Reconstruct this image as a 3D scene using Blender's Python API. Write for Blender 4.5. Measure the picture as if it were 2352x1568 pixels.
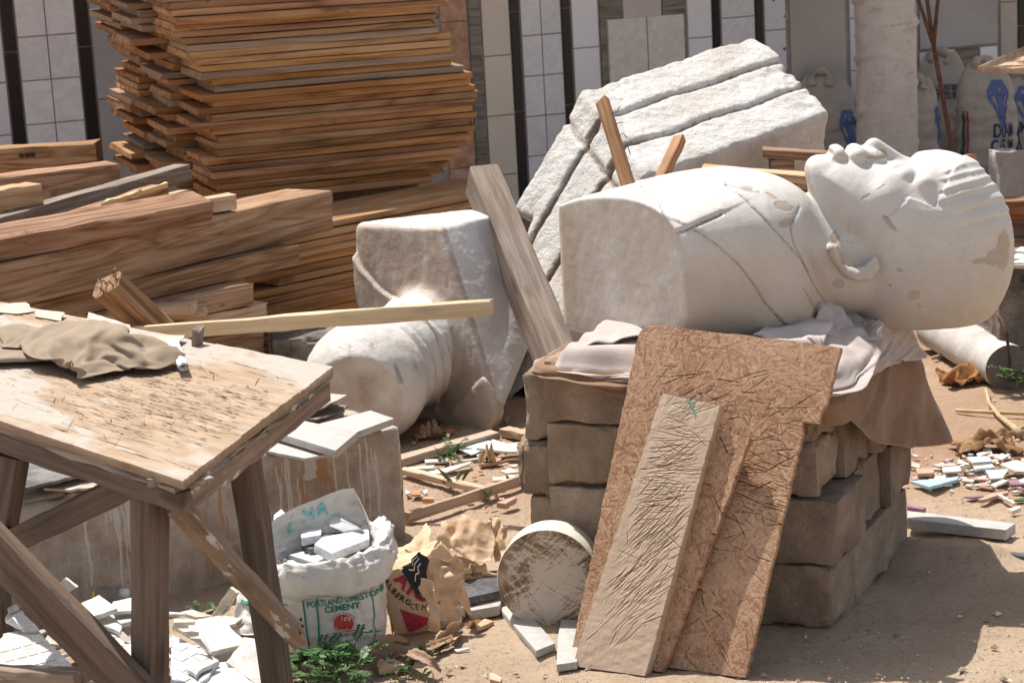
import bpy, bmesh, math, random
import numpy as np
from mathutils import Vector, Matrix
for o in list(bpy.data.objects): bpy.data.objects.remove(o)
scene = bpy.context.scene
COL = scene.collection
# ---------------------------------------------------------------- camera
EYE = np.array([0.0, 0.0, 2.1]); PITCH = math.radians(12); ROLL = math.radians(-3.2)
cd = bpy.data.cameras.new('camera'); cam = bpy.data.objects.new('camera', cd); COL.objects.link(cam)
cd.lens = 76.53; cd.sensor_width = 36.0; cd.clip_start = 0.1; cd.clip_end = 3000
cam.location = EYE
RM = Matrix.Rotation(math.pi/2 - PITCH, 3, 'X') @ Matrix.Rotation(ROLL, 3, 'Z')
cam.rotation_euler = RM.to_euler()
cd.dof.use_dof = True; cd.dof.focus_distance = 6.25; cd.dof.aperture_fstop = 11.0
scene.camera = cam
# ---------------------------------------------------------------- light
SUN_TRAVEL = Vector((0.30, -0.40, -1.0)).normalized()
world = bpy.data.worlds.new("World"); scene.world = world; world.use_nodes = True
wn = world.node_tree
sky = wn.nodes.new('ShaderNodeTexSky'); sky.sky_type = 'NISHITA'; sky.sun_disc = False
sd = -SUN_TRAVEL
sky.sun_elevation = math.asin(sd.z); sky.sun_rotation = math.atan2(sd.x, sd.y)
sky.dust_density = 2.0
hz = wn.nodes.new('ShaderNodeHueSaturation'); hz.inputs['Saturation'].default_value = 0.5      # pale hazy sky
wn.links.new(sky.outputs[0], hz.inputs['Color']); wn.links.new(hz.outputs[0], wn.nodes['Background'].inputs[0])
wn.nodes['Background'].inputs[1].default_value = 0.115
sl = bpy.data.lights.new('sun', 'SUN'); sl.energy = 4.6; sl.angle = math.radians(0.5); sl.color = (1.0, 0.95, 0.88)
so = bpy.data.objects.new('sun', sl); COL.objects.link(so)
so.rotation_euler = (-SUN_TRAVEL).to_track_quat('Z', 'Y').to_euler(); so.location = (-3, 4, 12)
vs = scene.view_settings
vs.view_transform = 'Standard'; vs.look = 'None'; vs.gamma = 1; vs.use_curve_mapping = False; vs.exposure = 0.48
# ---------------------------------------------------------------- geometry helpers
RNG = np.random.default_rng(7); random.seed(7)
RA = np.array(RM)
def ray(x, y): return RA @ np.array([(x-1176)/5000., -(y-784)/5000., -1.])
def G(x, y, z=0.):                       # where the view line meets the level z
    d = ray(x, y); return EYE + d*((z-EYE[2])/d[2])
def W(x, y, Y):                          # where the view line meets the distance Y
    d = ray(x, y); return EYE + d*(Y/d[1])
def PL(x, y, p, n):                      # where the view line meets a plane
    d = ray(x, y); n = np.array(n, float); return EYE + d*(np.dot(np.array(p)-EYE, n)/np.dot(d, n))
def project(P):
    q = (np.asarray(P)-EYE) @ RA
    return 1176+5000*q[..., 0]/-q[..., 2], 784-5000*q[..., 1]/-q[..., 2]
def norm(v): v = np.array(v, float); return v/np.linalg.norm(v)

def _h(ix, iy, iz, s):
    n = (ix*374761393 + iy*668265263 + iz*2147483647 + s*1274126177) & 0xffffffff
    n = ((n ^ (n >> 13))*1274126177) & 0xffffffff
    return ((n ^ (n >> 16)) & 0xffff)/65535.0
def vnoise(P, seed=0):
    P = np.asarray(P, float); i = np.floor(P).astype(np.int64); f = P-i; f = f*f*(3-2*f); r = 0
    for dx in (0, 1):
        wx = f[..., 0] if dx else 1-f[..., 0]
        for dy in (0, 1):
            wy = f[..., 1] if dy else 1-f[..., 1]
            for dz in (0, 1):
                wz = f[..., 2] if dz else 1-f[..., 2]
                r = r + wx*wy*wz*_h(i[..., 0]+dx, i[..., 1]+dy, i[..., 2]+dz, seed)
    return r*2-1
def fbm(P, scale, octs=3, seed=0):
    P = np.asarray(P, float)
    if P.shape[-1] == 2: P = np.concatenate([P, np.zeros(P.shape[:-1]+(1,))], -1)
    r = 0; a = 1.
    for k in range(octs): r = r + a*vnoise(P*scale*2**k + 13.7*k, seed+k); a *= .5
    return r

ORD = 'first second third fourth fifth sixth seventh eighth ninth tenth eleventh twelfth thirteenth fourteenth fifteenth sixteenth seventeenth eighteenth nineteenth twentieth'.split()
def nth(i):
    if i < 20: return ORD[i]
    t = ('twenty', 'thirty', 'forty')[(i+1)//10-2]
    return t+'-'+ORD[(i+1) % 10-1] if (i+1) % 10 else {'twenty': 'twentieth', 'thirty': 'thirtieth', 'forty': 'fortieth'}[t]
def tag(o, label=None, cat=None, group=None, kind=None):
    if label: o['label'] = label
    if cat: o['category'] = cat
    if group: o['group'] = group
    if kind: o['kind'] = kind
    return o
def empty(name, loc, label, cat, group=None):
    o = bpy.data.objects.new(name, None); COL.objects.link(o); o.location = Vector(loc); o.empty_display_size = .1
    return tag(o, label, cat, group)
def wmat(o): return (wmat(o.parent) if o.parent else Matrix.Identity(4)) @ o.matrix_basis
def mk(name, V, F, mat, parent=None, smooth=False, mw=None, attrs=None, mats=None, mi=None):
    me = bpy.data.meshes.new(name)
    V = np.asarray(V, float)
    if isinstance(F, np.ndarray) and F.ndim == 2:
        me.vertices.add(len(V)); me.vertices.foreach_set('co', V.ravel())
        k = F.shape[1]; me.loops.add(F.size); me.loops.foreach_set('vertex_index', F.ravel().astype(np.int32))
        me.polygons.add(len(F)); me.polygons.foreach_set('loop_start', (np.arange(len(F))*k).astype(np.int32))
        me.polygons.foreach_set('loop_total', np.full(len(F), k, np.int32)); me.update(calc_edges=True)
    else:
        me.from_pydata([tuple(v) for v in V], [], [tuple(int(i) for i in f) for f in F])
    for m in (mats or [mat]): me.materials.append(m)
    if mi is not None: me.polygons.foreach_set('material_index', np.asarray(mi, np.int32))
    if attrs:
        for an, av in attrs.items():
            a = me.attributes.new(an, 'FLOAT', 'POINT'); a.data.foreach_set('value', np.asarray(av, np.float32))
    if smooth is True: me.polygons.foreach_set('use_smooth', [True]*len(me.polygons))
    elif smooth: me.polygons.foreach_set('use_smooth', [True]*len(me.polygons)); me.set_sharp_from_angle(angle=math.radians(smooth))
    me.validate(); me.update()
    o = bpy.data.objects.new(name, me); COL.objects.link(o)
    if parent is not None: o.parent = parent
    M_ = Matrix(mw) if mw is not None else Matrix.Identity(4)
    o.matrix_basis = wmat(parent).inverted() @ M_ if parent is not None else M_
    return o
def fixn(o):
    bm = bmesh.new(); bm.from_mesh(o.data); bmesh.ops.recalc_face_normals(bm, faces=bm.faces); bm.to_mesh(o.data); bm.free(); return o
def bev(o, w, seg=2, ang=40):
    bm = bmesh.new(); bm.from_mesh(o.data)
    bmesh.ops.recalc_face_normals(bm, faces=bm.faces)
    es = [e for e in bm.edges if len(e.link_faces) == 2 and e.calc_face_angle(0) > math.radians(ang)]
    bmesh.ops.bevel(bm, geom=es, offset=w, segments=seg, affect='EDGES', profile=.6, clamp_overlap=True)
    bm.to_mesh(o.data); bm.free(); return o
def frame(p0, xdir, up=(0, 0, 1)):
    X = norm(xdir); Z = np.array(up, float); Z = norm(Z-np.dot(Z, X)*X); Y = np.cross(Z, X)
    M = np.eye(4); M[:3, 0] = X; M[:3, 1] = Y; M[:3, 2] = Z; M[:3, 3] = p0
    return Matrix(M.tolist())
def plank_geo(L, y0, y1, z0, z1, c=.003, ns=6, jit=.0012, ends=.004, seed=0, warp=0., bow=0.):
    r = np.random.default_rng(seed)
    sec = np.array([(y0+c, z0), (y1-c, z0), (y1, z0+c), (y1, z1-c), (y1-c, z1), (y0+c, z1), (y0, z1-c), (y0, z0+c)])
    cen = sec.mean(0); xs = np.linspace(0, L, ns+1); V = []
    for i, x in enumerate(xs):
        s = sec + r.normal(0, jit, sec.shape)
        t = x/L-.5; s = s+np.array([bow*(.25-t*t)*4, warp*(.25-t*t)*4])
        ex = r.normal(0, ends, 8)*(i in (0, ns))
        for k in range(8): V.append((x+ex[k], s[k, 0], s[k, 1]))
    n = 8; F = []
    for i in range(ns):
        for k in range(8): F.append((i*n+k, (i+1)*n+k, (i+1)*n+(k+1) % n, i*n+(k+1) % n))
    F.append(tuple(range(7, -1, -1))[::-1]); F.append(tuple(ns*n+k for k in range(7, -1, -1)))
    return np.array(V), F
PK = [0]
def plank(name, p0, p1, w, t, mat, up=(0, 0, 1), parent=None, **kw):
    """beam with centre line p0-p1, w across (sideways), t along up"""
    p0 = np.array(p0, float); p1 = np.array(p1, float); PK[0] += 1
    V, F = plank_geo(np.linalg.norm(p1-p0), -w/2, w/2, -t/2, t/2, seed=PK[0], **kw)
    return fixn(mk(name, V, F, mat, parent, 35, frame(p0, p1-p0, up)))
def slab(name, pts, th, mat, parent=None, bevel=.003, jag=0., seed=0, down=None, sub=0):
    """prism: top outline pts (3-D, roughly planar), thickness th straight under it; origin at its own centre"""
    P = [np.array(p, float) for p in pts]; r = np.random.default_rng(seed+len(P))
    if jag > 0:
        Q = []
        for i, p in enumerate(P):
            q = P[(i+1) % len(P)]; m = max(1, int(np.linalg.norm(q-p)/(.02 if sub == 0 else sub))); Q.append(p)
            for k in range(1, m):
                Q.append(p+(q-p)*k/m+r.normal(0, jag, 3)*np.array([1, 1, .15]))
        P = Q
    P = np.array(P); c = P.mean(0)
    nn = np.zeros(3)
    for i in range(len(P)): nn += np.cross(P[i]-c, P[(i+1) % len(P)]-c)
    nn = norm(nn)
    if nn[2] < 0: nn = -nn
    dn = -nn if down is None else np.array(down, float)
    # local frame: x along the longest edge
    E = [np.array(pts[(i+1) % len(pts)])-np.array(pts[i]) for i in range(len(pts))]
    x = max(E, key=np.linalg.norm); x = x-np.dot(x, nn)*nn
    M = frame(c, x, nn); Mi = np.array(M.inverted())
    B = P+dn*th
    A = np.concatenate([P, B]); A = (np.c_[A, np.ones(len(A))] @ Mi.T)[:, :3]
    n = len(P); F = [tuple(range(n)), tuple(range(2*n-1, n-1, -1))]+[(i, n+i, n+(i+1) % n, (i+1) % n) for i in range(n)]
    o = mk(name, A, F, mat, parent, False, M); fixn(o)
    if bevel: bev(o, bevel, 1 if jag else 2)
    o.data.polygons.foreach_set('use_smooth', [True]*len(o.data.polygons)); o.data.set_sharp_from_angle(angle=math.radians(35))
    return o
def tube_geo(pts, rad, n=8):
    pts = np.array(pts, float); m = len(pts); rad = np.broadcast_to(rad, (m,)); V = []; F = []
    ref = np.array([.31, .17, .93])
    for i in range(m):
        t = norm(pts[min(i+1, m-1)]-pts[max(i-1, 0)]); a = norm(np.cross(t, ref)); b = np.cross(t, a)
        for k in range(n):
            q = 2*math.pi*k/n; V.append(pts[i]+rad[i]*(math.cos(q)*a+math.sin(q)*b))
    for i in range(m-1):
        for k in range(n): F.append((i*n+k, i*n+(k+1) % n, (i+1)*n+(k+1) % n, (i+1)*n+k))
    F.append(tuple(range(n-1, -1, -1))); F.append(tuple((m-1)*n+k for k in range(n)))
    return V, F
def tube(name, pts, rad, mat, parent=None, n=8):
    V, F = tube_geo(pts, rad, n); return fixn(mk(name, V, F, mat, parent, True))
class MB:
    def __init__(s): s.V = []; s.F = []; s.m = []
    def add(s, V, F, m=0):
        o = len(s.V); s.V += [tuple(v) for v in V]; s.F += [tuple(i+o for i in f) for f in F]; s.m += [m]*len(F)
    def box(s, a, b, m=0):
        (x0, y0, z0), (x1, y1, z1) = a, b
        s.add([(x0, y0, z0), (x1, y0, z0), (x1, y1, z0), (x0, y1, z0), (x0, y0, z1), (x1, y0, z1), (x1, y1, z1), (x0, y1, z1)],
              [(3, 2, 1, 0), (4, 5, 6, 7), (0, 1, 5, 4), (1, 2, 6, 5), (2, 3, 7, 6), (3, 0, 4, 7)], m)
    def build(s, name, mats, parent=None, smooth=False, mw=None):
        mats = mats if isinstance(mats, list) else [mats]
        return fixn(mk(name, s.V, s.F, None, parent, smooth, mw, mats=mats, mi=s.m))
def grid_faces(nu, nv):
    i = np.arange(nu-1)[:, None]*nv+np.arange(nv-1)[None]; i = i.ravel()
    return np.stack([i, i+nv, i+nv+1, i+1], 1)
def snets(f, mn, mx, h):
    """surface nets: closed quad mesh of f(X,Y,Z) = 0"""
    ax = [np.arange(mn[k], mx[k]+h, h, dtype=np.float32) for k in range(3)]
    D = f(*np.meshgrid(*ax, indexing='ij')).astype(np.float32)
    s = D < 0; nx, ny, nz = D.shape
    cnt = np.zeros((nx-1, ny-1, nz-1), np.int8)
    for dx in (0, 1):
        for dy in (0, 1):
            for dz in (0, 1): cnt += s[dx:nx-1+dx, dy:ny-1+dy, dz:nz-1+dz]
    ci, cj, ck = np.nonzero((cnt > 0) & (cnt < 8))
    idx = -np.ones(cnt.shape, np.int32); idx[ci, cj, ck] = np.arange(len(ci))
    acc = np.zeros((len(ci), 3)); num = np.zeros(len(ci))
    C = [(a, b, c) for a in (0, 1) for b in (0, 1) for c in (0, 1)]
    for a in C:
        for k in range(3):
            if a[k]: continue
            b = list(a); b[k] = 1
            d0 = D[ci+a[0], cj+a[1], ck+a[2]]; d1 = D[ci+b[0], cj+b[1], ck+b[2]]
            cr = (d0 < 0) != (d1 < 0); t = np.where(cr, d0/np.where(cr, d0-d1, 1), 0)
            p = np.array(a, float)[None].repeat(len(ci), 0); p[:, k] += t
            acc += p*cr[:, None]; num += cr
    V = np.stack([ci, cj, ck], 1)+acc/num[:, None]
    V = np.array(mn)+V*h; Fs = []
    for k, (u, v) in ((0, (1, 2)), (1, (2, 0)), (2, (0, 1))):
        sl0 = [slice(None)]*3; sl1 = [slice(None)]*3; sl0[k] = slice(0, -1); sl1[k] = slice(1, None)
        A = s[tuple(sl0)]; B = s[tuple(sl1)]; e = np.stack(np.nonzero(A != B), 1)
        ok = np.ones(len(e), bool)
        for w in (u, v): ok &= (e[:, w] > 0) & (e[:, w] < D.shape[w]-1)
        e = e[ok]; q = []
        for du, dv in ((-1, -1), (0, -1), (0, 0), (-1, 0)):
            g = e.copy(); g[:, u] += du; g[:, v] += dv; q.append(idx[g[:, 0], g[:, 1], g[:, 2]])
        q = np.stack(q, 1); inside = A[e[:, 0], e[:, 1], e[:, 2]]
        q[~inside] = q[~inside][:, ::-1]; Fs.append(q)
    return V, np.concatenate(Fs)
def smin(a, b, k): h = np.clip(.5+.5*(b-a)/k, 0, 1); return b+(a-b)*h-k*h*(1-h)
def smax(a, b, k): return -smin(-a, -b, k)
def capsule(X, Y, Z, a, b, ra, rb=None):
    rb = ra if rb is None else rb; a = np.array(a, float); d = np.array(b, float)-a; L = max(np.dot(d, d), 1e-9)
    t = np.clip(((X-a[0])*d[0]+(Y-a[1])*d[1]+(Z-a[2])*d[2])/L, 0, 1)
    return np.sqrt((X-a[0]-t*d[0])**2+(Y-a[1]-t*d[1])**2+(Z-a[2]-t*d[2])**2)-(ra+(rb-ra)*t)
def poly_sd(px, py, poly):
    """signed distance (negative inside) to a 2-D polygon"""
    poly = np.array(poly, float); d = np.full(px.shape, 1e9); ins = np.zeros(px.shape, bool)
    for i in range(len(poly)):
        a = poly[i]; b = poly[(i+1) % len(poly)]; e = b-a
        t = np.clip(((px-a[0])*e[0]+(py-a[1])*e[1])/max(e@e, 1e-12), 0, 1)
        d = np.minimum(d, (px-a[0]-t*e[0])**2+(py-a[1]-t*e[1])**2)
        c = ((a[1] > py) != (b[1] > py)) & (px < (b[0]-a[0])*(py-a[1])/(b[1]-a[1]+1e-12)+a[0]); ins ^= c
    d = np.sqrt(d); return np.where(ins, -d, d)
def smooth_poly(pts, n=6):
    P = np.array(pts, float); m = len(P); out = []
    for i in range(m):
        p0, p1, p2, p3 = P[i-1], P[i], P[(i+1) % m], P[(i+2) % m]
        for k in range(n):
            t = k/n; out.append(.5*((2*p1)+(-p0+p2)*t+(2*p0-5*p1+4*p2-p3)*t*t+(-p0+3*p1-3*p2+p3)*t**3))
    return np.array(out)
def polydist(x, y, pl):
    """distance to an open polyline and the signed side of the nearest piece"""
    best = np.full(x.shape, 1e9); side = np.zeros(x.shape)
    for (ax, ay), (bx, by) in zip(pl[:-1], pl[1:]):
        ex, ey = bx-ax, by-ay; t = np.clip(((x-ax)*ex+(y-ay)*ey)/(ex*ex+ey*ey), 0, 1)
        d = np.hypot(x-ax-t*ex, y-ay-t*ey); m = d < best
        best = np.where(m, d, best); side = np.where(m, np.sign(ex*(y-ay)-ey*(x-ax)), side)
    return best, side
def vnormals(V, F):
    n = np.cross(V[F[:, 1]]-V[F[:, 0]], V[F[:, 2]]-V[F[:, 0]]); N = np.zeros_like(V)
    for k in range(F.shape[1]): np.add.at(N, F[:, k], n)
    return N/np.maximum(np.linalg.norm(N, axis=1, keepdims=True), 1e-12)
def drape(P, nu, nv, su, sv, collide, steps=90, iters=6, g=-9.8, dt=1/50., damp=.93, bend=.35, fric=.5, pin=None):
    """small position-based cloth: P (nu*nv,3) start, su/sv rest spacing, collide(P) pushes points out of solids"""
    P = P.reshape(nu, nv, 3).copy(); vel = np.zeros_like(P)
    def con(A, B, L, k):
        d = B-A; l = np.linalg.norm(d, axis=-1, keepdims=True)+1e-9; c = d*(1-L/l)*.5*k; A += c; B -= c
    def axis(L, step, k, ax):
        n = P.shape[ax]
        i = np.arange(0, n-step)
        for par in range(2):
            j = i[(i//step) % 2 == par]
            if len(j) == 0: continue
            if ax == 0: A = Q[j].copy(); B = Q[j+step].copy(); con(A, B, L, k); Q[j] = A; Q[j+step] = B
            else: A = Q[:, j].copy(); B = Q[:, j+step].copy(); con(A, B, L, k); Q[:, j] = A; Q[:, j+step] = B
    for st in range(steps):
        vel[..., 2] += g*dt; Q = P+vel*dt*damp
        for it in range(iters):
            axis(su, 1, 1, 0); axis(sv, 1, 1, 1)
            dg = math.hypot(su, sv)
            A = Q[:-1, :-1].copy(); B = Q[1:, 1:].copy(); con(A, B, dg, .25); Q[:-1, :-1] = A; Q[1:, 1:] = B
            A = Q[1:, :-1].copy(); B = Q[:-1, 1:].copy(); con(A, B, dg, .25); Q[1:, :-1] = A; Q[:-1, 1:] = B
            axis(2*su, 2, bend, 0); axis(2*sv, 2, bend, 1)
            R, hit = collide(Q.reshape(-1, 3)); hit = hit.reshape(nu, nv)
            Q = R.reshape(nu, nv, 3)
        Q[hit] = Q[hit]*(1-fric)+np.concatenate([P[hit][:, :2], Q[hit][:, 2:]], 1)*fric
        if pin is not None: Q[pin] = P[pin]
        vel = (Q-P)/dt*damp; P = Q
    return P.reshape(-1, 3)
# ---------------------------------------------------------------- materials
class NT:
    def __init__(s, name, rough=.8, spec=.3):
        s.m = bpy.data.materials.new(name); s.m.use_nodes = True; s.t = s.m.node_tree; s.b = s.t.nodes['Principled BSDF']
        s.b.inputs['Roughness'].default_value = rough; s.b.inputs['Specular IOR Level'].default_value = spec
        s.tc = s.t.nodes.new('ShaderNodeTexCoord'); s.oi = s.t.nodes.new('ShaderNodeObjectInfo')
    def n(s, typ, **kw):
        x = s.t.nodes.new('ShaderNode'+typ)
        for k, v in kw.items():
            if k.startswith('i_'):
                key = k[2:]; x.inputs[int(key) if key.isdigit() else key.replace('_', ' ')].default_value = v
            else: setattr(x, k, v)
        return x
    def l(s, a, b): s.t.links.new(a, b)
    def coord(s, kind='Object', scale=(1, 1, 1), shift=True):
        mp = s.n('Mapping'); mp.inputs['Scale'].default_value = scale
        src = s.tc.outputs[kind]
        if shift:
            vm = s.n('VectorMath', operation='MULTIPLY_ADD'); cx = s.n('CombineXYZ')
            for i in range(3): s.l(s.oi.outputs['Random'], cx.inputs[i])
            s.l(cx.outputs[0], vm.inputs[0]); vm.inputs[1].default_value = (17.3, 31.7, 53.1); s.l(src, vm.inputs[2]); src = vm.outputs[0]
        s.l(src, mp.inputs[0]); return mp.outputs[0]
    def noise(s, v, scale, detail=4, rough=.55, dist=0.):
        x = s.n('TexNoise'); x.inputs['Scale'].default_value = scale; x.inputs['Detail'].default_value = detail
        x.inputs['Roughness'].default_value = rough; x.inputs['Distortion'].default_value = dist; s.l(v, x.inputs['Vector']); return x.outputs[0]
    def voro(s, v, scale, feature='F1', out='Distance'):
        x = s.n('TexVoronoi', feature=feature); x.inputs['Scale'].default_value = scale; s.l(v, x.inputs['Vector']); return x.outputs[out]
    def ramp(s, f, stops, interp='LINEAR'):
        x = s.n('ValToRGB'); e = x.color_ramp.elements; x.color_ramp.interpolation = interp
        while len(e) < len(stops): e.new(.5)
        for i, (p, c) in enumerate(stops):
            e[i].position = p; e[i].color = (c, c, c, 1) if isinstance(c, (int, float)) else (*c, 1)
        s.l(f, x.inputs[0]); return x.outputs[0]
    def mix(s, f, a, b, mode='MIX'):
        x = s.n('Mix', data_type='RGBA', blend_type=mode)
        for k, v in ((0, f), (6, a), (7, b)):
            if isinstance(v, (int, float)): x.inputs[k].default_value = v if k == 0 else (v, v, v, 1)
            elif isinstance(v, tuple): x.inputs[k].default_value = (*v, 1)
            else: s.l(v, x.inputs[k])
        return x.outputs[2]
    def math(s, op, a, b=None, c=None):
        x = s.n('Math', operation=op)
        for k, v in ((0, a), (1, b), (2, c)):
            if v is None: continue
            if isinstance(v, (int, float)): x.inputs[k].default_value = v
            else: s.l(v, x.inputs[k])
        return x.outputs[0]
    def attr(s, name): return s.n('Attribute', attribute_name=name).outputs['Fac']
    def vary(s, col, dv=.25, dh=.02, ds=.15):
        h = s.n('HueSaturation'); s.l(col, h.inputs['Color'])
        r = s.oi.outputs['Random']; r2 = s.math('FRACT', s.math('MULTIPLY', r, 7.31)); r3 = s.math('FRACT', s.math('MULTIPLY', r, 13.7))
        s.l(s.math('MULTIPLY_ADD', r, 2*dv, 1-dv), h.inputs['Value']); s.l(s.math('MULTIPLY_ADD', r2, 2*dh, .5-dh), h.inputs['Hue'])
        s.l(s.math('MULTIPLY_ADD', r3, 2*ds, 1-ds), h.inputs['Saturation']); return h.outputs[0]
    def bump(s, f, dist, strength=1., prev=None):
        x = s.n('Bump'); x.inputs['Distance'].default_value = dist; x.inputs['Strength'].default_value = strength
        s.l(f, x.inputs['Height'])
        if prev is not None: s.l(prev, x.inputs['Normal'])
        s.l(x.outputs[0], s.b.inputs['Normal']); return x.outputs[0]
    def col(s, c):
        if isinstance(c, tuple): s.b.inputs['Base Color'].default_value = (*c, 1)
        else: s.l(c, s.b.inputs['Base Color'])
def wood(name, dark, mid, light, grey=0., dv=.22, dirt=.3, knots=.5, rings=8., bump=.0012, greycol=(.30, .27, .24), paint=None):
    t = NT(name, .82, .2)
    lo = t.coord(scale=(.7, 8, 8)); n1 = t.noise(lo, 1.2, 2, .5, .5)
    ring = t.math('POWER', t.math('PINGPONG', t.math('MULTIPLY', n1, rings*1.7), 1.), 1.6)
    fi = t.coord(scale=(1.1, 46, 46)); n2 = t.noise(fi, 1.6, 6, .72, .15)
    g = t.math('MULTIPLY_ADD', ring, -.30, t.math('MULTIPLY_ADD', n2, 1.25, .08))
    c = t.ramp(g, [(.22, dark), (.48, mid), (.80, light)])
    bl = t.coord(scale=(1.5, 4, 4)); n3 = t.noise(bl, 1.6, 5, .65)
    c = t.mix(t.ramp(n3, [(.42, 0.), (.68, dirt)]), c, dark)
    sm = t.noise(t.coord(scale=(5, 9, 9)), 1.7, 5, .7); c = t.mix(t.ramp(sm, [(.64, 0.), (.70, .6)]), c, tuple(.3*x for x in dark))
    if grey: c = t.mix(t.math('MULTIPLY', t.ramp(t.noise(t.coord(scale=(2, 9, 9)), 1.4, 5, .65), [(.3, .25), (.65, 1.)]), grey), c, t.mix(n2, tuple(.45*x for x in greycol), tuple(1.25*x for x in greycol)))
    if knots:
        kv = t.voro(t.coord(scale=(2.6, 8, 8)), 1.0); k = t.ramp(kv, [(.05, 1.), (.11, .7), (.17, 0.)])
        c = t.mix(t.math('MULTIPLY', k, knots), c, tuple(.35*x for x in dark))
    if paint:
        pn = t.ramp(t.noise(t.coord(scale=(1.2, 4, 4)), 5, 5, .62), [(.6, 0.), (.64, .85)]); c = t.mix(pn, c, paint)
    t.col(t.vary(c, dv, .006, .10)); t.bump(t.math('ADD', n2, t.math('MULTIPLY', ring, .35)), bump, .8)
    return t.m
M = {}
M['lumber'] = wood('orange_lumber', (.13, .058, .024), (.33, .162, .072), (.47, .265, .13), dv=.24, rings=6)
M['lumber_grey'] = wood('greyed_lumber', (.17, .10, .058), (.30, .185, .105), (.40, .27, .17), grey=.5, dv=.15)
M['beam'] = wood('brown_timber', (.105, .054, .029), (.275, .152, .083), (.43, .285, .18), dv=.14, rings=9, bump=.002)
M['beam_pale'] = wood('pale_timber', (.28, .165, .09), (.46, .30, .18), (.60, .43, .28), dv=.08, rings=7)
M['beam_grey'] = wood('weathered_timber', (.075, .055, .04), (.185, .135, .095), (.31, .24, .18), grey=.45, dv=.1, rings=9, bump=.003)
M['beam_red'] = wood('reddish_timber', (.09, .046, .026), (.235, .126, .07), (.38, .245, .155), dv=.10, rings=7, bump=.003)
M['yellow'] = wood('yellow_stick', (.36, .23, .11), (.54, .38, .20), (.64, .50, .31), dv=.05, rings=5, dirt=.2, knots=.2)
M['leg'] = wood('dark_bench_wood', (.05, .033, .024), (.10, .066, .046), (.17, .118, .085), grey=.2, dv=.1, rings=6)
M['brace'] = wood('painted_bench_wood', (.10, .065, .045), (.22, .145, .10), (.33, .235, .17), grey=.3, dv=.08, paint=(.58, .56, .54))
M['framew'] = wood('frame_wood', (.32, .21, .135), (.47, .33, .225), (.56, .43, .32), grey=.3, dv=.08, rings=5, greycol=(.5, .44, .38), knots=.2)
DUST = (.36, .26, .18)
def simple(name, c1, c2, scale=8, rough=.8, bump=0., bscale=60, dv=.1, spec=.3, shift=True, det=5, lo=.35, hi=.65):
    t = NT(name, rough, spec); v = t.coord(shift=shift); c = t.ramp(t.noise(v, scale, det, .6), [(lo, c1), (hi, c2)])
    if name.startswith('ceramic'):
        d = t.noise(v, 26, 7, .75); c = t.mix(t.ramp(d, [(.46, 0.), (.66, .55)]), c, DUST); c = t.mix(t.ramp(t.noise(v, 90, 4, .7), [(.60, 0.), (.70, .6)]), c, (.20, .14, .10)); bump = bump or .0012
    t.col(t.vary(c, dv, .008, .08) if dv else c)
    if bump: t.bump(t.noise(v, bscale, 5, .6), bump)
    return t.m
def concrete(name, c1, c2, stain, dv=.1, bump=.006, sc=1., wash=None, dirt=False):
    t = NT(name, .92, .15); v = t.coord()
    c = t.ramp(t.noise(v, 7*sc, 8, .68), [(.32, c1), (.66, c2)])
    c = t.mix(t.ramp(t.noise(v, 3.*sc, 5, .6), [(.5, 0.), (.72, .75)]), c, stain)
    c = t.mix(t.ramp(t.voro(v, 130*sc), [(.0, .5), (.28, 0.)]), c, tuple(.5*x for x in c1))
    if wash: c = t.mix(t.ramp(t.noise(t.coord(scale=(9, 9, 1.6)), 2.6, 6, .7), [(.56, 0.), (.64, .8)]), c, wash)
    if dirt:
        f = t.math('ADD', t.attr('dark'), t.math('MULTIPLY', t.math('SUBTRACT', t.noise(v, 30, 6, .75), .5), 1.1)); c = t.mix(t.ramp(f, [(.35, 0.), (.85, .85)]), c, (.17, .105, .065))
    t.col(t.vary(c, dv, .008, .1))
    h = t.math('ADD', t.noise(v, 90*sc, 6, .7), t.math('MULTIPLY', t.noise(v, 22*sc, 5, .65), 1.4)); t.bump(h, bump, 1.)
    return t.m
M['block'] = concrete('sandcrete', (.27, .20, .145), (.50, .385, .29), (.23, .17, .125), bump=.012, dv=.2)
M['black_conc'] = concrete('tarred_concrete', (.05, .045, .04), (.30, .26, .22), (.03, .028, .026), sc=1.2)
M['stone_rough'] = concrete('rough_white_stone', (.58, .54, .50), (.72, .70, .675), (.55, .48, .41), dv=0, bump=.010, dirt=True)
M['column'] = concrete('smooth_grey_column', (.42, .40, .37), (.62, .59, .55), (.34, .31, .28), dv=0, bump=.002)
M['column_end'] = concrete('rough_grey_core', (.13, .105, .09), (.24, .2, .175), (.08, .065, .055), dv=0, bump=.008)
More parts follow.
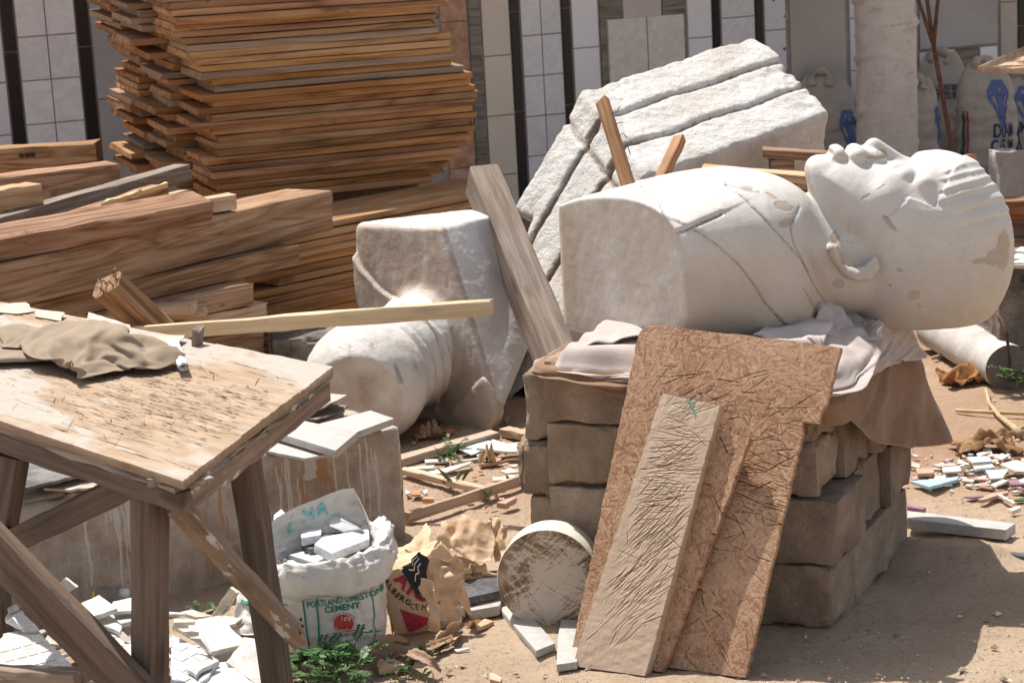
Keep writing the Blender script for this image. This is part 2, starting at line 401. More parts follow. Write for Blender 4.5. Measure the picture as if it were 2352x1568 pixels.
def plaster(name, white, shade, tan, bump=.0006):
    t = NT(name, .55, .35); v = t.coord(shift=False)
    c = t.ramp(t.noise(v, 5, 6, .62), [(.3, shade), (.62, white)])
    hair = t.ramp(t.noise(t.coord(scale=(1, 1, 1), shift=False), 48, 5, .8, 4.), [(.56, 0.), (.66, .8)])
    hair = t.math('MULTIPLY', hair, t.ramp(t.noise(v, 9, 3), [(.38, .25), (.58, 1.)]))
    c = t.mix(hair, c, tuple(.55*x for x in tan))
    a = t.attr('stain'); soft = t.math('ADD', a, t.math('MULTIPLY', t.math('SUBTRACT', t.noise(v, 26, 5, .7), .5), .5))  # stain carries dirt, and also shade painted on parts of the busts
    c = t.mix(t.ramp(soft, [(.22, 0.), (.9, .85)]), c, tan)
    fl = t.math('ADD', t.attr('flake'), t.math('MULTIPLY', t.math('SUBTRACT', t.noise(v, 55, 4, .6), .5), .55)); flm = t.ramp(fl, [(.46, 0.), (.60, .9)])
    c = t.mix(flm, c, t.mix(t.noise(v, 40, 5), (.36, .29, .22), (.47, .39, .31)))
    d = t.ramp(t.math('ADD', t.attr('dark'), t.math('MULTIPLY', t.math('SUBTRACT', t.noise(v, 90, 4, .7), .5), .5)), [(.35, 0.), (.9, .75)])
    c = t.mix(d, c, (.17, .13, .10))
    t.col(c)
    h = t.math('ADD', t.math('MULTIPLY', flm, -1.2), t.math('MULTIPLY', t.noise(v, 70, 6, .7), .6)); t.bump(h, bump*2.2, .9)
    return t.m
M['plaster'] = plaster('white_cast', (.60, .58, .55), (.53, .50, .46), (.43, .35, .275))
M['plaster_old'] = plaster('weathered_cast', (.66, .63, .595), (.55, .505, .455), (.36, .28, .215), bump=.002)
def marble(name, base, vein, amt=.5, rough=.3, sc=6, dv=.05, bump=0.):
    t = NT(name, rough, .45); v = t.coord(); n = t.noise(v, sc, 6, .6, 1.6)
    c = t.mix(t.ramp(t.math('ABSOLUTE', t.math('SUBTRACT', n, .5)), [(0., amt), (.07, 0.)]), base, vein)
    c = t.mix(t.ramp(t.noise(v, sc*.7, 4), [(.35, .35), (.7, 0.)]), c, tuple(.5*(a+b) for a, b in zip(base, vein)))
    t.col(t.vary(c, dv, .005, .05))
    if bump: t.bump(t.noise(v, 80, 5, .6), bump)
    return t.m
M['marble'] = marble('white_marble', (.66, .66, .67), (.36, .37, .40), .6, .45)
M['slabw'] = marble('dusty_white_marble', (.47, .455, .43), (.33, .30, .26), .55, .6, sc=14, bump=.001)
M['granite'] = marble('black_granite', (.055, .055, .06), (.20, .20, .21), .5, .35, sc=14)
M['tile_marble'] = marble('grey_veined_tile', (.78, .78, .80), (.52, .54, .58), .4, .28, sc=5, dv=.06)
M['tile_black'] = simple('black_speckled_tile', (.010, .010, .012), (.035, .033, .035), 120, .3, dv=0)
M['tile_beige'] = simple('beige_tile', (.68, .61, .51), (.74, .67, .57), 4, .35, dv=.03)
M['tile_taupe'] = simple('taupe_tile', (.42, .38, .34), (.49, .445, .40), 3, .4, dv=.04)
M['tile_grey'] = simple('grey_tile', (.34, .335, .34), (.40, .395, .395), 3, .4, dv=.05)
M['tile_white'] = simple('white_ribbed_tile', (.80, .81, .83), (.84, .84, .86), 3, .3, dv=.03)
M['tile_orange'] = simple('orange_stone_tile', (.40, .20, .12), (.60, .38, .26), 14, .5, dv=.08)
M['tile_wood'] = wood('dark_veined_tile', (.10, .085, .07), (.22, .19, .16), (.33, .29, .25), dv=.05, knots=0, rings=10)
M['tile_pink'] = simple('pale_pink_tile', (.56, .48, .44), (.62, .54, .50), 5, .4, dv=.02)
def dotted():
    t = NT('blue_dotted_tile', .3, .4); v = t.coord(scale=(1, 1, 1), shift=True)
    c = t.mix(t.ramp(t.voro(v, 11.), [(.14, 1.), (.15, 0.)], 'CONSTANT'), (.68, .69, .74), (.09, .13, .42)); t.col(c); return t.m
M['tile_dots'] = dotted()
def mosaic():
    t = NT('pale_mosaic_tile', .5, .3); v = t.coord(scale=(1, 1, 1), shift=True)
    b = t.n('TexBrick', offset=0.); b.inputs['Scale'].default_value = 14; b.inputs['Color1'].default_value = (.68, .63, .55, 1); b.inputs['Color2'].default_value = (.78, .74, .68, 1)
    b.inputs['Mortar'].default_value = (.62, .57, .5, 1); b.inputs['Mortar Size'].default_value = .006; b.inputs['Brick Width'].default_value = .5; b.inputs['Row Height'].default_value = .5
    sw = t.n('SeparateXYZ'); cb = t.n('CombineXYZ'); t.l(v, sw.inputs[0]); t.l(sw.outputs[0], cb.inputs[0]); t.l(sw.outputs[2], cb.inputs[1]); t.l(cb.outputs[0], b.inputs[0])
    t.col(b.outputs[0]); return t.m
M['tile_mosaic'] = mosaic()
M['grout'] = simple('wall_mortar', (.34, .29, .235), (.46, .40, .33), 10, .9, dv=0)
M['ceramic'] = simple('ceramic_white', (.58, .565, .53), (.68, .67, .645), 12, .35, dv=.06)
M['ceramic_cream'] = simple('ceramic_cream', (.60, .52, .43), (.70, .63, .54), 20, .5, dv=.08)
M['ceramic_blue'] = simple('ceramic_light_blue', (.36, .58, .66), (.44, .66, .73), 20, .35, dv=.04)
M['ceramic_sky'] = simple('ceramic_pale_blue', (.58, .70, .76), (.66, .77, .82), 20, .35, dv=.04)
M['ceramic_grey'] = simple('ceramic_blue_grey', (.56, .59, .61), (.64, .67, .69), 60, .4, dv=.04)
M['ceramic_pink'] = simple('ceramic_terracotta_pink', (.36, .22, .16), (.50, .33, .25), 20, .6, dv=.15)
M['ceramic_purple'] = simple('ceramic_purple', (.24, .13, .19), (.32, .19, .26), 20, .4, dv=.1)
M['ceramic_orange'] = simple('ceramic_orange', (.50, .19, .08), (.62, .28, .13), 20, .6, dv=.1)
M['wood_chip'] = wood('wood_offcut', (.30, .19, .11), (.46, .31, .20), (.58, .43, .30), dv=.15, rings=5, knots=0)
def cloth(name, c1, c2, dust=.4, dustc=(.5, .44, .38), weave=420):
    t = NT(name, .95, .1); v = t.coord(shift=False)
    c = t.ramp(t.noise(v, 9, 5, .6), [(.35, c1), (.65, c2)]); c = t.mix(t.ramp(t.noise(v, 5, 5, .7), [(.55, 0.), (.75, dust)]), c, dustc)
    t.col(c); t.b.inputs['Sheen Weight'].default_value = .15
    t.bump(t.math('ADD', t.noise(v, weave, 2), t.noise(v, 45, 4)), .0016, .7); return t.m
M['khaki'] = cloth('khaki_cotton', (.27, .205, .145), (.33, .255, .185), .2)
M['pinkcloth'] = cloth('dusty_pink_cloth', (.42, .355, .325), (.52, .455, .42), .3, (.55, .49, .45))
M['browncloth'] = cloth('brown_leatherette', (.42, .26, .165), (.50, .32, .21), .3, (.48, .38, .31))
M['brownback'] = cloth('dark_brown_lining', (.20, .115, .07), (.26, .155, .10), .3)
def woven():
    t = NT('white_woven_plastic', .5, .4); v = t.coord(shift=False)
    c = t.ramp(t.noise(v, 12, 5, .6), [(.3, (.60, .575, .52)), (.62, (.70, .69, .67))])
    c = t.mix(t.ramp(t.noise(v, 7, 6, .7), [(.56, 0.), (.74, .55)]), c, (.55, .42, .31)); t.col(c)
    t.b.inputs['Transmission Weight'].default_value = 0.; t.b.inputs['Subsurface Weight'].default_value = 0.
    t.bump(t.math('ADD', t.noise(v, 500, 2), t.noise(v, 38, 5)), .002, .7); return t.m
M['woven'] = woven()
M['woven_in'] = simple('woven_inner_greenish', (.60, .66, .62), (.74, .77, .74), 16, .5, .002, 50, dv=0)
M['sackcloth'] = cloth('beige_rice_sack', (.42, .37, .31), (.52, .46, .395), .3, (.30, .235, .18), 300)
def kraft():
    t = NT('kraft_paper', .75, .2); v = t.coord(shift=False)
    c = t.ramp(t.noise(v, 14, 6, .65), [(.3, (.52, .355, .22)), (.65, (.64, .46, .305))]); t.col(c)
    t.bump(t.voro(v, 34, 'DISTANCE_TO_EDGE'), .004, .5); return t.m
M['kraft'] = kraft()
def flat(name, c, rough=.6): t = NT(name, rough, .2); v = t.coord(shift=False); t.col(t.mix(t.ramp(t.noise(v, 90, 4, .7), [(.42, .0), (.72, .45)]), c, tuple(min(1, x*1.5+.06) for x in c))); return t.m
M['ink_green'] = flat('green_ink', (.03, .20, .15)); M['ink_teal'] = flat('teal_ink', (.20, .55, .50)); M['ink_red'] = flat('red_ink', (.45, .05, .045))
M['ink_crimson'] = flat('crimson_ink', (.36, .03, .06)); M['ink_black'] = flat('black_ink', (.02, .02, .022)); M['ink_navy'] = flat('navy_ink', (.03, .05, .12))
M['ink_blue'] = flat('blue_ink', (.10, .15, .32)); M['ink_white'] = flat('cream_ink', (.66, .58, .48)); M['ink_orange'] = flat('faded_orange_ink', (.62, .36, .22)); M['ink_dgreen'] = flat('dark_green_ink', (.05, .09, .07))
M['ink_yellow'] = flat('yellow_label', (.72, .64, .12), .35); M['pencil'] = flat('teal_crayon', (.12, .34, .30))
M['rust'] = simple('rusty_iron', (.06, .032, .02), (.13, .075, .05), 60, .85, .002, 200, dv=.1)
M['nail'] = simple('dull_nail_metal', (.10, .085, .075), (.19, .17, .155), 60, .5, dv=.1)
M['paper_white'] = simple('white_paper', (.76, .76, .78), (.80, .80, .82), 10, .6, dv=0)
M['dry_leaf'] = simple('dry_brown_leaf', (.20, .09, .03), (.36, .19, .075), 18, .75, .004, 60, dv=.15)
M['dry_leaf_tan'] = simple('dry_tan_leaf', (.25, .145, .085), (.38, .24, .155), 18, .6, .002, 60, dv=.12)
M['bark'] = None
def bark():
    t = NT('pale_smooth_bark', .9, .15); v = t.coord(shift=False)
    c = t.ramp(t.noise(v, 9, 7, .7), [(.3, (.64, .56, .485)), (.62, (.78, .71, .64))])
    c = t.mix(t.ramp(t.noise(t.coord(scale=(5, 5, 22), shift=False), 1.2, 5, .7), [(.58, 0.), (.68, .5)]), c, (.40, .26, .17))
    c = t.mix(t.ramp(t.noise(t.coord(scale=(3, 3, 14), shift=False), 3, 5, .7), [(.68, 0.), (.72, .7)]), c, (.13, .10, .08))
    t.col(c); t.bump(t.noise(v, 60, 6, .7), .010); return t.m
M['bark'] = bark()
def leafmat(name, c1, c2):
    t = NT(name, .5, .35); c = t.ramp(t.noise(t.coord(shift=False), 30, 3), [(.35, c1), (.65, c2)]); t.col(t.vary(c, .2, .02, .1))
    try: t.b.inputs['Subsurface Weight'].default_value = 0.
    except Exception: pass
    return t.m
M['leaf'] = leafmat('weed_green', (.03, .085, .02), (.06, .145, .034)); M['leaf_dark'] = leafmat('shrub_green', (.05, .10, .03), (.09, .16, .05)); M['stem'] = leafmat('green_stem', (.10, .17, .05), (.16, .20, .08))
M['straw'] = simple('dry_straw', (.40, .28, .15), (.52, .39, .23), 20, .8, dv=.1)
def groundmat():
    t = NT('sandy_earth', .95, .1); v = t.coord(shift=False)
    c = t.ramp(t.noise(v, 1.6, 7, .62), [(.3, (.49, .36, .25)), (.66, (.62, .475, .345))])
    red = t.ramp(t.attr('red'), [(.1, 0.), (.9, .85)]); c = t.mix(red, c, t.mix(t.noise(v, 6, 5), (.34, .185, .11), (.47, .285, .18)))
    c = t.mix(t.ramp(t.noise(v, 55, 5, .75), [(.34, .6), (.46, 0.)]), c, (.24, .15, .095))
    c = t.mix(t.ramp(t.voro(v, 75), [(.06, .8), (.16, 0.)]), c, (.60, .50, .40))
    c = t.mix(t.ramp(t.noise(v, 190, 3, .7), [(.56, 0.), (.72, .5)]), c, (.55, .42, .30))
    t.col(c)
    b1 = t.bump(t.noise(v, 16, 8, .72), .03, .8); t.bump(t.noise(v, 120, 5, .8), .008, .9, b1); return t.m
M['ground'] = groundmat()
def hacked(name, c_deep, c_mid, c_top, chip=None, grain=(6, 90, 20)):
    """tone attribute: 0 dark crevice .. 1 bright fibre; wear attribute: painted / grey skin"""
    t = NT(name, .88, .15); v = t.coord(shift=False); tn = t.attr('tone')
    g = t.noise(t.coord(scale=grain, shift=False), 1.4, 5, .7)
    f = t.math('ADD', tn, t.math('MULTIPLY', t.math('SUBTRACT', g, .5), .45)); c = t.ramp(f, [(.1, c_deep), (.5, c_mid), (.9, c_top)])
    if chip is not None:
        w = t.math('ADD', t.attr('wear'), t.math('MULTIPLY', t.math('SUBTRACT', t.noise(v, 14, 6, .7), .5), .6)); c = t.mix(t.ramp(w, [(.42, 0.), (.6, .85)]), c, t.mix(t.noise(v, 24, 5, .7), chip, tuple(min(.8, 1.7*x) for x in chip)))
    t.col(c); t.bump(g, .0015, .8); return t.m
M['osb'] = hacked('strand_board', (.11, .05, .026), (.40, .235, .145), (.56, .385, .255), grain=(60, 60, 60))
M['chop'] = hacked('chopped_pale_board', (.22, .13, .075), (.50, .375, .275), (.62, .49, .375), grain=(70, 5, 20))
M['bench'] = hacked('hacked_bench_top', (.085, .05, .028), (.32, .225, .15), (.48, .38, .285), (.31, .28, .245))
M['disc'] = hacked('scored_disc_face', (.13, .08, .05), (.34, .24, .16), (.64, .56, .46))
M['ply_edge'] = wood('plywood_edge', (.06, .05, .04), (.16, .13, .11), (.34, .29, .25), dv=.1, rings=14, knots=0, paint=(.5, .48, .45))
M['plysheet'] = wood('thin_ply', (.30, .22, .15), (.48, .38, .29), (.60, .51, .42), grey=.5, dv=.1, greycol=(.48, .45, .42))
def plinth():
    t = NT('stained_concrete', .93, .12); v = t.coord(shift=False)
    c = t.ramp(t.noise(v, 9, 8, .7), [(.3, (.30, .245, .20)), (.66, (.60, .53, .46))])
    c = t.mix(t.ramp(t.noise(v, 3.4, 5, .65), [(.48, 0.), (.7, .7)]), c, (.27, .195, .14))
    c = t.mix(t.ramp(t.noise(t.coord(scale=(7, 7, 2.4), shift=False), 3, 7, .75), [(.56, 0.), (.61, .8)]), c, (.52, .47, .42))
    c = t.mix(t.ramp(t.noise(t.coord(scale=(3, 3, 1.2), shift=False), 7.3, 6, .75), [(.63, 0.), (.66, .85)]), c, (.42, .22, .09))
    dn = t.math('MULTIPLY', t.math('SUBTRACT', t.noise(t.coord(scale=(30, 30, 9), shift=False), 4, 4, .7), .5), .7)
    c = t.mix(t.ramp(t.math('ADD', t.attr('drip_o'), dn), [(.42, 0.), (.52, .85)]), c, t.mix(t.noise(v, 40, 4), (.36, .20, .10), (.52, .32, .18)))
    c = t.mix(t.ramp(t.math('ADD', t.attr('drip_w'), dn), [(.42, 0.), (.52, .85)]), c, t.mix(t.noise(v, 40, 4), (.58, .53, .48), (.74, .71, .67)))
    t.col(c); t.bump(t.math('ADD', t.noise(v, 80, 6, .75), t.math('MULTIPLY', t.noise(v, 12, 5), 2.)), .008); return t.m
M['plinth'] = plinth()
M['drip_white'] = simple('white_paint_drip', (.60, .56, .52), (.74, .71, .68), 40, .6, dv=.05); M['drip_ochre'] = simple('ochre_paint_drip', (.38, .22, .11), (.50, .31, .17), 40, .6, dv=.1)
M['slab_cap'] = concrete('ashy_concrete', (.12, .11, .105), (.34, .32, .30), (.06, .058, .055), dv=0)
M['drum_side'] = simple('cream_cast', (.66, .60, .50), (.76, .71, .63), 6, .6, .001, 60, dv=0)
def glassy():
    t = NT('clear_plastic', .12, .5); t.col((.92, .94, .93)); t.b.inputs['Transmission Weight'].default_value = .9; t.b.inputs['IOR'].default_value = 1.12; return t.m
M['clear'] = glassy()
M['unseen_shade_roof'] = simple('shade_roof_sheet', (.30, .28, .26), (.36, .34, .31), 6, .7, dv=0)
# ---------------------------------------------------------------- crumpled cloth : a sheet let fall onto a flat floor with the cloth solver
def settle_sheet(seed, nu, nv, Lx, Ly, frames):
    from mathutils import noise
    V = []
    for i in range(nu):
        for j in range(nv):
            x = (i/(nu-1)-.5)*Lx; y = (j/(nv-1)-.5)*Ly
            p = Vector((x*.62+.05*math.sin(y*9+seed), .10*math.sin(x*8+seed)+.05*math.sin(y*11+x*5), y+.42))
            V.append(p+noise.noise_vector(Vector((x*5+seed*3.1, y*5, seed)))*.06)
    F = grid_faces(nu, nv)
    sheet = mk('falling_sheet', V, F, M['khaki']); floor = mk('flat_floor', [(-2, -2, 0), (2, -2, 0), (2, 2, 0), (-2, 2, 0)], [(0, 1, 2, 3)], M['khaki'])
    floor.modifiers.new('collision', 'COLLISION'); floor.collision.cloth_friction = 40; floor.collision.thickness_outer = .004
    c = sheet.modifiers.new('cloth', 'CLOTH'); s = c.settings; s.quality = 6; s.mass = .25; s.tension_stiffness = 12; s.compression_stiffness = 12; s.shear_stiffness = 4; s.bending_stiffness = .25; s.tension_damping = 5; s.air_damping = 2
    k = c.collision_settings; k.use_self_collision = True; k.self_distance_min = .005; k.distance_min = .004; k.collision_quality = 2
    c.point_cache.frame_start = 1; c.point_cache.frame_end = frames
    for f in range(1, frames+1): scene.frame_set(f)
    me = bpy.data.meshes.new_from_object(sheet.evaluated_get(bpy.context.evaluated_depsgraph_get())); A = np.zeros(nu*nv*3); me.vertices.foreach_get('co', A)
    for o in (sheet, floor): bpy.data.objects.remove(o)
    bpy.data.meshes.remove(me); scene.frame_set(1)
    A = A.reshape(nu, nv, 3); m = A.mean((0, 1)); A = A-np.array([m[0], m[1], 0]); return A*(.60/np.ptp(A[..., 0]))*np.array([1, min(1.4, .36/np.ptp(A[..., 1])/(.60/np.ptp(A[..., 0]))), 1])
SNU, SNV = 50, 40
SHEET_A = settle_sheet(2, SNU, SNV, .80, .62, 80); SHEET_B = SHEET_A[::-1]*np.array([-1., 1., 1.])
# ---------------------------------------------------------------- ground
def build_ground():
    xs = np.concatenate([[-900, -200, -60, -25, -12, -7], np.linspace(-4.2, -2.2, 16), np.linspace(-2.1, 2.6, 236), np.linspace(2.7, 6, 30), [9, 14, 30, 70, 250, 900]])
    ys = np.concatenate([[-300, -60, -15, -3, 2, 4], np.linspace(4.9, 9.4, 226), np.linspace(9.5, 15.5, 60), [18, 24, 40, 100, 400, 1500]])
    X, Y = np.meshgrid(xs, ys, indexing='ij'); P = np.stack([X, Y, 0*X], -1)
    near = np.clip(1-np.maximum(np.abs(X)-3, 0)/3, 0, 1)*np.clip(1-np.maximum(np.abs(Y-9)-5, 0)/3, 0, 1)
    Z = near*(.010*fbm(P, 2.2, 3, 5)+.006*fbm(P, 11, 3, 9)+.004*np.abs(fbm(P, 34, 2, 4)))-.008
    for (cx, cy, r, h) in ((1.21, 6.45, .10, .03), (1.42, 6.33, .05, .035), (1.33, 6.36, .05, .02), (1.0, 6.08, .09, .02), (-.1, 8.3, .3, .02)):
        Z += h*np.exp(-((X-cx)**2+(Y-cy)**2)/r**2)
    red = np.clip((Y-6.6)/.8, 0, 1)*.8*np.clip(.5+.5*fbm(P, .8, 3, 2), 0, 1)+np.clip((Y-8.2)/1.2, 0, 1)*.4
    o = mk('ground', np.stack([X, Y, Z], -1).reshape(-1, 3), grid_faces(len(xs), len(ys)), M['ground'], None, True, None, {'red': red.ravel()})
    tag(o, 'bare sandy reddish earth with fine grit', kind='structure')
build_ground()
# ---------------------------------------------------------------- tiled wall behind everything
WP = np.array([-2.7, 12.55, 0]); WD = norm([5.9, 2.15, 0]); WNrm = np.array([WD[1], -WD[0], 0])   # toward the viewer
def wall_sz(x, y):
    p = PL(x, y, WP, WNrm); return float(np.dot(p-WP, WD)), float(p[2])
wall = empty('tiled_wall', WP, 'long shaded wall covered with strips of sample tiles, black, marble, beige and white', 'wall')
WM = Matrix(((WD[0], -WNrm[0], 0, WP[0]), (WD[1], -WNrm[1], 0, WP[1]), (0, 0, 1, 0), (0, 0, 0, 1)))   # x along, y into the wall
b = MB(); b.box((-1.6, .0, -.05), (7.6, .22, 2.9)); b.build('masonry', M['grout'], wall, mw=WM)
# unseen overhang added above the wall to throw shade on lumber and sacks
b = MB(); b.box((-1.6, -1.0, 2.90), (7.6, .3, 2.96)); b.build('unseen_shade_roof', M['unseen_shade_roof'], wall, mw=WM)
tmesh = {}
def wtile(s0, s1, z0, z1, mat, th=.012, gap=.0025):
    w = s1-s0-2*gap; h = z1-z0-2*gap
    key = (round(w, 3), round(h, 3), mat, th)
    if key not in tmesh:
        m = MB(); c = .0015
        m.add([(0, 0, 0), (w, 0, 0), (w, 0, h), (0, 0, h), (c, -th, c), (w-c, -th, c), (w-c, -th, h-c), (c, -th, h-c)],
              [(4, 5, 6, 7), (0, 1, 5, 4), (1, 2, 6, 5), (2, 3, 7, 6), (3, 0, 4, 7)])
        o = m.build('tile', M[mat], wall); tmesh[key] = o.data
    else:
        o = bpy.data.objects.new('tile', tmesh[key]); COL.objects.link(o); o.parent = wall
    o.matrix_basis = wmat(wall).inverted() @ WM @ Matrix.Translation((s0+gap, -.002, z0+gap))
    return o
def column(px0, px1, mat, hpx=None, off=0, n=1, y=60, ztop=2.3, zb=.0):
    s0 = wall_sz(px0, y)[0]; s1 = wall_sz(px1, y)[0]; H = hpx
    for k in range(n):
        a = s0+(s1-s0)*k/n; e = s0+(s1-s0)*(k+1)/n
        z = off
        while z > zb: z -= H
        while z < ztop:
            if z+H > .25: wtile(a, e, max(z, zb), z+H, mat)
            z += H
def zat(x, y): return wall_sz(x, y)[1]
column(-62, 1, 'tile_dots', .30, zat(10, 67)); column(3, 34, 'tile_black', .60, zat(25, 120))
column(36, 173, 'tile_marble', .25, zat(100, 82), 2); column(175, 205, 'tile_black', .60, zat(190, 108)); column(207, 330, 'tile_grey', .60, zat(230, 228))
column(1010, 1072, 'tile_orange', .30, zat(1050, 49)); column(1075, 1103, 'tile_wood', .60, zat(1090, 130)); column(1105, 1169, 'tile_beige', .37, zat(1130, 129))
column(1171, 1193, 'tile_black', .62, zat(1180, 27)); column(1195, 1287, 'tile_marble', .25, zat(1240, 80), 2); column(1289, 1310, 'tile_black', .60, zat(1300, 19))
column(1312, 1373, 'tile_white', .40, zat(1340, 110)); column(1376, 1428, 'tile_wood', .60, zat(1400, 100)); column(1521, 1574, 'tile_wood', .60, zat(1400, 100))
column(1430, 1519, 'tile_pink', .40, zat(1470, 46), ztop=2.4, zb=zat(1470, 46)-.01)
s0, z0 = wall_sz(1390, 48); s1, z1 = wall_sz(1480, 42); s2 = wall_sz(1566, 38)[0]; zb = zat(1480, 200)
for a, e in ((s0, s1), (s1, s2)): wtile(a, e, zb, (z0+z1)/2+.01, 'tile_mosaic', .035)
column(1577, 1633, 'tile_white', .40, zat(1600, 87)); column(1635, 1653, 'tile_black', .60, zat(1644, 200)); column(1655, 1732, 'tile_marble', .33, zat(1690, 40), 1)
column(1734, 1752, 'tile_black', .60, zat(1740, 150)); column(1754, 1803, 'tile_dots', .34, zat(1780, 69)); column(1812, 1941, 'tile_taupe', .90, zat(1880, 280))
column(1949, 2010, 'tile_dots', .34, zat(1955, 43)); column(2016, 2106, 'tile_taupe', .9, zat(2050, 250)); column(2109, 2289, 'tile_grey', .62, zat(2200, 108), zb=zat(2200, 108)-.01)
for x0, x1, mt in ((2109, 2191, 'tile_white'), (2248, 2289, 'tile_white')):
    wtile(wall_sz(x0, 110)[0], wall_sz(x1, 110)[0], zat(2200, 172), zat(2200, 108)-.012, mt)
wtile(wall_sz(2193, 110)[0], wall_sz(2246, 110)[0], zat(2200, 172), zat(2200, 108)-.012, 'tile_wood')
column(2109, 2289, 'tile_taupe', .5, zat(2200, 172), zb=.2, ztop=zat(2200, 172)-.4)
column(2295, 2334, 'tile_taupe', .5, zat(2310, 5)); column(2337, 2362, 'tile_black', .6, zat(2340, 60)); column(2364, 2440, 'tile_grey', .5, zat(2370, 60))
# ---------------------------------------------------------------- tree on the right
def build_tree():
    base = G(2034, 400); X0, Y0 = base[0], 13.2
    tl = W(1964, 160, Y0); tr = W(2106, 160, Y0); r0 = (tr[0]-tl[0])/2; cx = (tl[0]+tr[0])/2
    t = empty('tree', (cx, Y0, 0), 'pale smooth-barked tree trunk ringed with leaf scars, behind the lying head', 'tree')
    nu, nv = 48, 150; a = np.linspace(0, 2*np.pi, nu, endpoint=False); z = np.linspace(-.05, 3.3, nv)
    A, Z = np.meshgrid(a, z, indexing='ij'); P = np.stack([np.cos(A)*1.2, np.sin(A)*1.2, Z*3], -1)
    R = r0*(1+.25*np.exp(-np.clip(Z, 0, 9)/.12)-.02*Z)*(1+.03*fbm(P, 1, 3, 3))
    rs = np.random.default_rng(3)
    for k in range(18):
        zc = .25+k*.17+rs.uniform(-.04, .04); ac = rs.uniform(0, 6.28) if k % 2 else rs.choice([3.3, 3.6, 4.9, 5.6]); w = rs.uniform(.5, 1.1)
        da = np.angle(np.exp(1j*(A-ac))); zz = zc+.025*np.sin(da*2); R += .030*np.exp(-(da/w)**2)*np.exp(-((Z-zz)/.013)**2)-.008*np.exp(-(da/w)**2)*np.exp(-((Z-zz+.025)/.012)**2)
    V = np.stack([cx+R*np.cos(A), Y0+R*np.sin(A), Z], -1).reshape(-1, 3)
    i = np.arange(nu)[:, None]*nv+np.arange(nv-1)[None]; j = ((np.arange(nu)+1) % nu)[:, None]*nv+np.arange(nv-1)[None]
    mk('trunk', V, np.stack([i.ravel(), j.ravel(), j.ravel()+1, i.ravel()+1], 1), M['bark'], t, True)
    m = MB()
    for k in range(7):
        q = 2*math.pi*k/7+.3; p = [np.array([cx, Y0, 3.2+.05*k])+np.array([math.cos(q), math.sin(q), .75])*s*rs.uniform(.9, 1.1) for s in (0, .5, 1., 1.5)]
        m.add(*tube_geo(p, [.09, .06, .04, .015]))
    m.build('branch', M['bark'], t, True)
    V = []; F = []                                   # crown above the frame: leaf clumps, shading trunk and sacks
    for k in range(1500):
        d = rs.normal(0, 1, 3); d /= np.linalg.norm(d); c = np.array([cx+.1, Y0+.1, 4.4])+d*np.array([1.9, 1.9, 1.0])*rs.uniform(.35, 1)**.6
        u = norm(rs.normal(0, 1, 3)); v = norm(np.cross(u, rs.normal(0, 1, 3))); s = rs.uniform(.07, .13); n = len(V)
        V += [c-u*s, c+v*s*.5, c+u*s, c-v*s*.5]; F.append((n, n+1, n+2, n+3))
    mk('crown', V, np.array(F), M['leaf_dark'], t)
build_tree()
# ---------------------------------------------------------------- tall stack of sawn boards
def build_tall_stack():
    rs = np.random.default_rng(21); ang = math.radians(27)
    d = np.array([math.cos(ang), math.sin(ang), -.012]); e0 = np.array([-math.sin(ang), math.cos(ang), .09])
    P0 = np.array([-1.345, 9.93, .70]); th = .0325; n = 40
    up = norm(np.cross(d, e0)); k = 0
    shift = np.interp(np.arange(n), [0, 4, 8, 12, 16, 20, 24, 28, 32, 40], [.0, .02, .03, -.03, .03, -.05, -.12, -.17, -.20, -.22])
    rend = np.interp(np.arange(n), [0, 3, 6, 10, 15, 17, 22, 28, 40], [1.16, 1.22, 1.34, 1.36, 1.36, 1.25, 1.18, 1.15, 1.13])
    for col, (off, wd) in enumerate(((0., .27), (.285, .30), (.60, .34))):
        for i in range(n):
            z = (i+.5)*th; w = wd+rs.uniform(-.02, .012); ext = rs.normal(0, .03)
            if col == 0: ext *= .8
            s = shift[i]+ext-(.0 if col == 0 else .05*col+rs.uniform(-.03, .08)); r = rend[i]+rs.normal(0, .02)
            yo = rs.uniform(-.012, .012)-(.02 if rs.random() < .12 else 0)
            c0 = P0+up*z+e0*(off+w/2+yo); sk = rs.normal(0, .006)
            p0 = c0+d*s-e0*sk; p1 = c0+d*r+e0*sk
            grey = rs.random() < (.10 if col == 0 else .3)
            o = plank('board', p0, p1, w, th-rs.uniform(.002, .006), M['lumber_grey' if grey else 'lumber'], up=up, ns=5, jit=.0009, c=.002, ends=.006, warp=rs.uniform(-.002, .002))
            where = ('front row', 'middle row', 'rear left row')[col]; up_ = nth(i)
            if grey: lab = 'greyed board, %s up in the %s of the tall lumber stack' % (up_, where)
            else: lab = 'orange brown board, %s up in the %s of the tall lumber stack' % (up_, where)
            tag(o, lab, 'board', '%s boards in the %s of the tall stack' % ('greyed' if grey else 'orange', where))
    for q, (a, b_) in enumerate(((.18, .15), (1.0, .15), (.18, .65), (1.0, .65))):         # what the stack stands on, hidden behind the low pile
        c = P0+d*a+e0*b_; m = MB(); hh = c[2]-.004
        m.box((c[0]-.11, c[1]-.1, 0), (c[0]+.11, c[1]+.1, hh)); o = m.build('support_block', M['block']); bev(o, .008)
        tag(o, 'concrete block pier carrying the tall lumber stack', 'block', 'piers under the tall lumber stack')
build_tall_stack()
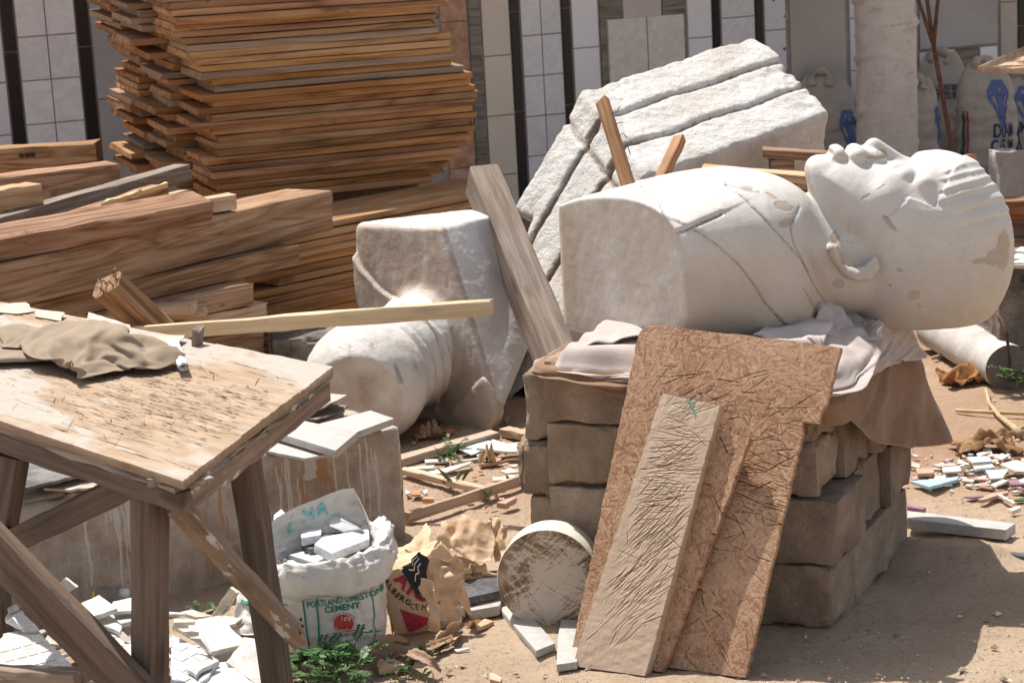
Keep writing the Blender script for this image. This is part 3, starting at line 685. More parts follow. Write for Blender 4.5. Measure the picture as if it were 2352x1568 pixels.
# ---------------------------------------------------------------- low pile of wide planks in front of it
def build_low_pile():
    rs = np.random.default_rng(5)
    A = np.array([-1.06, 8.94, 0]); B = np.array([.06, 10.03, 0]); L = np.linalg.norm(B-A); d = (B-A)/L; e = np.array([-d[1], d[0], 0]); th = .0335
    for i in range(21):
        for col in range(2):
            w = .215 if i < 20 else (.20, .23)[col]; off = col*.225
            s = rs.uniform(-.03, .08)+(.10 if i in (3, 4, 8, 14) else 0); r = L-rs.uniform(-.02, .1)
            if i == 20: s = -.02; r = L-(.09 if col == 0 else -.06)
            if i == 19 and col == 1: r = L+.05
            y0 = rs.uniform(-.012, .02)+(.012 if i == 20 and col == 0 else 0); c = A+e*(off+w/2+y0)+np.array([0, 0, (i+.5)*th+(.002 if i < 20 else .003)])
            o = plank('plank', c+d*s, c+d*r, w, th-rs.uniform(.002, .006), M['lumber' if rs.random() < .85 else 'lumber_grey'], jit=.0009, ns=5, c=.002, warp=rs.uniform(-.002, .002))
            if i == 20: tag(o, ('broad orange plank topmost at the front of the low pile, half in sunlight', 'broad shaded plank with a knot, topmost at the back of the low pile')[col], 'plank')
            else: tag(o, '%s plank from the ground in the low pile behind the headdown bust, %s' % (nth(i), 'front' if col == 0 else 'rear'), 'plank', 'planks in the %s of the low pile' % ('face' if col == 0 else 'back'))
build_low_pile()
# ---------------------------------------------------------------- heap of heavy timbers on the left
def timber(px0, px1, z0, z1, h, dep, mat, label, ext=1.12, name='timber', drop0=0., roll=0., **kw):
    """front top edge from px0 (level z0) to px1 (level z1), face height h, depth dep"""
    a = G(*px0, z0); b_ = G(*px1, z1); a = b_+(a-b_)*ext; a[2] -= drop0
    x = norm(b_-a); side = norm(np.cross([0, 0, 1], x)); upv = np.cross(x, side)
    s2, u2 = side*math.cos(roll)+upv*math.sin(roll), upv*math.cos(roll)-side*math.sin(roll); side, upv = s2, u2
    c0 = a+side*dep/2-upv*h/2; c1 = b_+side*dep/2-upv*h/2
    o = plank(name, c0, c1, dep, h, M[mat], up=upv, c=.004, ns=8, jit=.0016, ends=.006, **kw); return tag(o, label, 'timber')
timber((0, 608), (760, 437), .86, .86, .168, .24, 'beam', 'biggest brown timber with a sunlit top edge, its broad face to the camera')
timber((0, 551), (490, 463), .945, .945, .085, .13, 'beam_red', 'dark red-brown timber lying on the biggest one, its top edge brightly lit', 1.12, roll=.30)
a = G(490, 463, .945); b_ = G(543, 447, .945)
timber((-40, 536), (542, 446), .93, .93, .062, .06, 'beam_pale', 'paler timber just behind the red-brown one, its end reaching farther right', 1.05)
timber((100, 690), (685, 562), .688, .688, .085, .10, 'beam_red', 'weathered timber with bold wavy grain under the biggest timber')
timber((250, 716), (578, 650), .60, .60, .085, .12, 'beam', 'short brown timber end under the wavy-grained timber')
timber((200, 778), (612, 697), .505, .505, .075, .13, 'beam_pale', 'tan timber end with a square cut near the pale stick')
timber((150, 818), (604, 742), .42, .42, .12, .14, 'beam', 'lowest brown timber of the heap, showing below the pale stick')
timber((60, 845), (590, 790), .29, .29, .285, .30, 'beam', 'thick squared log at the foot of the timber heap', name='timber')
timber((-100, 724), (435, 704), .60, .60, .035, .13, 'beam_pale', 'flat sunlit plank end lying behind the bench, left of the pale stick', 1.0)
timber((100, 740), (470, 712), .56, .56, .035, .16, 'beam_pale', 'second flat sunlit plank, under the first one behind the bench', 1.0)
timber((0, 500), (436, 376), .93, .955, .075, .085, 'beam_grey', 'long weathered grey timber slanting up toward the tall lumber stack', 1.1)
timber((40, 536), (383, 424), .90, .955, .075, .08, 'beam', 'brown timber with a rotten end and a bright torn splinter', 1.0)
timber((200, 500), (438, 436), .90, .905, .045, .06, 'beam_pale', 'short light timber stub peeping out behind the rotten-ended timber', 1.0)
timber((0, 437), (95, 421), 1.02, 1.02, .085, .10, 'beam_pale', 'sawn light-brown timber end at the left edge, in sunlight', 1.6)
timber((0, 408), (272, 377), 1.00, 1.00, .075, .16, 'beam', 'shaded brown timber with a dark knot at its end, second from the top', 1.2)
t1 = timber((0, 343), (218, 330), 1.00, 1.00, .115, .16, 'beam', 'uppermost shaded timber with black marks, in front of the tiled wall', 1.3)
# stubs of black paint marks on the uppermost timber, and the torn splinter
def mark(poly, z, mat, parent, off=.002, name='paint_mark'):
    p = [G(x, y, z) for x, y in poly]; return p
for i, (x, y) in enumerate(((56, 353), (70, 352), (83, 350))):
    a = G(x, y, .965); L = np.array(wmat(t1).inverted() @ Vector(a)); L[1] = -.0825
    V = [(L[0]+.014*math.cos(q), L[1], L[2]+.012*math.sin(q)) for q in np.linspace(0, 6.28, 10)[:-1]]
    mk('paint_mark', V, [tuple(range(9))], M['ink_black'], t1, mw=wmat(t1))
p0 = G(236, 470, .942); p1 = G(379, 425, .963)
o = plank('splinter', p0, p1, .020, .016, M['yellow'], ns=9, jit=.004, c=.004, ends=.012); tag(o, 'bright torn wood splinter lying along the rotten-ended timber', 'splinter')
# hidden bearers under the rear timbers
for (x, y, z, zz, nm) in ((60, 420, .92, .92, 0), (160, 410, .90, .90, 1), (60, 380, .88, .88, 2), (150, 372, .88, .88, 3)):
    c = G(x, y, z); m = MB(); m.box((c[0]-.12, c[1]+.02, 0), (c[0]+.1, c[1]+.2, z-.006)); o = m.build('support_block', M['block']); bev(o, .008)
    tag(o, 'concrete pier carrying the rear timbers of the heap', 'block', 'piers under the rear timbers')
# leaning weathered post between the two busts
def build_post():
    top = W(1107, 412, 9.0); bot = W(1275, 815, 8.15); x = norm(bot-top); bot = top+x*((top[2]-.03)/-x[2]); up = norm(np.array([-.75, -.66, .1]))
    o = plank('post', bot, top, .15, .125, M['beam_grey'], up=np.array([-.62, -.5, -.2]), ns=10, jit=.0015, c=.004, ends=.008)
    tag(o, 'thick weathered grey post leaning left between the headdown bust and the rough white stone', 'post')
build_post()
# dark post with bent nails behind the bench, and the long pale stick
def build_nailpost():
    top = W(246, 652, 7.55); bot = W(430, 830, 7.75); x = norm(bot-top); bot = top+x*.82
    ax = norm(top-bot); t = empty('timber_post', bot, 'short dark reddish post with bent nails in its top end, leaning behind the bench', 'post')
    up = np.array([-.5, -.75, .45])
    o = plank('shaft', bot, top, .105, .085, M['beam_red'], up=up, parent=t, ns=8, jit=.002, c=.004, ends=.006)
    Mx = np.array(frame(top, ax, up)); m = []
    for i, (u, v, q) in enumerate(((-.03, .02, .5), (.015, .025, 2.2), (.025, -.02, 1.2), (-.035, -.025, 3.8), (-.045, .0, 3.2), (.0, -.0, .2))):
        c = Mx[:3, 3]+Mx[:3, 1]*u+Mx[:3, 2]*v; b1 = c+ax*.022; b2 = b1+.018*(math.cos(q)*Mx[:3, 1]+math.sin(q)*Mx[:3, 2])
        tube('nail', [c-ax*.005, b1, b2], .0028, M['nail'], t, 6)
build_nailpost()
def build_stick():
    b_ = W(1131, 688, 7.15); a = W(405, 742, 7.50); d = norm(b_-a); a = a-d*.35
    h = .052; o = plank('stick', a-np.array([0, 0, h/2]), b_-np.array([0, 0, h/2]), .032, h, M['yellow'], ns=12, jit=.0016, c=.003, ends=.004)
    tag(o, 'long pale yellow stick sticking out level in front of the headdown bust', 'stick')
build_stick()
# ---------------------------------------------------------------- big white bust lying on its back
BY = 6.32                                    # distance of its long axis
def bx(pts): return np.array([[W(x, y, BY)[0], W(x, y, BY)[2]] for x, y in pts])
def blob(x, y, cx, cy, rx, ry, rot=0.):
    c, s = math.cos(rot), math.sin(rot); u = (x-cx)*c+(y-cy)*s; v = -(x-cx)*s+(y-cy)*c
    return np.exp(-((u/rx)**2+(v/ry)**2))
def build_bust():
    tor = smooth_poly(bx([(1230, 500), (1300, 474), (1380, 450), (1480, 425), (1560, 405), (1640, 393), (1700, 392), (1760, 401), (1815, 420), (1858, 455), (1890, 520), (1905, 600), (1900, 690), (1870, 745), (1800, 778), (1700, 800), (1560, 800), (1400, 800), (1230, 800), (1190, 650)]), 5)
    hd = smooth_poly(bx([(1853, 405), (1856, 385), (1868, 370), (1890, 361), (1930, 356), (1990, 360), (2050, 366), (2094, 366), (2115, 354), (2140, 347), (2175, 347), (2212, 358), (2240, 374), (2264, 400), (2287, 430), (2307, 468), (2318, 505), (2323, 550), (2322, 600), (2309, 652), (2284, 702), (2252, 734), (2215, 753), (2165, 768), (2105, 773), (2045, 766), (2005, 752), (1975, 732), (1945, 690), (1915, 620), (1885, 530), (1862, 460)]), 5)
    R1 = .205
    def f(X, Y, Z):
        x2 = X[:, 0, :]; z2 = Z[:, 0, :]; v = Y-BY
        dt = poly_sd(x2, z2, tor)[:, None, :]; dh = poly_sd(x2, z2, hd)[:, None, :]
        hwt = np.interp(x2, bx([(1300, 600), (1560, 600), (1740, 600), (1830, 600), (1900, 600)])[:, 0], [.33, .345, .315, .25, .17])[:, None, :]
        n = 2.5; q = np.clip(1+dt/R1, 0, 4)
        T = ((q**n+(np.abs(v)/hwt)**n)**(1/n)-1)*R1
        hwh = np.interp(x2, bx([(1860, 600), (1960, 600), (2060, 600), (2180, 600), (2320, 600)])[:, 0], [.135, .165, .195, .215, .215])[:, None, :]
        q = np.clip(1+dh/.235, 0, 4); n = 2.25
        Hd = ((q**n+(np.abs(v)/hwh)**n)**(1/n)-1)*.235
        a = bx([(1840, 610), (2000, 600)]); N = capsule(X, Y, Z, (a[0, 0], BY, a[0, 1]), (a[1, 0], BY, a[1, 1]), .17, .15)
        B = smin(T, N, .06)
        # chin pad, lips, nose, brows, cheekbones
        def p(x, y, dv=0.): w = W(x, y, BY); return (w[0], BY+dv, w[2])
        Hd = smin(Hd, capsule(X, Y, Z, p(1880, 386, -.03), p(1880, 386, .03), .030), .03)
        Hd = smin(Hd, capsule(X, Y, Z, p(1922, 355, -.034), p(1922, 355, .034), .027, .027), .012)
        Hd = smin(Hd, capsule(X, Y, Z, p(1967, 354, -.05), p(1967, 354, .05), .026, .026), .012)
        Hd = smax(Hd, -capsule(X, Y, Z, p(1942, 341, -.07), p(1942, 341, .07), .008), .008)
        Hd = smax(Hd, -capsule(X, Y, Z, p(1905, 350, -.04), p(1905, 350, .04), .006), .012)
        Hd = smin(Hd, capsule(X, Y, Z, p(2007, 338), p(2078, 372), .027, .014), .022)
        for s in (-1, 1):
            Hd = smin(Hd, capsule(X, Y, Z, p(1997, 358, .036*s), p(2010, 362, .040*s), .024), .014)
            Hd = smax(Hd, -capsule(X, Y, Z, p(2085, 370, .075*s), p(2075, 378, .12*s), .022), .035)
            Hd = smin(Hd, capsule(X, Y, Z, p(2070, 392, .072*s), p(2068, 394, .10*s), .026), .012)
            Hd = smin(Hd, capsule(X, Y, Z, p(2120, 380, .05*s), p(2105, 405, .14*s), .022), .03)
            Hd = smin(Hd, capsule(X, Y, Z, p(2035, 415, .10*s), p(2010, 440, .13*s), .03), .05)
        B = smin(B, Hd, .016)
        # ear (near side) : broken helix and lobe
        E = None
        path = [(1930, 610), (1946, 624), (1968, 631), (1990, 627), (2006, 612), (2010, 596)]; rr = [.009, .014, .019, .021, .018, .008]
        for i in range(len(path)-1):
            yy = BY-.172-.010*i/6; a0 = W(*path[i], yy); a1 = W(*path[i+1], yy)
            c = capsule(X, Y, Z, a0, a1, rr[i], rr[i+1]); E = c if E is None else np.minimum(E, c)
        c = capsule(X, Y, Z, W(1913, 572, BY-.160), W(1922, 596, BY-.166), .017, .015); E = smin(E, c, .006)
        B = smin(B, E, .010)
        B = smax(B, -capsule(X, Y, Z, W(1952, 596, BY-.196), W(1982, 602, BY-.205), .012), .012)
        # oblique saw cut at the waist and the flat far side of it
        pn = W(1574, 700, BY-.34); pf = W(1297, 600, BY+.16); dd = norm([pf[0]-pn[0], pf[1]-pn[1], 0]); nn = np.array([-dd[1], dd[0], 0.]); nn = nn if nn[0] < 0 else -nn
        B = smax(B, (X-pn[0])*nn[0]+(Y-pn[1])*nn[1]+(Z-pn[2])*nn[2], .008)
        xf = W(1291, 600, BY+.16)[0]; B = smax(B, xf-X, .006)
        return smax(B, .745-Z, .02)
    mn = (W(1270, 600, BY)[0], BY-.37, .70); mx = (W(2340, 600, BY)[0]+.02, BY+.37, 1.40)
    V, F = snets(f, mn, mx, .0048)
    N = vnormals(V, F); px, py = project(V); vis = (np.einsum('ij,ij->i', N, EYE-V) > 0)
    cutn = np.abs(N[:, 2]) < .25; cut = cutn & (px < 1585) & (N[:, 0] < -.5)
    wgt = np.where(vis & ~cut, 1., 0.); D = np.zeros(len(V)); stain = np.zeros(len(V)); flake = np.zeros(len(V)); dark = np.zeros(len(V))
    fx, fy = px+1.4*fbm(V, 18, 2, 1), py+1.4*fbm(V, 18, 2, 2)
    def groove(pl, w, dp, raise_=0., rw=20, side=1):
        nonlocal D, dark
        d, s = polydist(fx, fy, pl); D -= dp*np.exp(-(d/w)**2)*wgt
        if raise_: D += raise_*np.exp(-d/rw)*(s*side > 0)*wgt
        dark = np.maximum(dark, .95*np.exp(-(d/(w*.55))**2)*wgt)
    groove([(1467, 424), (1490, 447), (1511, 468), (1523, 491), (1550, 536)], 2.6, .004, .005, 60, -1)
    groove([(1550, 536), (1600, 517), (1657, 491)], 3.8, .012, .006, 40, -1)
    groove([(1592, 527), (1611, 535), (1648, 563), (1695, 606), (1736, 660), (1758, 697), (1798, 741), (1836, 763), (1880, 766)], 2.6, .005, .006, 80, -1)
    groove([(1664, 424), (1714, 463), (1745, 494), (1786, 538), (1833, 588), (1858, 622)], 3, .002, .004, 40, -1)
    groove([(1835, 478), (1815, 520), (1822, 560), (1850, 610), (1872, 655), (1905, 715), (1940, 738), (1978, 741)], 3.5, .004)
    groove([(1668, 424), (1700, 432), (1730, 436)], 4, .008)
    # hair terraces
    def z3(p): return [(1813+x*.336, 294+y*.336) for x, y in p]
    hl = z3([(1185, 205), (1130, 280), (1090, 350), (1060, 420), (1000, 540), (910, 505), (820, 470), (760, 540), (700, 590), (620, 630), (530, 630), (435, 622)])
    d, s = polydist(fx, fy, hl); D += .005*np.where(s < 0, np.exp(-d/60), -.2*np.exp(-d/14))*wgt*(px > 1950)
    for r in ([(1110, 292), (1200, 255), (1300, 245)], [(1090, 345), (1200, 312), (1340, 285)], [(1070, 425), (1200, 382), (1380, 335)], [(1035, 500), (1200, 442), (1420, 392)], [(930, 575), (1000, 580), (1150, 560), (1300, 510), (1460, 478)],
              [(770, 705), (900, 690), (1100, 660), (1300, 610), (1492, 562)], [(830, 790), (1000, 800), (1180, 780), (1380, 745)], [(900, 912), (1150, 900), (1330, 888)]):
        rz = z3(r); d, s = polydist(fx, fy, rz); k = 1. if r[0][1] < 720 else .5
        D += k*wgt*np.where(s > 0, .0025*np.exp(-(d/5)**2)-.003*np.exp(-((d-9)/8)**2), .0036*np.exp(-d/13))
    V2 = V+N*D[:, None]
    V2 += N*(.0007*fbm(V, 30, 3, 8))[:, None]
    # weathering : white skin gone or dirty, plus shade painted on underside and cut
    yy = (py-600)/170.
    stain += .10*fbm(V, 4, 4, 21)+np.clip(.14+.62*np.clip((py-540)/190, 0, 1.1)*(px > 1560), 0, .72)*(~cut)  # underside shade painted in as a tan gradient
    stain[cut] = .62  # sawn end: its tan tone with its shade painted in
    stain += .5*blob(px, py, 1935, 600, 75, 32)+.5*blob(px, py, 1890, 650, 14, 90, -.5)+.4*blob(px, py, 1965, 520, 30, 25)
    for cx, cy, rx, ry, ro in ((2303, 575, 17, 52, .08), (2282, 590, 18, 22, .3), (2098, 678, 17, 12, 0), (1925, 652, 16, 12, .2), (1917, 545, 9, 17, .1), (1798, 475, 25, 13, .3), (1806, 512, 22, 10, -.3), (1772, 451, 18, 4, .5), (1722, 440, 26, 6, .2),
                               (1988, 452, 16, 5, -.55), (2024, 430, 16, 3, -.6), (2045, 516, 22, 6, .8), (2063, 383, 14, 4, -.3), (2026, 352, 14, 12, .4), (2005, 362, 22, 5, .1), (2255, 598, 28, 6, -.2), (2035, 500, 12, 4, .5), (1860, 690, 4, 40, -.5), (2110, 702, 8, 4, .5), (2066, 620, 8, 5, .3), (2044, 655, 5, 4, 0), (1915, 560, 6, 30, .6)):
        flake = np.maximum(flake, .95*blob(px, py, cx, cy, rx*1.15, ry*1.15, ro)*vis)
    dark = np.maximum(dark, .55*blob(px, py, 2030, 352, 13, 14, .3)*vis)
    dark = np.maximum(dark, .5*blob(px, py, 1397, 530, 6, 42, -.15)*cut); stain += cut*(.30*fbm(V*np.array([1., 1., .35]), 9, 4, 31)+.25*blob(px, py, 1470, 655, 70, 6, .12)+.3*blob(px, py, 1303, 700, 8, 90)-.5*blob(px, py, 1520, 650, 26, 28)*np.clip(fbm(V, 30, 2, 5)+.4, 0, 1))
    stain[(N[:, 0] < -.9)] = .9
    flake = np.maximum(flake, .48*np.clip(fbm(V, 6, 4, 3)-.35, 0, 1)*(px > 1880)*(py > 560))
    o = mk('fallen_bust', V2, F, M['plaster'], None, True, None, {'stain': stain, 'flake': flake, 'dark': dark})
    tag(o, 'large white bust of a man lying face up on the block stack, head right', 'bust')
build_bust()
# ---------------------------------------------------------------- older bust standing on its head
def build_bust2():
    E1 = W(1010, 526, 8.50); E2 = W(1152, 990, 8.16); TL = W(822, 531, 8.86); TR = W(1165, 510, 8.86); MR = W(1225, 745, 8.55); BL = W(930, 985, 8.62)
    n1 = norm(np.cross(E2-E1, TL-E1)); n1 = n1 if n1[1] < 0 else -n1                 # dirty chest face
    n2 = norm(np.cross(E2-E1, MR-E1)); n2 = n2 if n2[1] < 0 else -n2                 # clean flat face
    hc = W(838, 880, 8.18); nc = W(1010, 770, 8.62)
    ax = norm(nc-hc); vd = norm(EYE-hc)
    cn = norm(np.array([-.14, -.95, -.16])); cc = W(868, 893, 8.0)
    def f(X, Y, Z):
        def pl(p, n): return (X-p[0])*n[0]+(Y-p[1])*n[1]+(Z-p[2])*n[2]
        C = smax(pl(E1, n1), pl(E1, n2), .018)
        C = smax(C, pl(E1+np.array([0, 0, .004]), norm([-.06, .02, 1.])), .016)
        C = smax(C, pl(TL, norm([-1., -.12, .06])), .035)
        C = smax(C, pl(TR, norm([.96, .1, .30])), .04)
        C = smax(C, pl(W(1195, 840, 8.4), norm([.93, -.1, -.45])), .03)
        C = smax(C, Y-9.05, .1)
        C = smax(C, -capsule(X, Y, Z, W(1268, 925, 8.2), W(1285, 925, 8.7), .155), .03)
        C = smax(C, -capsule(X, Y, Z, W(1095, 470, 8.2), W(1110, 440, 8.6), .085), .04)
        # underside slopes up to the neck
        C = smax(C, pl(W(930, 985, 8.3), norm([-.85, -.1, -.30])), .05)
        Nk = capsule(X, Y, Z, hc, nc, .165, .225)
        Hh = np.sqrt(((X-hc[0])/.235)**2+((Y-hc[1])/.24)**2+((Z-hc[2])/.235)**2)-1; Hh *= .235
        Hh = smax(Hh, pl(cc, cn), .012)
        B = smin(C, Nk, .035); B = smin(B, Hh, .012)
        # collar and neck rings : ledges along the axis
        t = (X-hc[0])*ax[0]+(Y-hc[1])*ax[1]+(Z-hc[2])*ax[2]
        for t0, w, dp in ((.175, .016, .012), (.20, .012, -.008), (.29, .014, .012), (.315, .012, -.006)):
            B = B-dp*np.exp(-((t-t0)/w)**2)*(B < .06)*(t < .4)
        for e, r in (((806, 768), .034), ((796, 782), .034), ((818, 785), .034)):
            B = smin(B, capsule(X, Y, Z, W(e[0], e[1], 8.15), W(e[0]-10, e[1]+16, 8.12), r*.75, r*.9), .02)
        return smax(B, -Z-.01, .01)
    V, F = snets(f, (-.92, 7.85, -.03), (.17, 9.1, .86), .0075)
    N = vnormals(V, F); px, py = project(V); vis = np.einsum('ij,ij->i', N, EYE-V) > 0
    fx, fy = px+4*fbm(V, 9, 2, 1), py+4*fbm(V, 9, 2, 2); D = np.zeros(len(V))
    lap = [(815, 560), (822, 592), (840, 628), (868, 656), (905, 680), (945, 703), (975, 735), (998, 772), (1012, 820), (1016, 880), (1006, 940)]
    d, s = polydist(fx, fy, lap); D += np.where(s > 0, (.014*np.exp(-d/140)+.007*np.exp(-(d/7)**2))*(1-np.exp(-(d/3)**2)), -.005*np.exp(-(d/8)**2))*vis*(px < 1050)
    D += .0022*fbm(V, 14, 4, 5)+.0012*np.abs(fbm(V, 40, 3, 7))
    # a soft facet on the clean face
    d, s = polydist(fx, fy, [(1120, 520), (1150, 610), (1165, 700), (1140, 780)]); D -= .010*np.exp(-(d/22)**2)*vis
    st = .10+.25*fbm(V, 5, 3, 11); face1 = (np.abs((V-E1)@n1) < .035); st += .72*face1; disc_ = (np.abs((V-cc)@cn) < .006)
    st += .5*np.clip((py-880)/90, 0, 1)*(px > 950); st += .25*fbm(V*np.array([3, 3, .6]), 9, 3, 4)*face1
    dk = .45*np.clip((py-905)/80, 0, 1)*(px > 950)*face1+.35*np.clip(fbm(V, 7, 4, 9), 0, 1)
    d, s = polydist(fx, fy, lap); dk = np.maximum(dk, .6*np.exp(-(d/6)**2)*vis)
    hd = np.linalg.norm(V-hc, axis=1) < .26; st = np.where(hd, .12+.3*np.clip(fbm(V, 8, 4, 2), 0, 1), st); st = np.where(disc_, .52+.3*fbm(V, 14, 4, 6), st); dk = np.where(disc_, .12+.3*np.clip(fbm(V, 18, 4, 8), 0, 1), dk)  # cut disc: rough grey surface, darkened further to paint in its self-shadow
    streak = np.clip(fbm(V*np.array([6, 6, 1.2]), 6, 3, 14)-.25, 0, 1); dk += .9*streak*(np.abs(fx-900) < 110)*(py < 880)*(py > 680)*.7
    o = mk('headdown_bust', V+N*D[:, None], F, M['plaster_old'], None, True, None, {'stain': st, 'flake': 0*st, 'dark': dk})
    tag(o, 'weathered dirt-stained bust tipped onto its flat-cut head, left of the block stack', 'bust')
build_bust2()
# ---------------------------------------------------------------- rough white stone with three bars
def build_stone():
    K = W(1333, 206, 9.60); R = W(1738, 76, 10.15); S = W(1482, 405, 8.98); L = W(1182, 468, 9.48)
    d1 = norm(R-K); d2 = S-K; w2 = np.linalg.norm(d2); d2 = norm(d2); n1 = norm(np.cross(d1, d2)); n1 = n1 if n1[2] > 0 else -n1
    L1 = np.linalg.norm(R-K); d3 = norm(L-K); n3 = norm(np.cross(d3, d2)); n3 = n3 if n3[1] < 0 else -n3
    # proper across axis, square to d1
    a1 = norm(d2-d1*np.dot(d2, d1)); a3 = norm(d2-d3*np.dot(d2, d3)); wa1 = np.dot(S-K, a1); wa3 = np.dot(S-K, a3)
    sk1 = np.dot(S-K, d1); sk3 = np.dot(S-K, d3); L3 = np.linalg.norm(L-K)
    def f(X, Y, Z):
        dx, dy, dz = X-K[0], Y-K[1], Z-K[2]
        def dt(v): return dx*v[0]+dy*v[1]+dz*v[2]
        P = np.stack([X, Y, Z], -1)
        rough = .006*fbm(P, 8, 3, 1)+.006*np.abs(fbm(P, 26, 3, 3))
        u, v, w = dt(d1), dt(a1), dt(n1); ends = L1-.01-.20*v+.015*np.sin(v*9)
        rag = .026*np.abs(fbm(P, 9, 3, 12))*np.clip((u-.6*L1)/(.3*L1), 0, 1)*np.clip((v-.2)/.1, 0, 1)
        # upper segment: skewed start along the knuckle line
        A = smax(smax(-(u-v*sk1/wa1)-.01, u-ends, .02), smax(-v, v-wa1, .02), .03); A = smax(A, smax(w, -w-.30, .03), .03)
        for q in (1/3., 2/3.): A = A+.055*np.exp(-((v-wa1*q-.006*np.sin(u*14))/.013)**2)*np.exp(-np.clip(-w, 0, 1)/.06)
        u3, v3, w3 = dt(d3), dt(a3), dt(n3)
        Bq = smax(smax(-(u3-v3*sk3/wa3)-.03, u3-L3*1.05-np.clip(v3-.15, 0, 1)*3, .03), smax(-v3, v3-wa3, .02), .03); Bq = smax(Bq, smax(w3, -w3-.34, .03), .03)
        for q in (1/3., 2/3.): Bq = Bq+.050*np.exp(-((v3-wa3*q)/.012)**2)*np.exp(-np.clip(-w3, 0, 1)/.05)
        # knuckle crease
        Bq = Bq+.03*np.exp(-((u3-.25*L3-v3*sk3/wa3)/.014)**2)*np.exp(-np.clip(-w3, 0, 1)/.05)
        c = W(1420, 560, 9.75); base = smax(smax(np.abs(X-c[0])-.30, np.abs(Y-c[1])-.22, .05), Z-.78, .05)
        return smin(smin(A, Bq, .03), base, .08)+rough+rag
    P8 = np.array([K, R, S, L, R+d2*w2]); mn = np.minimum(P8.min(0), [.0, 8.9, 0])-.12; mx = P8.max(0)+np.array([.25, .3, .15]); mn[2] = -.03
    V, F = snets(f, mn, mx, .0105)
    dd = V-K; gd = np.zeros(len(V))
    for d_, a_, n_, w_, wid in ((d1, a1, n1, wa1, .016), (d3, a3, n3, wa3, .016)):
        vv = dd@a_; ww = dd@n_; uu = dd@d_; g = 0
        for q in (1/3., 2/3.): g = np.maximum(g, np.exp(-((vv-w_*q-(.006*np.sin(uu*14) if d_ is d1 else 0))/wid)**2))
        gd = np.maximum(gd, g*(ww > -.09)*(ww < .03))
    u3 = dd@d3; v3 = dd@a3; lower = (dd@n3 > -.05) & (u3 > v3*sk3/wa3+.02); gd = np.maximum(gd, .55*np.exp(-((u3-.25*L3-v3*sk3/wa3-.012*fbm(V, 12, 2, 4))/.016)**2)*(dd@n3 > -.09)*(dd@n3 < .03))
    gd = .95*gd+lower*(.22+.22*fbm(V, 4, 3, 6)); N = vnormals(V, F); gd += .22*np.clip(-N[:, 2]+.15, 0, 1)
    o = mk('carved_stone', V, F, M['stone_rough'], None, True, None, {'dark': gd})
    tag(o, 'rough white stone carved into three bent parallel bars, behind the big bust', 'stone carving')
    # two orange sticks and planks beside it
    for (x0, y0, Ya), (x1, y1, Yb), w, t, lab in (((1384, 232, 8.35), (1447, 440, 8.1), .048, .03, 'orange wooden stick with bent nails, leaning in front of the rough white stone'), ((1562, 318, 8.2), (1512, 425, 8.05), .04, .035, 'short orange stick with a sharp slanted tip, leaning right of the nailed one')):
        a = W(x0, y0, Ya); b_ = W(x1, y1, Yb); d = norm(b_-a); b_ = a+d*((a[2]-.02)/-d[2] if w > .045 else np.linalg.norm(b_-a)+.12)
        if w < .045:
            m = MB(); m.box((b_[0]-.1, b_[1]-.06, 0), (b_[0]+.1, b_[1]+.12, b_[2]-.012)); ob = m.build('support_block', M['block']); bev(ob, .008); tag(ob, 'block behind the big bust that the short orange stick stands on', 'block')
        t0 = empty('stick', b_, lab, 'stick')
        plank('shaft', b_, a, w, t, M['lumber'], up=(-.5, -.8, .2), parent=t0, ns=6, jit=.0015, ends=.008)
        if w > .045:
            for k in range(4):
                c = a+d*(.06+.05*k); tube('nail', [c+np.array([.012, -.012, 0]), c+np.array([.04, -.03, .01]), c+np.array([.05, -.03, .03-.02*k])], .002, M['nail'], t0, 5)
build_stone()
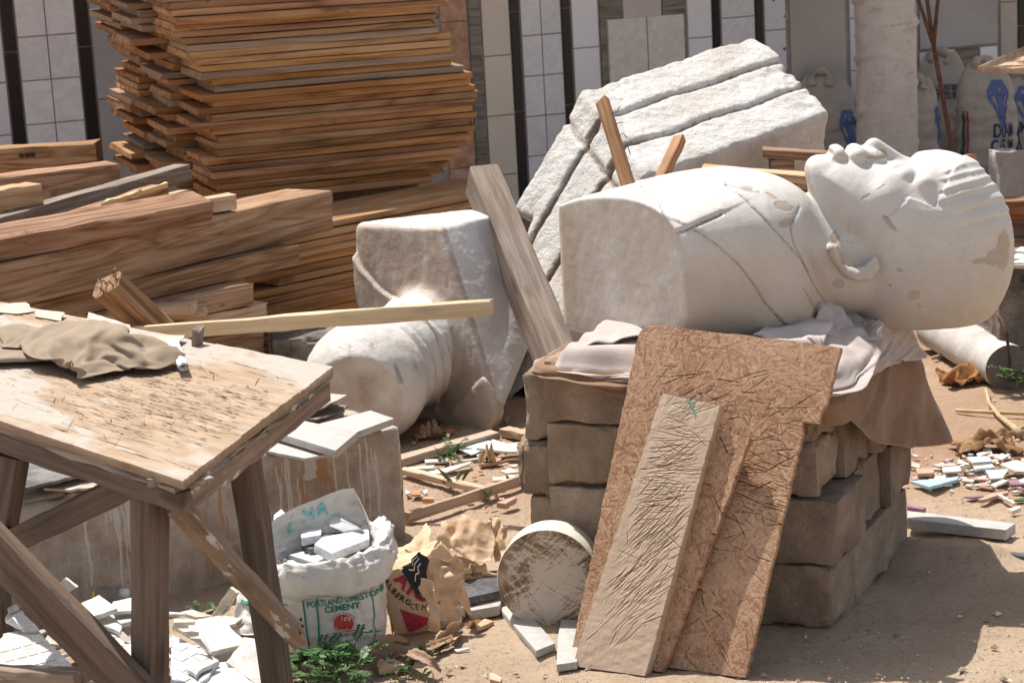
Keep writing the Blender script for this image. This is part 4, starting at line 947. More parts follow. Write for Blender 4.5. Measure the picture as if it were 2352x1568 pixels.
# ---------------------------------------------------------------- block stack
SC = np.array([.85, 5.757, 0.]); SR = norm([.356, .769, 0]); SF = np.array([-SR[1], SR[0], 0])   # right face runs along SR, front face along SF
def rock_block(name, M4, dims, label, group=None, seed=0, mat='block', chip=.012):
    """worn solid concrete block, dims along its own axes, origin at a bottom corner"""
    L, Wd, H = dims; n = (max(6, int(L/.013)), max(5, int(Wd/.013)), max(5, int(H/.013)))
    bm = bmesh.new(); V = {}; P = []; F = []
    def vid(i, j, k):
        if (i, j, k) not in V: V[(i, j, k)] = len(P); P.append((i/n[0]*L, j/n[1]*Wd, k/n[2]*H))
        return V[(i, j, k)]
    for i in range(n[0]):
        for j in range(n[1]):
            F.append((vid(i, j, 0), vid(i, j+1, 0), vid(i+1, j+1, 0), vid(i+1, j, 0))); F.append((vid(i, j, n[2]), vid(i+1, j, n[2]), vid(i+1, j+1, n[2]), vid(i, j+1, n[2])))
    for i in range(n[0]):
        for k in range(n[2]):
            F.append((vid(i, 0, k), vid(i+1, 0, k), vid(i+1, 0, k+1), vid(i, 0, k+1))); F.append((vid(i, n[1], k), vid(i, n[1], k+1), vid(i+1, n[1], k+1), vid(i+1, n[1], k)))
    for j in range(n[1]):
        for k in range(n[2]):
            F.append((vid(0, j, k), vid(0, j, k+1), vid(0, j+1, k+1), vid(0, j+1, k))); F.append((vid(n[0], j, k), vid(n[0], j+1, k), vid(n[0], j+1, k+1), vid(n[0], j, k+1)))
    bm.free(); P = np.array(P); F = np.array(F)
    c = np.array([L, Wd, H])/2; q = P-c; lim = c-.0
    r = .003+.002*(fbm(P, 9, 2, seed)); core = np.clip(q, -(lim-r[:, None]), lim-r[:, None]); e = q-core; le = np.linalg.norm(e, axis=1, keepdims=True)
    q = core+np.where(le > 1e-9, e/np.maximum(le, 1e-9)*np.minimum(le, r[:, None]), 0)
    edge = np.sort(lim-np.abs(q), axis=1)[:, 1]                       # metres from the nearest edge
    nrm = norm_rows(q/lim**1)
    q -= nrm*(chip*np.clip(fbm(P, 12, 4, seed+5)+.15, 0, 1.2)*np.exp(-(edge/.014)**2)*1.1)[:, None]
    q += nrm*(.0035*fbm(P, 26, 3, seed+9)+.0015*fbm(P, 8, 2, seed+3)-.006*np.clip(fbm(P, 20, 2, seed+21)-.55, 0, 1))[:, None]
    o = mk(name, q+c, F, M[mat], None, 38, M4); return tag(o, label, 'block', group)
def norm_rows(a):
    a = np.sign(a)*np.abs(a)**8; return a/np.maximum(np.linalg.norm(a, axis=1, keepdims=True), 1e-9)
def build_stack():
    H = .185; bt = [0., .187, .374, .561]
    def place(s, f, z, ls, lf, h, lab, seed, rot=0., chip=.012, group=None):
        # s along the right face, f along the front face, lengths ls, lf
        p = SC+SR*s+SF*f+np.array([0, 0, z]); x = Vector(SR); x.rotate(Matrix.Rotation(rot, 3, 'Z')); x = np.array(x)
        rock_block('concrete_block', frame(p, x), (ls, lf, h), lab, group, seed, 'block', chip)
    place(0, 0, 0, .225, .42, .183, 'bottom right corner block of the stack, dark damp patch on its front', 1, chip=.016)
    place(.012, -.016, .187, .30, .43, .184, 'block jutting out at the right front corner, second course from the ground', 2, .015)
    place(.03, .045, .375, .19, .40, .155, 'rough-bottomed broken block at the right front corner, third course, below the cloth', 3, -.03, .035)
    place(.02, .035, .534, .24, .40, .165, 'crumbly block under the brown cloth at the right corner, top course', 4, .02, .04)
    place(.232, 0, 0, .60, .21, .183, 'long bottom block along the right side of the stack', 5, chip=.01)
    place(.318, .018, .187, .27, .21, .186, 'upright-faced block in the second course of the right side, toward the rear', 6, chip=.016)
    place(.60, -.012, .187, .245, .22, .186, 'rear block in the second course of the right side', 16, chip=.016)
    place(.232, .022, .376, .24, .21, .183, 'cracked block in the third course of the right side', 7, chip=.022)
    place(.485, -.004, .376, .34, .22, .185, 'rear right corner block, third course, streaked pale', 8, chip=.012)
    place(.27, .012, .563, .24, .22, .140, 'crumbling block in the top course of the right side', 9, chip=.03)
    place(.525, .01, .563, .30, .22, .140, 'rear right top block under the hanging brown cloth', 10, chip=.02)
    for s, z in ((.232, 0), (.232, .187), (.3, .376), (.3, .563)):
        place(s, .43, z, .42, .22, .18, 'inner block hidden inside the stack', 11+int(z*10), group='inner blocks of the stack')
    # left pile of the front
    def left(x, y, z, ln, h, lab, seed, chip, dx=0.):
        Y = SC[1]+SF[1]*(.85)+.05; p = W(x, y, Y); p = np.array([p[0], p[1], z]); d = norm([.945, -.30, 0])
        rock_block('concrete_block', frame(p, d), (ln, .22, h), lab, None, seed, 'block', chip)
    left(1218, 1200, 0, .42, .177, 'bottom left block of the stack, mostly behind the white drum', 20, .012)
    left(1216, 1100, .180, .41, .140, 'left front block with white specks, third from the top, above the drum', 24, .010)
    left(1184, 1080, .323, .45, .168, 'left front block with chewed rounded end, second from the top', 21, .045)
    left(1196, 860, .495, .43, .205, 'left front topmost block, under the draped cloth', 22, .020)
    left(1205, 860, .703, .40, .03, 'thin concrete cap on the left front block under the cloth', 23, .008) if False else None
    # middle of the front (behind the leaning boards)
    for z in (0, .187, .375, .561):
        place(.0, .445, z, .22, .40, .18, 'block in the middle of the front, hidden behind the leaning boards', 30+int(z*10), group='middle front blocks behind the leaning boards')
build_stack()
# ---------------------------------------------------------------- cloths between the stack and the bust
def solid_collide(P):
    """keep cloth out of the stack and off the ground"""
    P = P.copy(); d = P-SC; s = d@SR; f = d@SF; z = P[:, 2]
    L0, L1, F0, F1, T = -.012, .85, -.012, .90, .718
    ins = (s > L0) & (s < L1) & (f > F0) & (f < F1) & (z < T)
    pen = np.stack([s-L0, L1-s, f-F0, F1-f, (T-z)], 1); k = pen.argmin(1)
    hit = ins.copy()
    for j, v in enumerate((-SR, SR, -SF, SF, np.array([0, 0, 1.]))):
        m = ins & (k == j); P[m] += pen[m, j][:, None]*v
    g = P[:, 2] < .01; P[g, 2] = .01; hit |= g
    return P, hit
def cloth_mesh(name, P, nu, nv, mat, label, cat, thick=.004, inner=None):
    o = mk(name, P, grid_faces(nu, nv), M[mat], None, True)
    md = o.modifiers.new('thick', 'SOLIDIFY'); md.thickness = thick; md.offset = 1
    if inner: o.data.materials.append(M[inner]); md.material_offset = 1
    md = o.modifiers.new('smooth', 'SUBSURF'); md.levels = 1; md.render_levels = 1
    return tag(o, label, cat)
def hem_cloth(name, path, r_in, z_in, hang, out, nt, fold, freq, seed, mat, label, thick, inner=None, slant=2.5, lump=.006, ztop=.724):
    """cloth lying on the top of the stack and turned down over its edge: path = (s, f) points along the edge"""
    pts = np.array(path, float); L = np.r_[0, np.cumsum(np.linalg.norm(np.diff(pts, axis=0), axis=1))]; t = np.linspace(0, L[-1], nt); E = np.stack([np.interp(t, L, pts[:, k]) for k in (0, 1)], 1)
    for _ in range(8): E[1:-1] = .25*E[:-2]+.5*E[1:-1]+.25*E[2:]
    T = np.gradient(E, axis=0); T /= np.linalg.norm(T, axis=1, keepdims=True); N = np.stack([T[:, 1], -T[:, 0]], 1); c = np.array([.42, .44]); N *= np.sign(((E-c)*N).sum(1))[:, None]
    tt = t/L[-1]; hg = np.interp(tt, *zip(*hang)); ou = np.interp(tt, *zip(*out)); zi = np.interp(tt, *zip(*z_in)); ri = np.interp(tt, *zip(*r_in)); rows = []
    for q in np.linspace(0, 1, 14):                                   # top part, inside to edge
        d = -ri*(1-q); z = zi+(ztop-zi)*q**1.5; P3 = np.stack([t*freq*.5+slant*q, 0*t+q*2.2, 0*t], -1); w = lump*fbm(P3, 1., 3, seed)*(.4+q)
        rows.append((E+N*d[:, None], z+np.abs(w)+.002))
    for q in np.linspace(.06, 1, 20):                                  # turned down part
        P3 = np.stack([t*freq+slant*q, 0*t+q*.8, 0*t+9], -1); w = fold*fbm(P3, 1., 3, seed+1)*min(1, q*2.2); rr = .016; a = min(1, q*5)*math.pi/2
        rows.append((E+N*(rr*math.sin(a)+.004+np.abs(w)+w*.4+ou*q**1.3)[:, None], ztop+.004-rr*(1-math.cos(a))-hg*q+.25*w))
    P = np.stack([SC+r[0][:, :1]*SR+r[0][:, 1:]*SF+np.array([0, 0, 1.])*r[1][:, None] for r in rows], 1); P += .0025*np.stack([fbm(P, 16, 2, seed+k) for k in range(3)], -1)
    return cloth_mesh(name, P.reshape(-1, 3), nt, len(rows), mat, label, 'cloth', thick, inner)
def build_cloths():
    hem_cloth('brown_cloth', [(.30, .885), (.0, .86), (-.012, .80), (-.012, .0), (.0, -.012), (.80, -.012), (.86, .0), (.875, .10), (.86, .42)], [(0, .05), (.06, .22), (1, .24)], [(0, .73), (1, .735)],
              [(0, .01), (.16, .012), (.22, .045), (.34, .10), (.47, .11), (.51, .12), (.55, .20), (.635, .27), (.72, .34), (.80, .38), (.85, .41), (1, .3)], [(0, .004), (.5, .012), (.74, .03), (.80, .08), (.86, .17), (.92, .13), (1, .05)], 190, .020, 7.5, 3, 'browncloth',
              'brown leather-like cloth over the block stack, hanging down at its right rear corner', .003, 'brownback', 3.0)
    hem_cloth('pink_cloth', [(.10, .80), (.0, .785), (-.004, .74), (.0, .40), (.02, .36)], [(0, .24), (1, .26)], [(0, .80), (1, .815)], [(0, .0), (.3, .012), (.45, .028), (.7, .034), (1, .04)], [(0, .0), (1, .006)], 130, .016, 11, 8, 'pinkcloth',
              'dusty pink cloth with a frayed hem on the left top block, under the bust', .003, None, 2.6, .024, .738)
    hem_cloth('pink_cloth', [(.0, .20), (.0, .02), (.02, -.02), (.35, -.024), (.72, -.024), (.80, .02), (.80, .30)], [(0, .24), (.6, .27), (1, .25)], [(0, .80), (.5, .815), (1, .80)], [(0, .05), (.3, .05), (.42, .06), (.55, .075), (.68, .10), (.76, .13), (.88, .10), (1, .06)],
              [(0, .01), (.5, .02), (.72, .05), (.85, .07), (1, .03)], 150, .045, 6.0, 15, 'pinkcloth', 'dusty pink cloth bunched in thick folds under the bust, right of the strand board', .006, None, 3.5, .042, .748)
    c = SC+SR*.50+SF*.13; yaw = math.atan2(SR[1], SR[0])+.25; X = np.array([math.cos(yaw), math.sin(yaw), 0]); Y = np.array([-X[1], X[0], 0]); Q = SHEET_B*np.array([.98, .98, 1.15])
    P = c+Q[..., :1]*X+Q[..., 1:2]*Y+np.array([0, 0, .748])+np.array([0, 0, 1.])*Q[..., 2:]
    cloth_mesh('pink_cloth', P.reshape(-1, 3), SNU, SNV, 'pinkcloth', 'crumpled dusty pink cloth heap squeezed under the head end of the big bust', 'cloth', .003)
    # filler bundle that carries the bust
    c = SC+SR*.42+SF*.45; V = []; nu, nv = 28, 14
    for i in range(nu):
        for j in range(nv):
            a = 2*math.pi*i/nu; b_ = math.pi/2*j/(nv-1); V.append(c+SR*(.30*math.cos(a)*math.cos(b_))+SF*(.36*math.sin(a)*math.cos(b_))+np.array([0, 0, .742+.055*math.sin(b_)]))
    V = np.array(V); V[:, 2] += .006*fbm(V, 12, 3, 2); i = np.arange(nu)[:, None]*nv+np.arange(nv-1)[None]; j = ((np.arange(nu)+1) % nu)[:, None]*nv+np.arange(nv-1)[None]
    o = mk('cloth_bundle', V, np.stack([i.ravel(), j.ravel(), j.ravel()+1, i.ravel()+1], 1), M['pinkcloth'], None, True); tag(o, 'folded dusty cloth pad squeezed directly under the shoulders of the lying bust', 'cloth')
build_cloths()
# ---------------------------------------------------------------- boards leaning on the stack
def relief_board(name, quad, th, nu, nv, mat, label, cat, heightfn, edge_jag=.004, seed=0, outline=None):
    """board with a worked front: quad = 4 corners (top-left, top-right, bottom-right, bottom-left) in 3-D of the front, relief towards the viewer"""
    TL, TR, BR, BL = [np.array(q, float) for q in quad]; nn = norm(np.cross(TR-TL, BL-TL)); nn = nn if np.dot(nn, EYE-TL) > 0 else -nn
    rs = np.random.default_rng(seed); u = np.linspace(0, 1, nu); v = np.linspace(0, 1, nv); U, Vv = np.meshgrid(u, v, indexing='ij')
    Wd = np.linalg.norm(TR-TL); Hh = np.linalg.norm(BL-TL)
    lx = U*Wd; ly = Vv*Hh; h, tone, wear = heightfn(lx, ly, Wd, Hh)
    Ue = U.copy(); Ve = Vv.copy(); jl = edge_jag*fbm(np.stack([0*v, v*Hh, 0*v], -1), 55, 3, seed+1)/Wd; jr = edge_jag*fbm(np.stack([0*v+5, v*Hh, 0*v], -1), 55, 3, seed+2)/Wd
    if outline is not None:
        l, r = outline(v); Ue = l[None]+(r-l)[None]*U
    Ue = Ue+(1-U)*jl[None]+U*jr[None]; jt = edge_jag*fbm(np.stack([u*Wd, 0*u, 0*u+3], -1), 25, 3, seed+3)/Hh; Ve = Ve+(1-Vv)*jt[:, None]
    P = (TL*((1-Ue)*(1-Ve))[..., None]+TR*(Ue*(1-Ve))[..., None]+BR*(Ue*Ve)[..., None]+BL*((1-Ue)*Ve)[..., None])
    front = P+nn*h[..., None]; n = nu*nv; rim = np.concatenate([np.arange(nv), np.arange(1, nu)*nv+nv-1, (nu-1)*nv+np.arange(nv-2, -1, -1), np.arange(nu-2, 0, -1)*nv])
    back = P.reshape(-1, 3)[rim]-nn*th; m = len(rim); V = np.concatenate([front.reshape(-1, 3), back]); F = [tuple(f) for f in grid_faces(nu, nv)]
    for i in range(m): F.append((rim[i], rim[(i+1) % m], n+(i+1) % m, n+i))
    F.append(tuple(range(n+m-1, n-1, -1)))
    X = norm(TR-TL); M4 = frame(TL, X, nn); Mi = np.array(M4.inverted()); V = (np.c_[V, np.ones(len(V))]@Mi.T)[:, :3]
    tn = np.concatenate([tone.ravel(), np.full(m, .42)]); we = np.concatenate([wear.ravel(), np.full(m, .1)])
    o = mk(name, V, F, M[mat], None, 50, M4, {'tone': tn, 'wear': we}); fixn(o); return tag(o, label, cat)
def strands(lx, ly, Wd, Hh, n, seed, lmin=.03, lmax=.09, lev=.0007):
    rs = np.random.default_rng(seed); h = np.zeros(lx.shape); tone = np.full(lx.shape, .35); x1 = lx[:, 0]; y1 = ly[0]
    for k in range(n):
        cx, cy, a = rs.uniform(0, Wd), rs.uniform(0, Hh), rs.uniform(0, math.pi); l = rs.uniform(lmin, lmax)/2; w = rs.uniform(.002, .008)/2
        i0, i1 = np.searchsorted(x1, [cx-l, cx+l]); j0, j1 = np.searchsorted(y1, [cy-l, cy+l])
        if i1 <= i0 or j1 <= j0: continue
        dx = lx[i0:i1, j0:j1]-cx; dy = ly[i0:i1, j0:j1]-cy; p = dx*math.cos(a)+dy*math.sin(a); q = -dx*math.sin(a)+dy*math.cos(a); m = (np.abs(p) < l) & (np.abs(q) < w)
        hh = rs.uniform(0, lev)+p*rs.normal(0, .004)+q*rs.normal(0, .03); h[i0:i1, j0:j1][m] = hh[m]; tone[i0:i1, j0:j1][m] = rs.uniform(.36, .80)
    return h, tone
def cuts(lx, ly, h, tone, segs, w=.0016, dp=.004, dark=.45, lip=.3):
    x1 = lx[:, 0]; y1 = ly[0]
    for (ax, ay, bx_, by_, ww, dd) in segs:
        pad = .012; i0, i1 = np.searchsorted(x1, [min(ax, bx_)-pad, max(ax, bx_)+pad]); j0, j1 = np.searchsorted(y1, [min(ay, by_)-pad, max(ay, by_)+pad])
        if i1 <= i0 or j1 <= j0: continue
        X = lx[i0:i1, j0:j1]; Y = ly[i0:i1, j0:j1]; ex, ey = bx_-ax, by_-ay; t = ((X-ax)*ex+(Y-ay)*ey)/(ex*ex+ey*ey); s = np.clip(t, 0, 1)
        d = np.hypot(X-ax-s*ex, Y-ay-s*ey); tp = np.clip(1.3*np.sin(np.pi*np.clip(s*.96+.02, 0, 1)), .2, 1)
        g = np.exp(-(d/(w*ww))**2)*tp; side = ((X-ax)*ey-(Y-ay)*ex) > 0
        h[i0:i1, j0:j1] += -dp*dd*g+lip*dp*dd*np.exp(-((d-w*ww*2)/(w*ww))**2)*tp*side; tone[i0:i1, j0:j1] += -dark*g*dd+.22*np.exp(-((d-w*ww*2)/(w*ww))**2)*tp*side
    return h, tone
def cutset(rs, n, Wd, Hh, zones, l0, l1):
    S = []
    for k in range(n):
        z = zones[rs.integers(len(zones))]; x = rs.uniform(z[0], z[1])*Wd; y = rs.uniform(z[2], z[3])*Hh; a = rs.normal(z[4], z[5]); l = rs.uniform(l0, l1)
        S.append((x, y, x+l*math.cos(a), y+l*math.sin(a), rs.uniform(.6, 1.6), rs.uniform(.4, 1.2)))
    return S
def build_boards():
    # big strand board : leans on the stack, foot toward the viewer
    bl = np.array([.112, 5.60, 0.]); br = G(1748, 1575, 0.)
    nrm = norm(np.array([-.44, -.79, .42])); 
    p0 = G(1310, 1506, 0.)
    TL = PL(1472, 741, p0, nrm); TR = PL(1931, 797, p0, nrm); BL_ = PL(1308, 1515, p0, nrm); BR = PL(1746, 1580, p0, nrm)
    # run both lower corners to the ground
    def down(a, b_): d = b_-a; return a+d*((a[2]-.005)/-d[2])
    BLg, BRg = down(TL, BL_), down(TR, BR)
    def hf(lx, ly, Wd, Hh):
        h, tone = strands(lx, ly, Wd, Hh, 15000, 11); rs = np.random.default_rng(5)
        S = cutset(rs, 210, Wd, Hh, [(.3, .95, .24, .5, .1, .3), (.5, .95, .4, .66, .25, .3), (.3, .9, .5, .95, .75, .25), (.0, .9, .12, .3, -.4, .3), (.45, .95, .36, .52, .12, .15)], .03, .13)
        h, tone = cuts(lx, ly, h, tone, S, .0010, .0018, .6, .2); tone += .10*fbm(np.stack([lx, ly, 0*lx], -1), 6, 3, 2); return h, tone, 0*h
    def ol(v):
        l = .0*v+.045*np.exp(-(v/.02)**2); r = 1-.0*v; r = np.where(v > .235, r-.085, r); r = r-.025*np.exp(-((v-.21)/.035)**2); return l, r
    relief_board('strand_board', (TL, TR, BRg, BLg), .018, 290, 520, 'osb', 'large strand board leaning on the block stack, its surface hacked by tools', 'board', hf, .0018, 3, ol)
    q = p0+nrm*.022
    # narrow strand board in front of it
    def hf2(lx, ly, Wd, Hh):
        h, tone = strands(lx, ly, Wd, Hh, 1100, 21); rs = np.random.default_rng(8)
        h, tone = cuts(lx, ly, h, tone, cutset(rs, 30, Wd, Hh, [(0, 1, 0, .8, .5, .4)], .02, .09), .0011, .002, .6, .2); return h, tone, 0*h
    nr2 = norm(nrm+np.array([-.05, 0, 0])); a, b_, c, d = [PL(x, y, q, nr2) for x, y in ((1600, 975), (1724, 1006), (1546, 1480), (1418, 1470))]
    relief_board('strand_board', (a, b_, down(b_, c), down(a, d)), .018, 80, 240, 'osb', 'narrow strand board strip sandwiched between the large strand board and the chiselled plank', 'board', hf2, .0022, 9)
    # pale chiselled plank at the very front
    q2 = q+nrm*.05
    def hf3(lx, ly, Wd, Hh):
        rs = np.random.default_rng(3); h = .0006*fbm(np.stack([lx, ly, 0*lx], -1), 60, 3, 1); tone = .62+.08*fbm(np.stack([lx, ly, 0*lx], -1), 9, 3, 6)
        S = cutset(rs, 430, Wd, Hh, [(.02, .62, .12, .38, -.20, .10), (.05, .6, .2, .42, -.32, .12), (.15, .85, .38, .75, -1.05, .10), (.08, .75, .45, .92, -1.1, .12), (.2, .85, .5, .85, -.9, .15), (.1, .6, .2, .5, -.7, .3)], .02, .10)
        h, tone = cuts(lx, ly, h, tone, S, .0010, .0019, .36, .3)
        S = cutset(rs, 60, Wd, Hh, [(.0, 1., .1, .6, .3, .6), (.1, .5, .02, .12, -.3, .5)], .03, .12); h, tone = cuts(lx, ly, h, tone, S, .0009, .002, .35, .1); return h, tone, 0*h
    a, b_, c, d = [PL(x, y, q2, nrm) for x, y in ((1521, 903), (1653, 931), (1476, 1572), (1308, 1545))]
    o = relief_board('chiselled_plank', (a, b_, down(b_, c), down(a, d)), .036, 170, 520, 'chop', 'pale thick plank covered with chisel cuts, frontmost of the leaning boards', 'board', hf3, .0015, 5)
    # teal crayon cross at its top
    MI = wmat(o).inverted(); nrm_ = nrm
    for (x0, y0, x1, y1) in ((1576, 912, 1600, 952), (1604, 905, 1574, 948), (1590, 925, 1597, 958)):
        p = PL(x0, y0, q2, nrm)+nrm*.0016; r = PL(x1, y1, q2, nrm)+nrm*.0016; t = norm(np.cross(r-p, nrm))*.0012
        mk('crayon_mark', [p-t, r-t, r+t, p+t], [(0, 1, 2, 3)], M['pencil'], o)
build_boards()
# ---------------------------------------------------------------- round drum
def build_drum():
    c = W(1256, 1306, 5.93); R = .146; ax = norm(np.array([-.16, -.96, .06])); up = norm(np.array([0, 0, 1])-ax*ax[2]); sx = np.cross(up, ax)
    c[2] = R-.004
    t = empty('drum', (c[0], c[1], 0), 'round cream-white cast drum standing on its rim, its scored brown face to the camera', 'drum')
    nr, na = 70, 180; rr = np.linspace(0, 1, nr)**.7; a = np.linspace(0, 2*np.pi, na, endpoint=False); RR, AA = np.meshgrid(rr*R*.985, a, indexing='ij')
    lx = RR*np.cos(AA)+R; ly = RR*np.sin(AA)+R
    g = 260; gx, gy = np.meshgrid(np.linspace(0, 2*R, g), np.linspace(0, 2*R, g), indexing='ij'); rs = np.random.default_rng(2)
    P3 = np.stack([gx, gy, 0*gx], -1); rad = np.hypot(gx-R, gy-R)/R
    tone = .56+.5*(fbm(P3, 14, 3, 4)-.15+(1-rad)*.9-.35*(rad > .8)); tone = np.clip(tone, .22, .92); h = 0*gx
    S = cutset(rs, 60, 2*R, 2*R, [(.1, .9, .1, .9, .6, .15), (.1, .9, .1, .9, -.7, .3)], .03, .12); h, tone = cuts(gx, gy, h, tone, S, .0012, .0016, .5, .2)
    S = [(*s[:4], s[4]*.8, -s[5]) for s in cutset(rs, 300, 2*R, 2*R, [(0, 1, 0, 1, .7, .12), (0, 1, 0, 1, -.75, .25), (0, 1, 0, 1, .2, .5)], .03, .11)]
    h, tone = cuts(gx, gy, h, tone, S, .0012, .0009, .45, 0)
    ii = np.clip((lx/(2*R)*(g-1)).round().astype(int), 0, g-1); jj = np.clip((ly/(2*R)*(g-1)).round().astype(int), 0, g-1)
    hh = h[ii, jj]; tt = tone[ii, jj]
    V = c+sx*(RR*np.cos(AA))[..., None]+up*(RR*np.sin(AA))[..., None]+ax*hh[..., None]; i = np.arange(nr-1)[:, None]*na+np.arange(na)[None]; j = np.arange(nr-1)[:, None]*na+((np.arange(na)+1) % na)[None]
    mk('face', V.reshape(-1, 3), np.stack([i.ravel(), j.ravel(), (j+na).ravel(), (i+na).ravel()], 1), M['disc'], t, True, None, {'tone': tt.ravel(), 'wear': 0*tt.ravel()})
    prof = [(R*.985, 0), (R, .004), (R*1.0, .03), (R*.995, .115), (R*.985, .123), (0.001, .123)]; V = []; 
    for r, d in prof:
        for q in a[::3]: V.append(c-ax*d+sx*r*math.cos(q)+up*r*math.sin(q))
    n = len(a[::3]); F = [(k*n+i, k*n+(i+1) % n, (k+1)*n+(i+1) % n, (k+1)*n+i) for k in range(len(prof)-1) for i in range(n)]
    fixn(mk('drum_side', V, F, M['drum_side'], t, 40))
build_drum()
# ---------------------------------------------------------------- hacked work bench in the left foreground
TA = G(420, 1105, .955); TB = G(765, 844, .975); TC = G(20, 699, 1.03); TE = G(0, 986, .965)
TCx = TB+(TC-TB)*1.18; TEx = TA+(TE-TA)*2.0
TN = norm(np.cross(TB-TA, TC-TA)); TN = TN if TN[2] > 0 else -TN
def build_bench():
    t = empty('work_bench', (-.95, 5.0, 0), 'rough wooden work bench with hacked peeling top and dark splayed legs, left foreground', 'bench')
    TEx2 = TEx-TN*np.dot(TEx-TA, TN)
    def hf(lx, ly, Wd, Hh):
        P = np.stack([lx, ly, 0*lx], -1); rs = np.random.default_rng(6); sd = np.stack([rs.uniform(0, Wd, 46), rs.uniform(0, Hh, 46)], 1)
        wx = lx+.03*fbm(P, 9, 2, 3); wy = ly+.012*fbm(P, 9, 2, 5); best = np.full(lx.shape, 1e9); lab = np.zeros(lx.shape, int)
        for k, (a, b_) in enumerate(sd):
            d = ((wx-a)*.45)**2+(wy-b_)**2; m = d < best; best[m] = d[m]; lab[m] = k
        lev = rs.choice([0, .0015, .003, .0045], 46)[lab]; peel = rs.uniform(.1, 1., 46)[lab]
        hot = np.exp(-(((lx/Wd-.80)/.2)**2+((ly/Hh-.5)/.33)**2)); hot = np.maximum(hot, .5*np.exp(-(((lx/Wd-.6)/.22)**2+((ly/Hh-.62)/.25)**2)))
        h = lev*(1-.7*hot)+.0008*fbm(P*np.array([1, 6, 1]), 22, 3, 8); tone = .62+.14*fbm(P*np.array([1, 5, 1]), 12, 3, 1)-.05*hot
        wear = np.clip(.42+.5*peel-.95*hot+.25*fbm(P*np.array([1, 3, 1]), 6, 3, 2), 0, 1)
        S = cutset(rs, 520, Wd, Hh, [(.60, .97, .2, .8, .04, .10), (.48, .9, .35, .85, .06, .12), (.66, .95, .3, .7, 0., .08)], .012, .06)
        S += cutset(rs, 110, Wd, Hh, [(.05, .9, .05, .95, .03, .08)], .05, .25)+cutset(rs, 90, Wd, Hh, [(.3, .95, .0, .3, .9, .25), (.3, .9, .1, .9, 1.2, .3)], .02, .08)
        h, tone = cuts(lx, ly, h, tone, S, .0012, .0030, .8, .3)
        return h, tone, wear
    o = relief_board('tabletop', (TCx, TB, TA, TEx2), .018, 420, 350, 'bench', None, None, hf, .0016, 4)
    o.parent = t; o.matrix_basis = wmat(t).inverted() @ o.matrix_basis
    del_keys = [k for k in ('label', 'category') if k in o]
    for k in del_keys: del o[k]
    # peeling layers of the ply edge and the rails beneath
    def rail(a, b_, inset, dz, h, w, name, mat):
        c = (TB+TEx2)/2; d = norm(b_-a); s = np.cross(TN, d); s = s if np.dot(s, c-a) > 0 else -s
        plank(name, a+d*(.045 if np.allclose(a, TA) else 0)+s*(inset+w/2)-TN*(dz+h/2), b_+d*(0 if np.allclose(a, TA) else -.03)+s*(inset+w/2)-TN*(dz+h/2), w, h, M[mat], up=TN, parent=t, ns=14, jit=.0022, c=.002, ends=.003)
    rail(TA, TB, .001, .0185, .014, .10, 'ply_layer', 'ply_edge'); rail(TEx2, TA+norm(TA-TEx2)*-.004, .002, .0185, .014, .10, 'ply_layer', 'ply_edge')
    rail(TA, TB, .010, .034, .05, .035, 'apron', 'brace'); rail(TEx2, TA, .012, .034, .045, .035, 'apron', 'leg')
    def leg(x0, y0, x1, y1, Y, w, d, nrm=(-.55, -.83, 0), Y1=None, mat='leg'):
        p = W(x0, y0, Y); q = W(x1, y1, Y1 or Y); e = q-p; q = p+e*(p[2]/-e[2]); p = p-e*.02
        plank('leg', q, p, w, d, M[mat], up=nrm, parent=t, ns=8, jit=.0015, c=.004)
    leg(343, 1118, 346, 1568, 4.43, .058, .062); leg(556, 1000, 637, 1568, 5.02, .060, .062, (-.35, -.93, 0)); leg(22, 1050, -60, 1480, 4.80, .075, .062, (-.3, -.95, 0)); 
    cc_ = (TA+TB+TCx+TEx2)/4; p_ = TCx+(cc_-TCx)*.14-TN*.036; f_ = p_+(TCx-cc_)*np.array([.10, .10, 0]); f_[2] = 0; plank('leg', f_, p_, .06, .062, M['leg'], up=(-.35, -.93, 0), parent=t, ns=8, jit=.0015, c=.004)
    def brace(x0, y0, Y0, x1, y1, Y1, w, d, up, mat):
        plank('brace', W(x0, y0, Y0), W(x1, y1, Y1), w, d, M[mat], up=up, parent=t, ns=8, jit=.0015, c=.003)
    brace(20, 1245, 4.78, 335, 1098, 4.50, .03, .057, (0, -.2, 1), 'leg'); brace(395, 1148, 4.37, 682, 1462, 4.90, .054, .038, (.72, -.25, .65), 'brace')
    brace(-60, 1205, 4.62, 345, 1625, 4.34, .04, .092, (.6, -.3, .75), 'leg'); brace(-80, 1545, 4.75, 192, 1556, 4.55, .05, .035, (0, 0, 1), 'brace')
    # rusty nail heads on the diagonal brace
    for x, y in ((437, 1141), (440, 1152), (446, 1163), (690, 1425), (694, 1440), (688, 1456)):
        p = W(x, y, 4.36 if x < 500 else 4.82); tube('nail_head', [p+np.array([0, .012, 0]), p+np.array([.002, -.005, .004])], .0035, M['rust'], t, 8)
build_bench()
def onbench(x, y): return PL(x, y, TA+TN*.006, TN)
def bench_collide(Q):
    Q = Q.copy(); d = (Q-TA)@TN; m = d < .008; Q[m] += TN*(.008-d[m])[:, None]; return Q, m
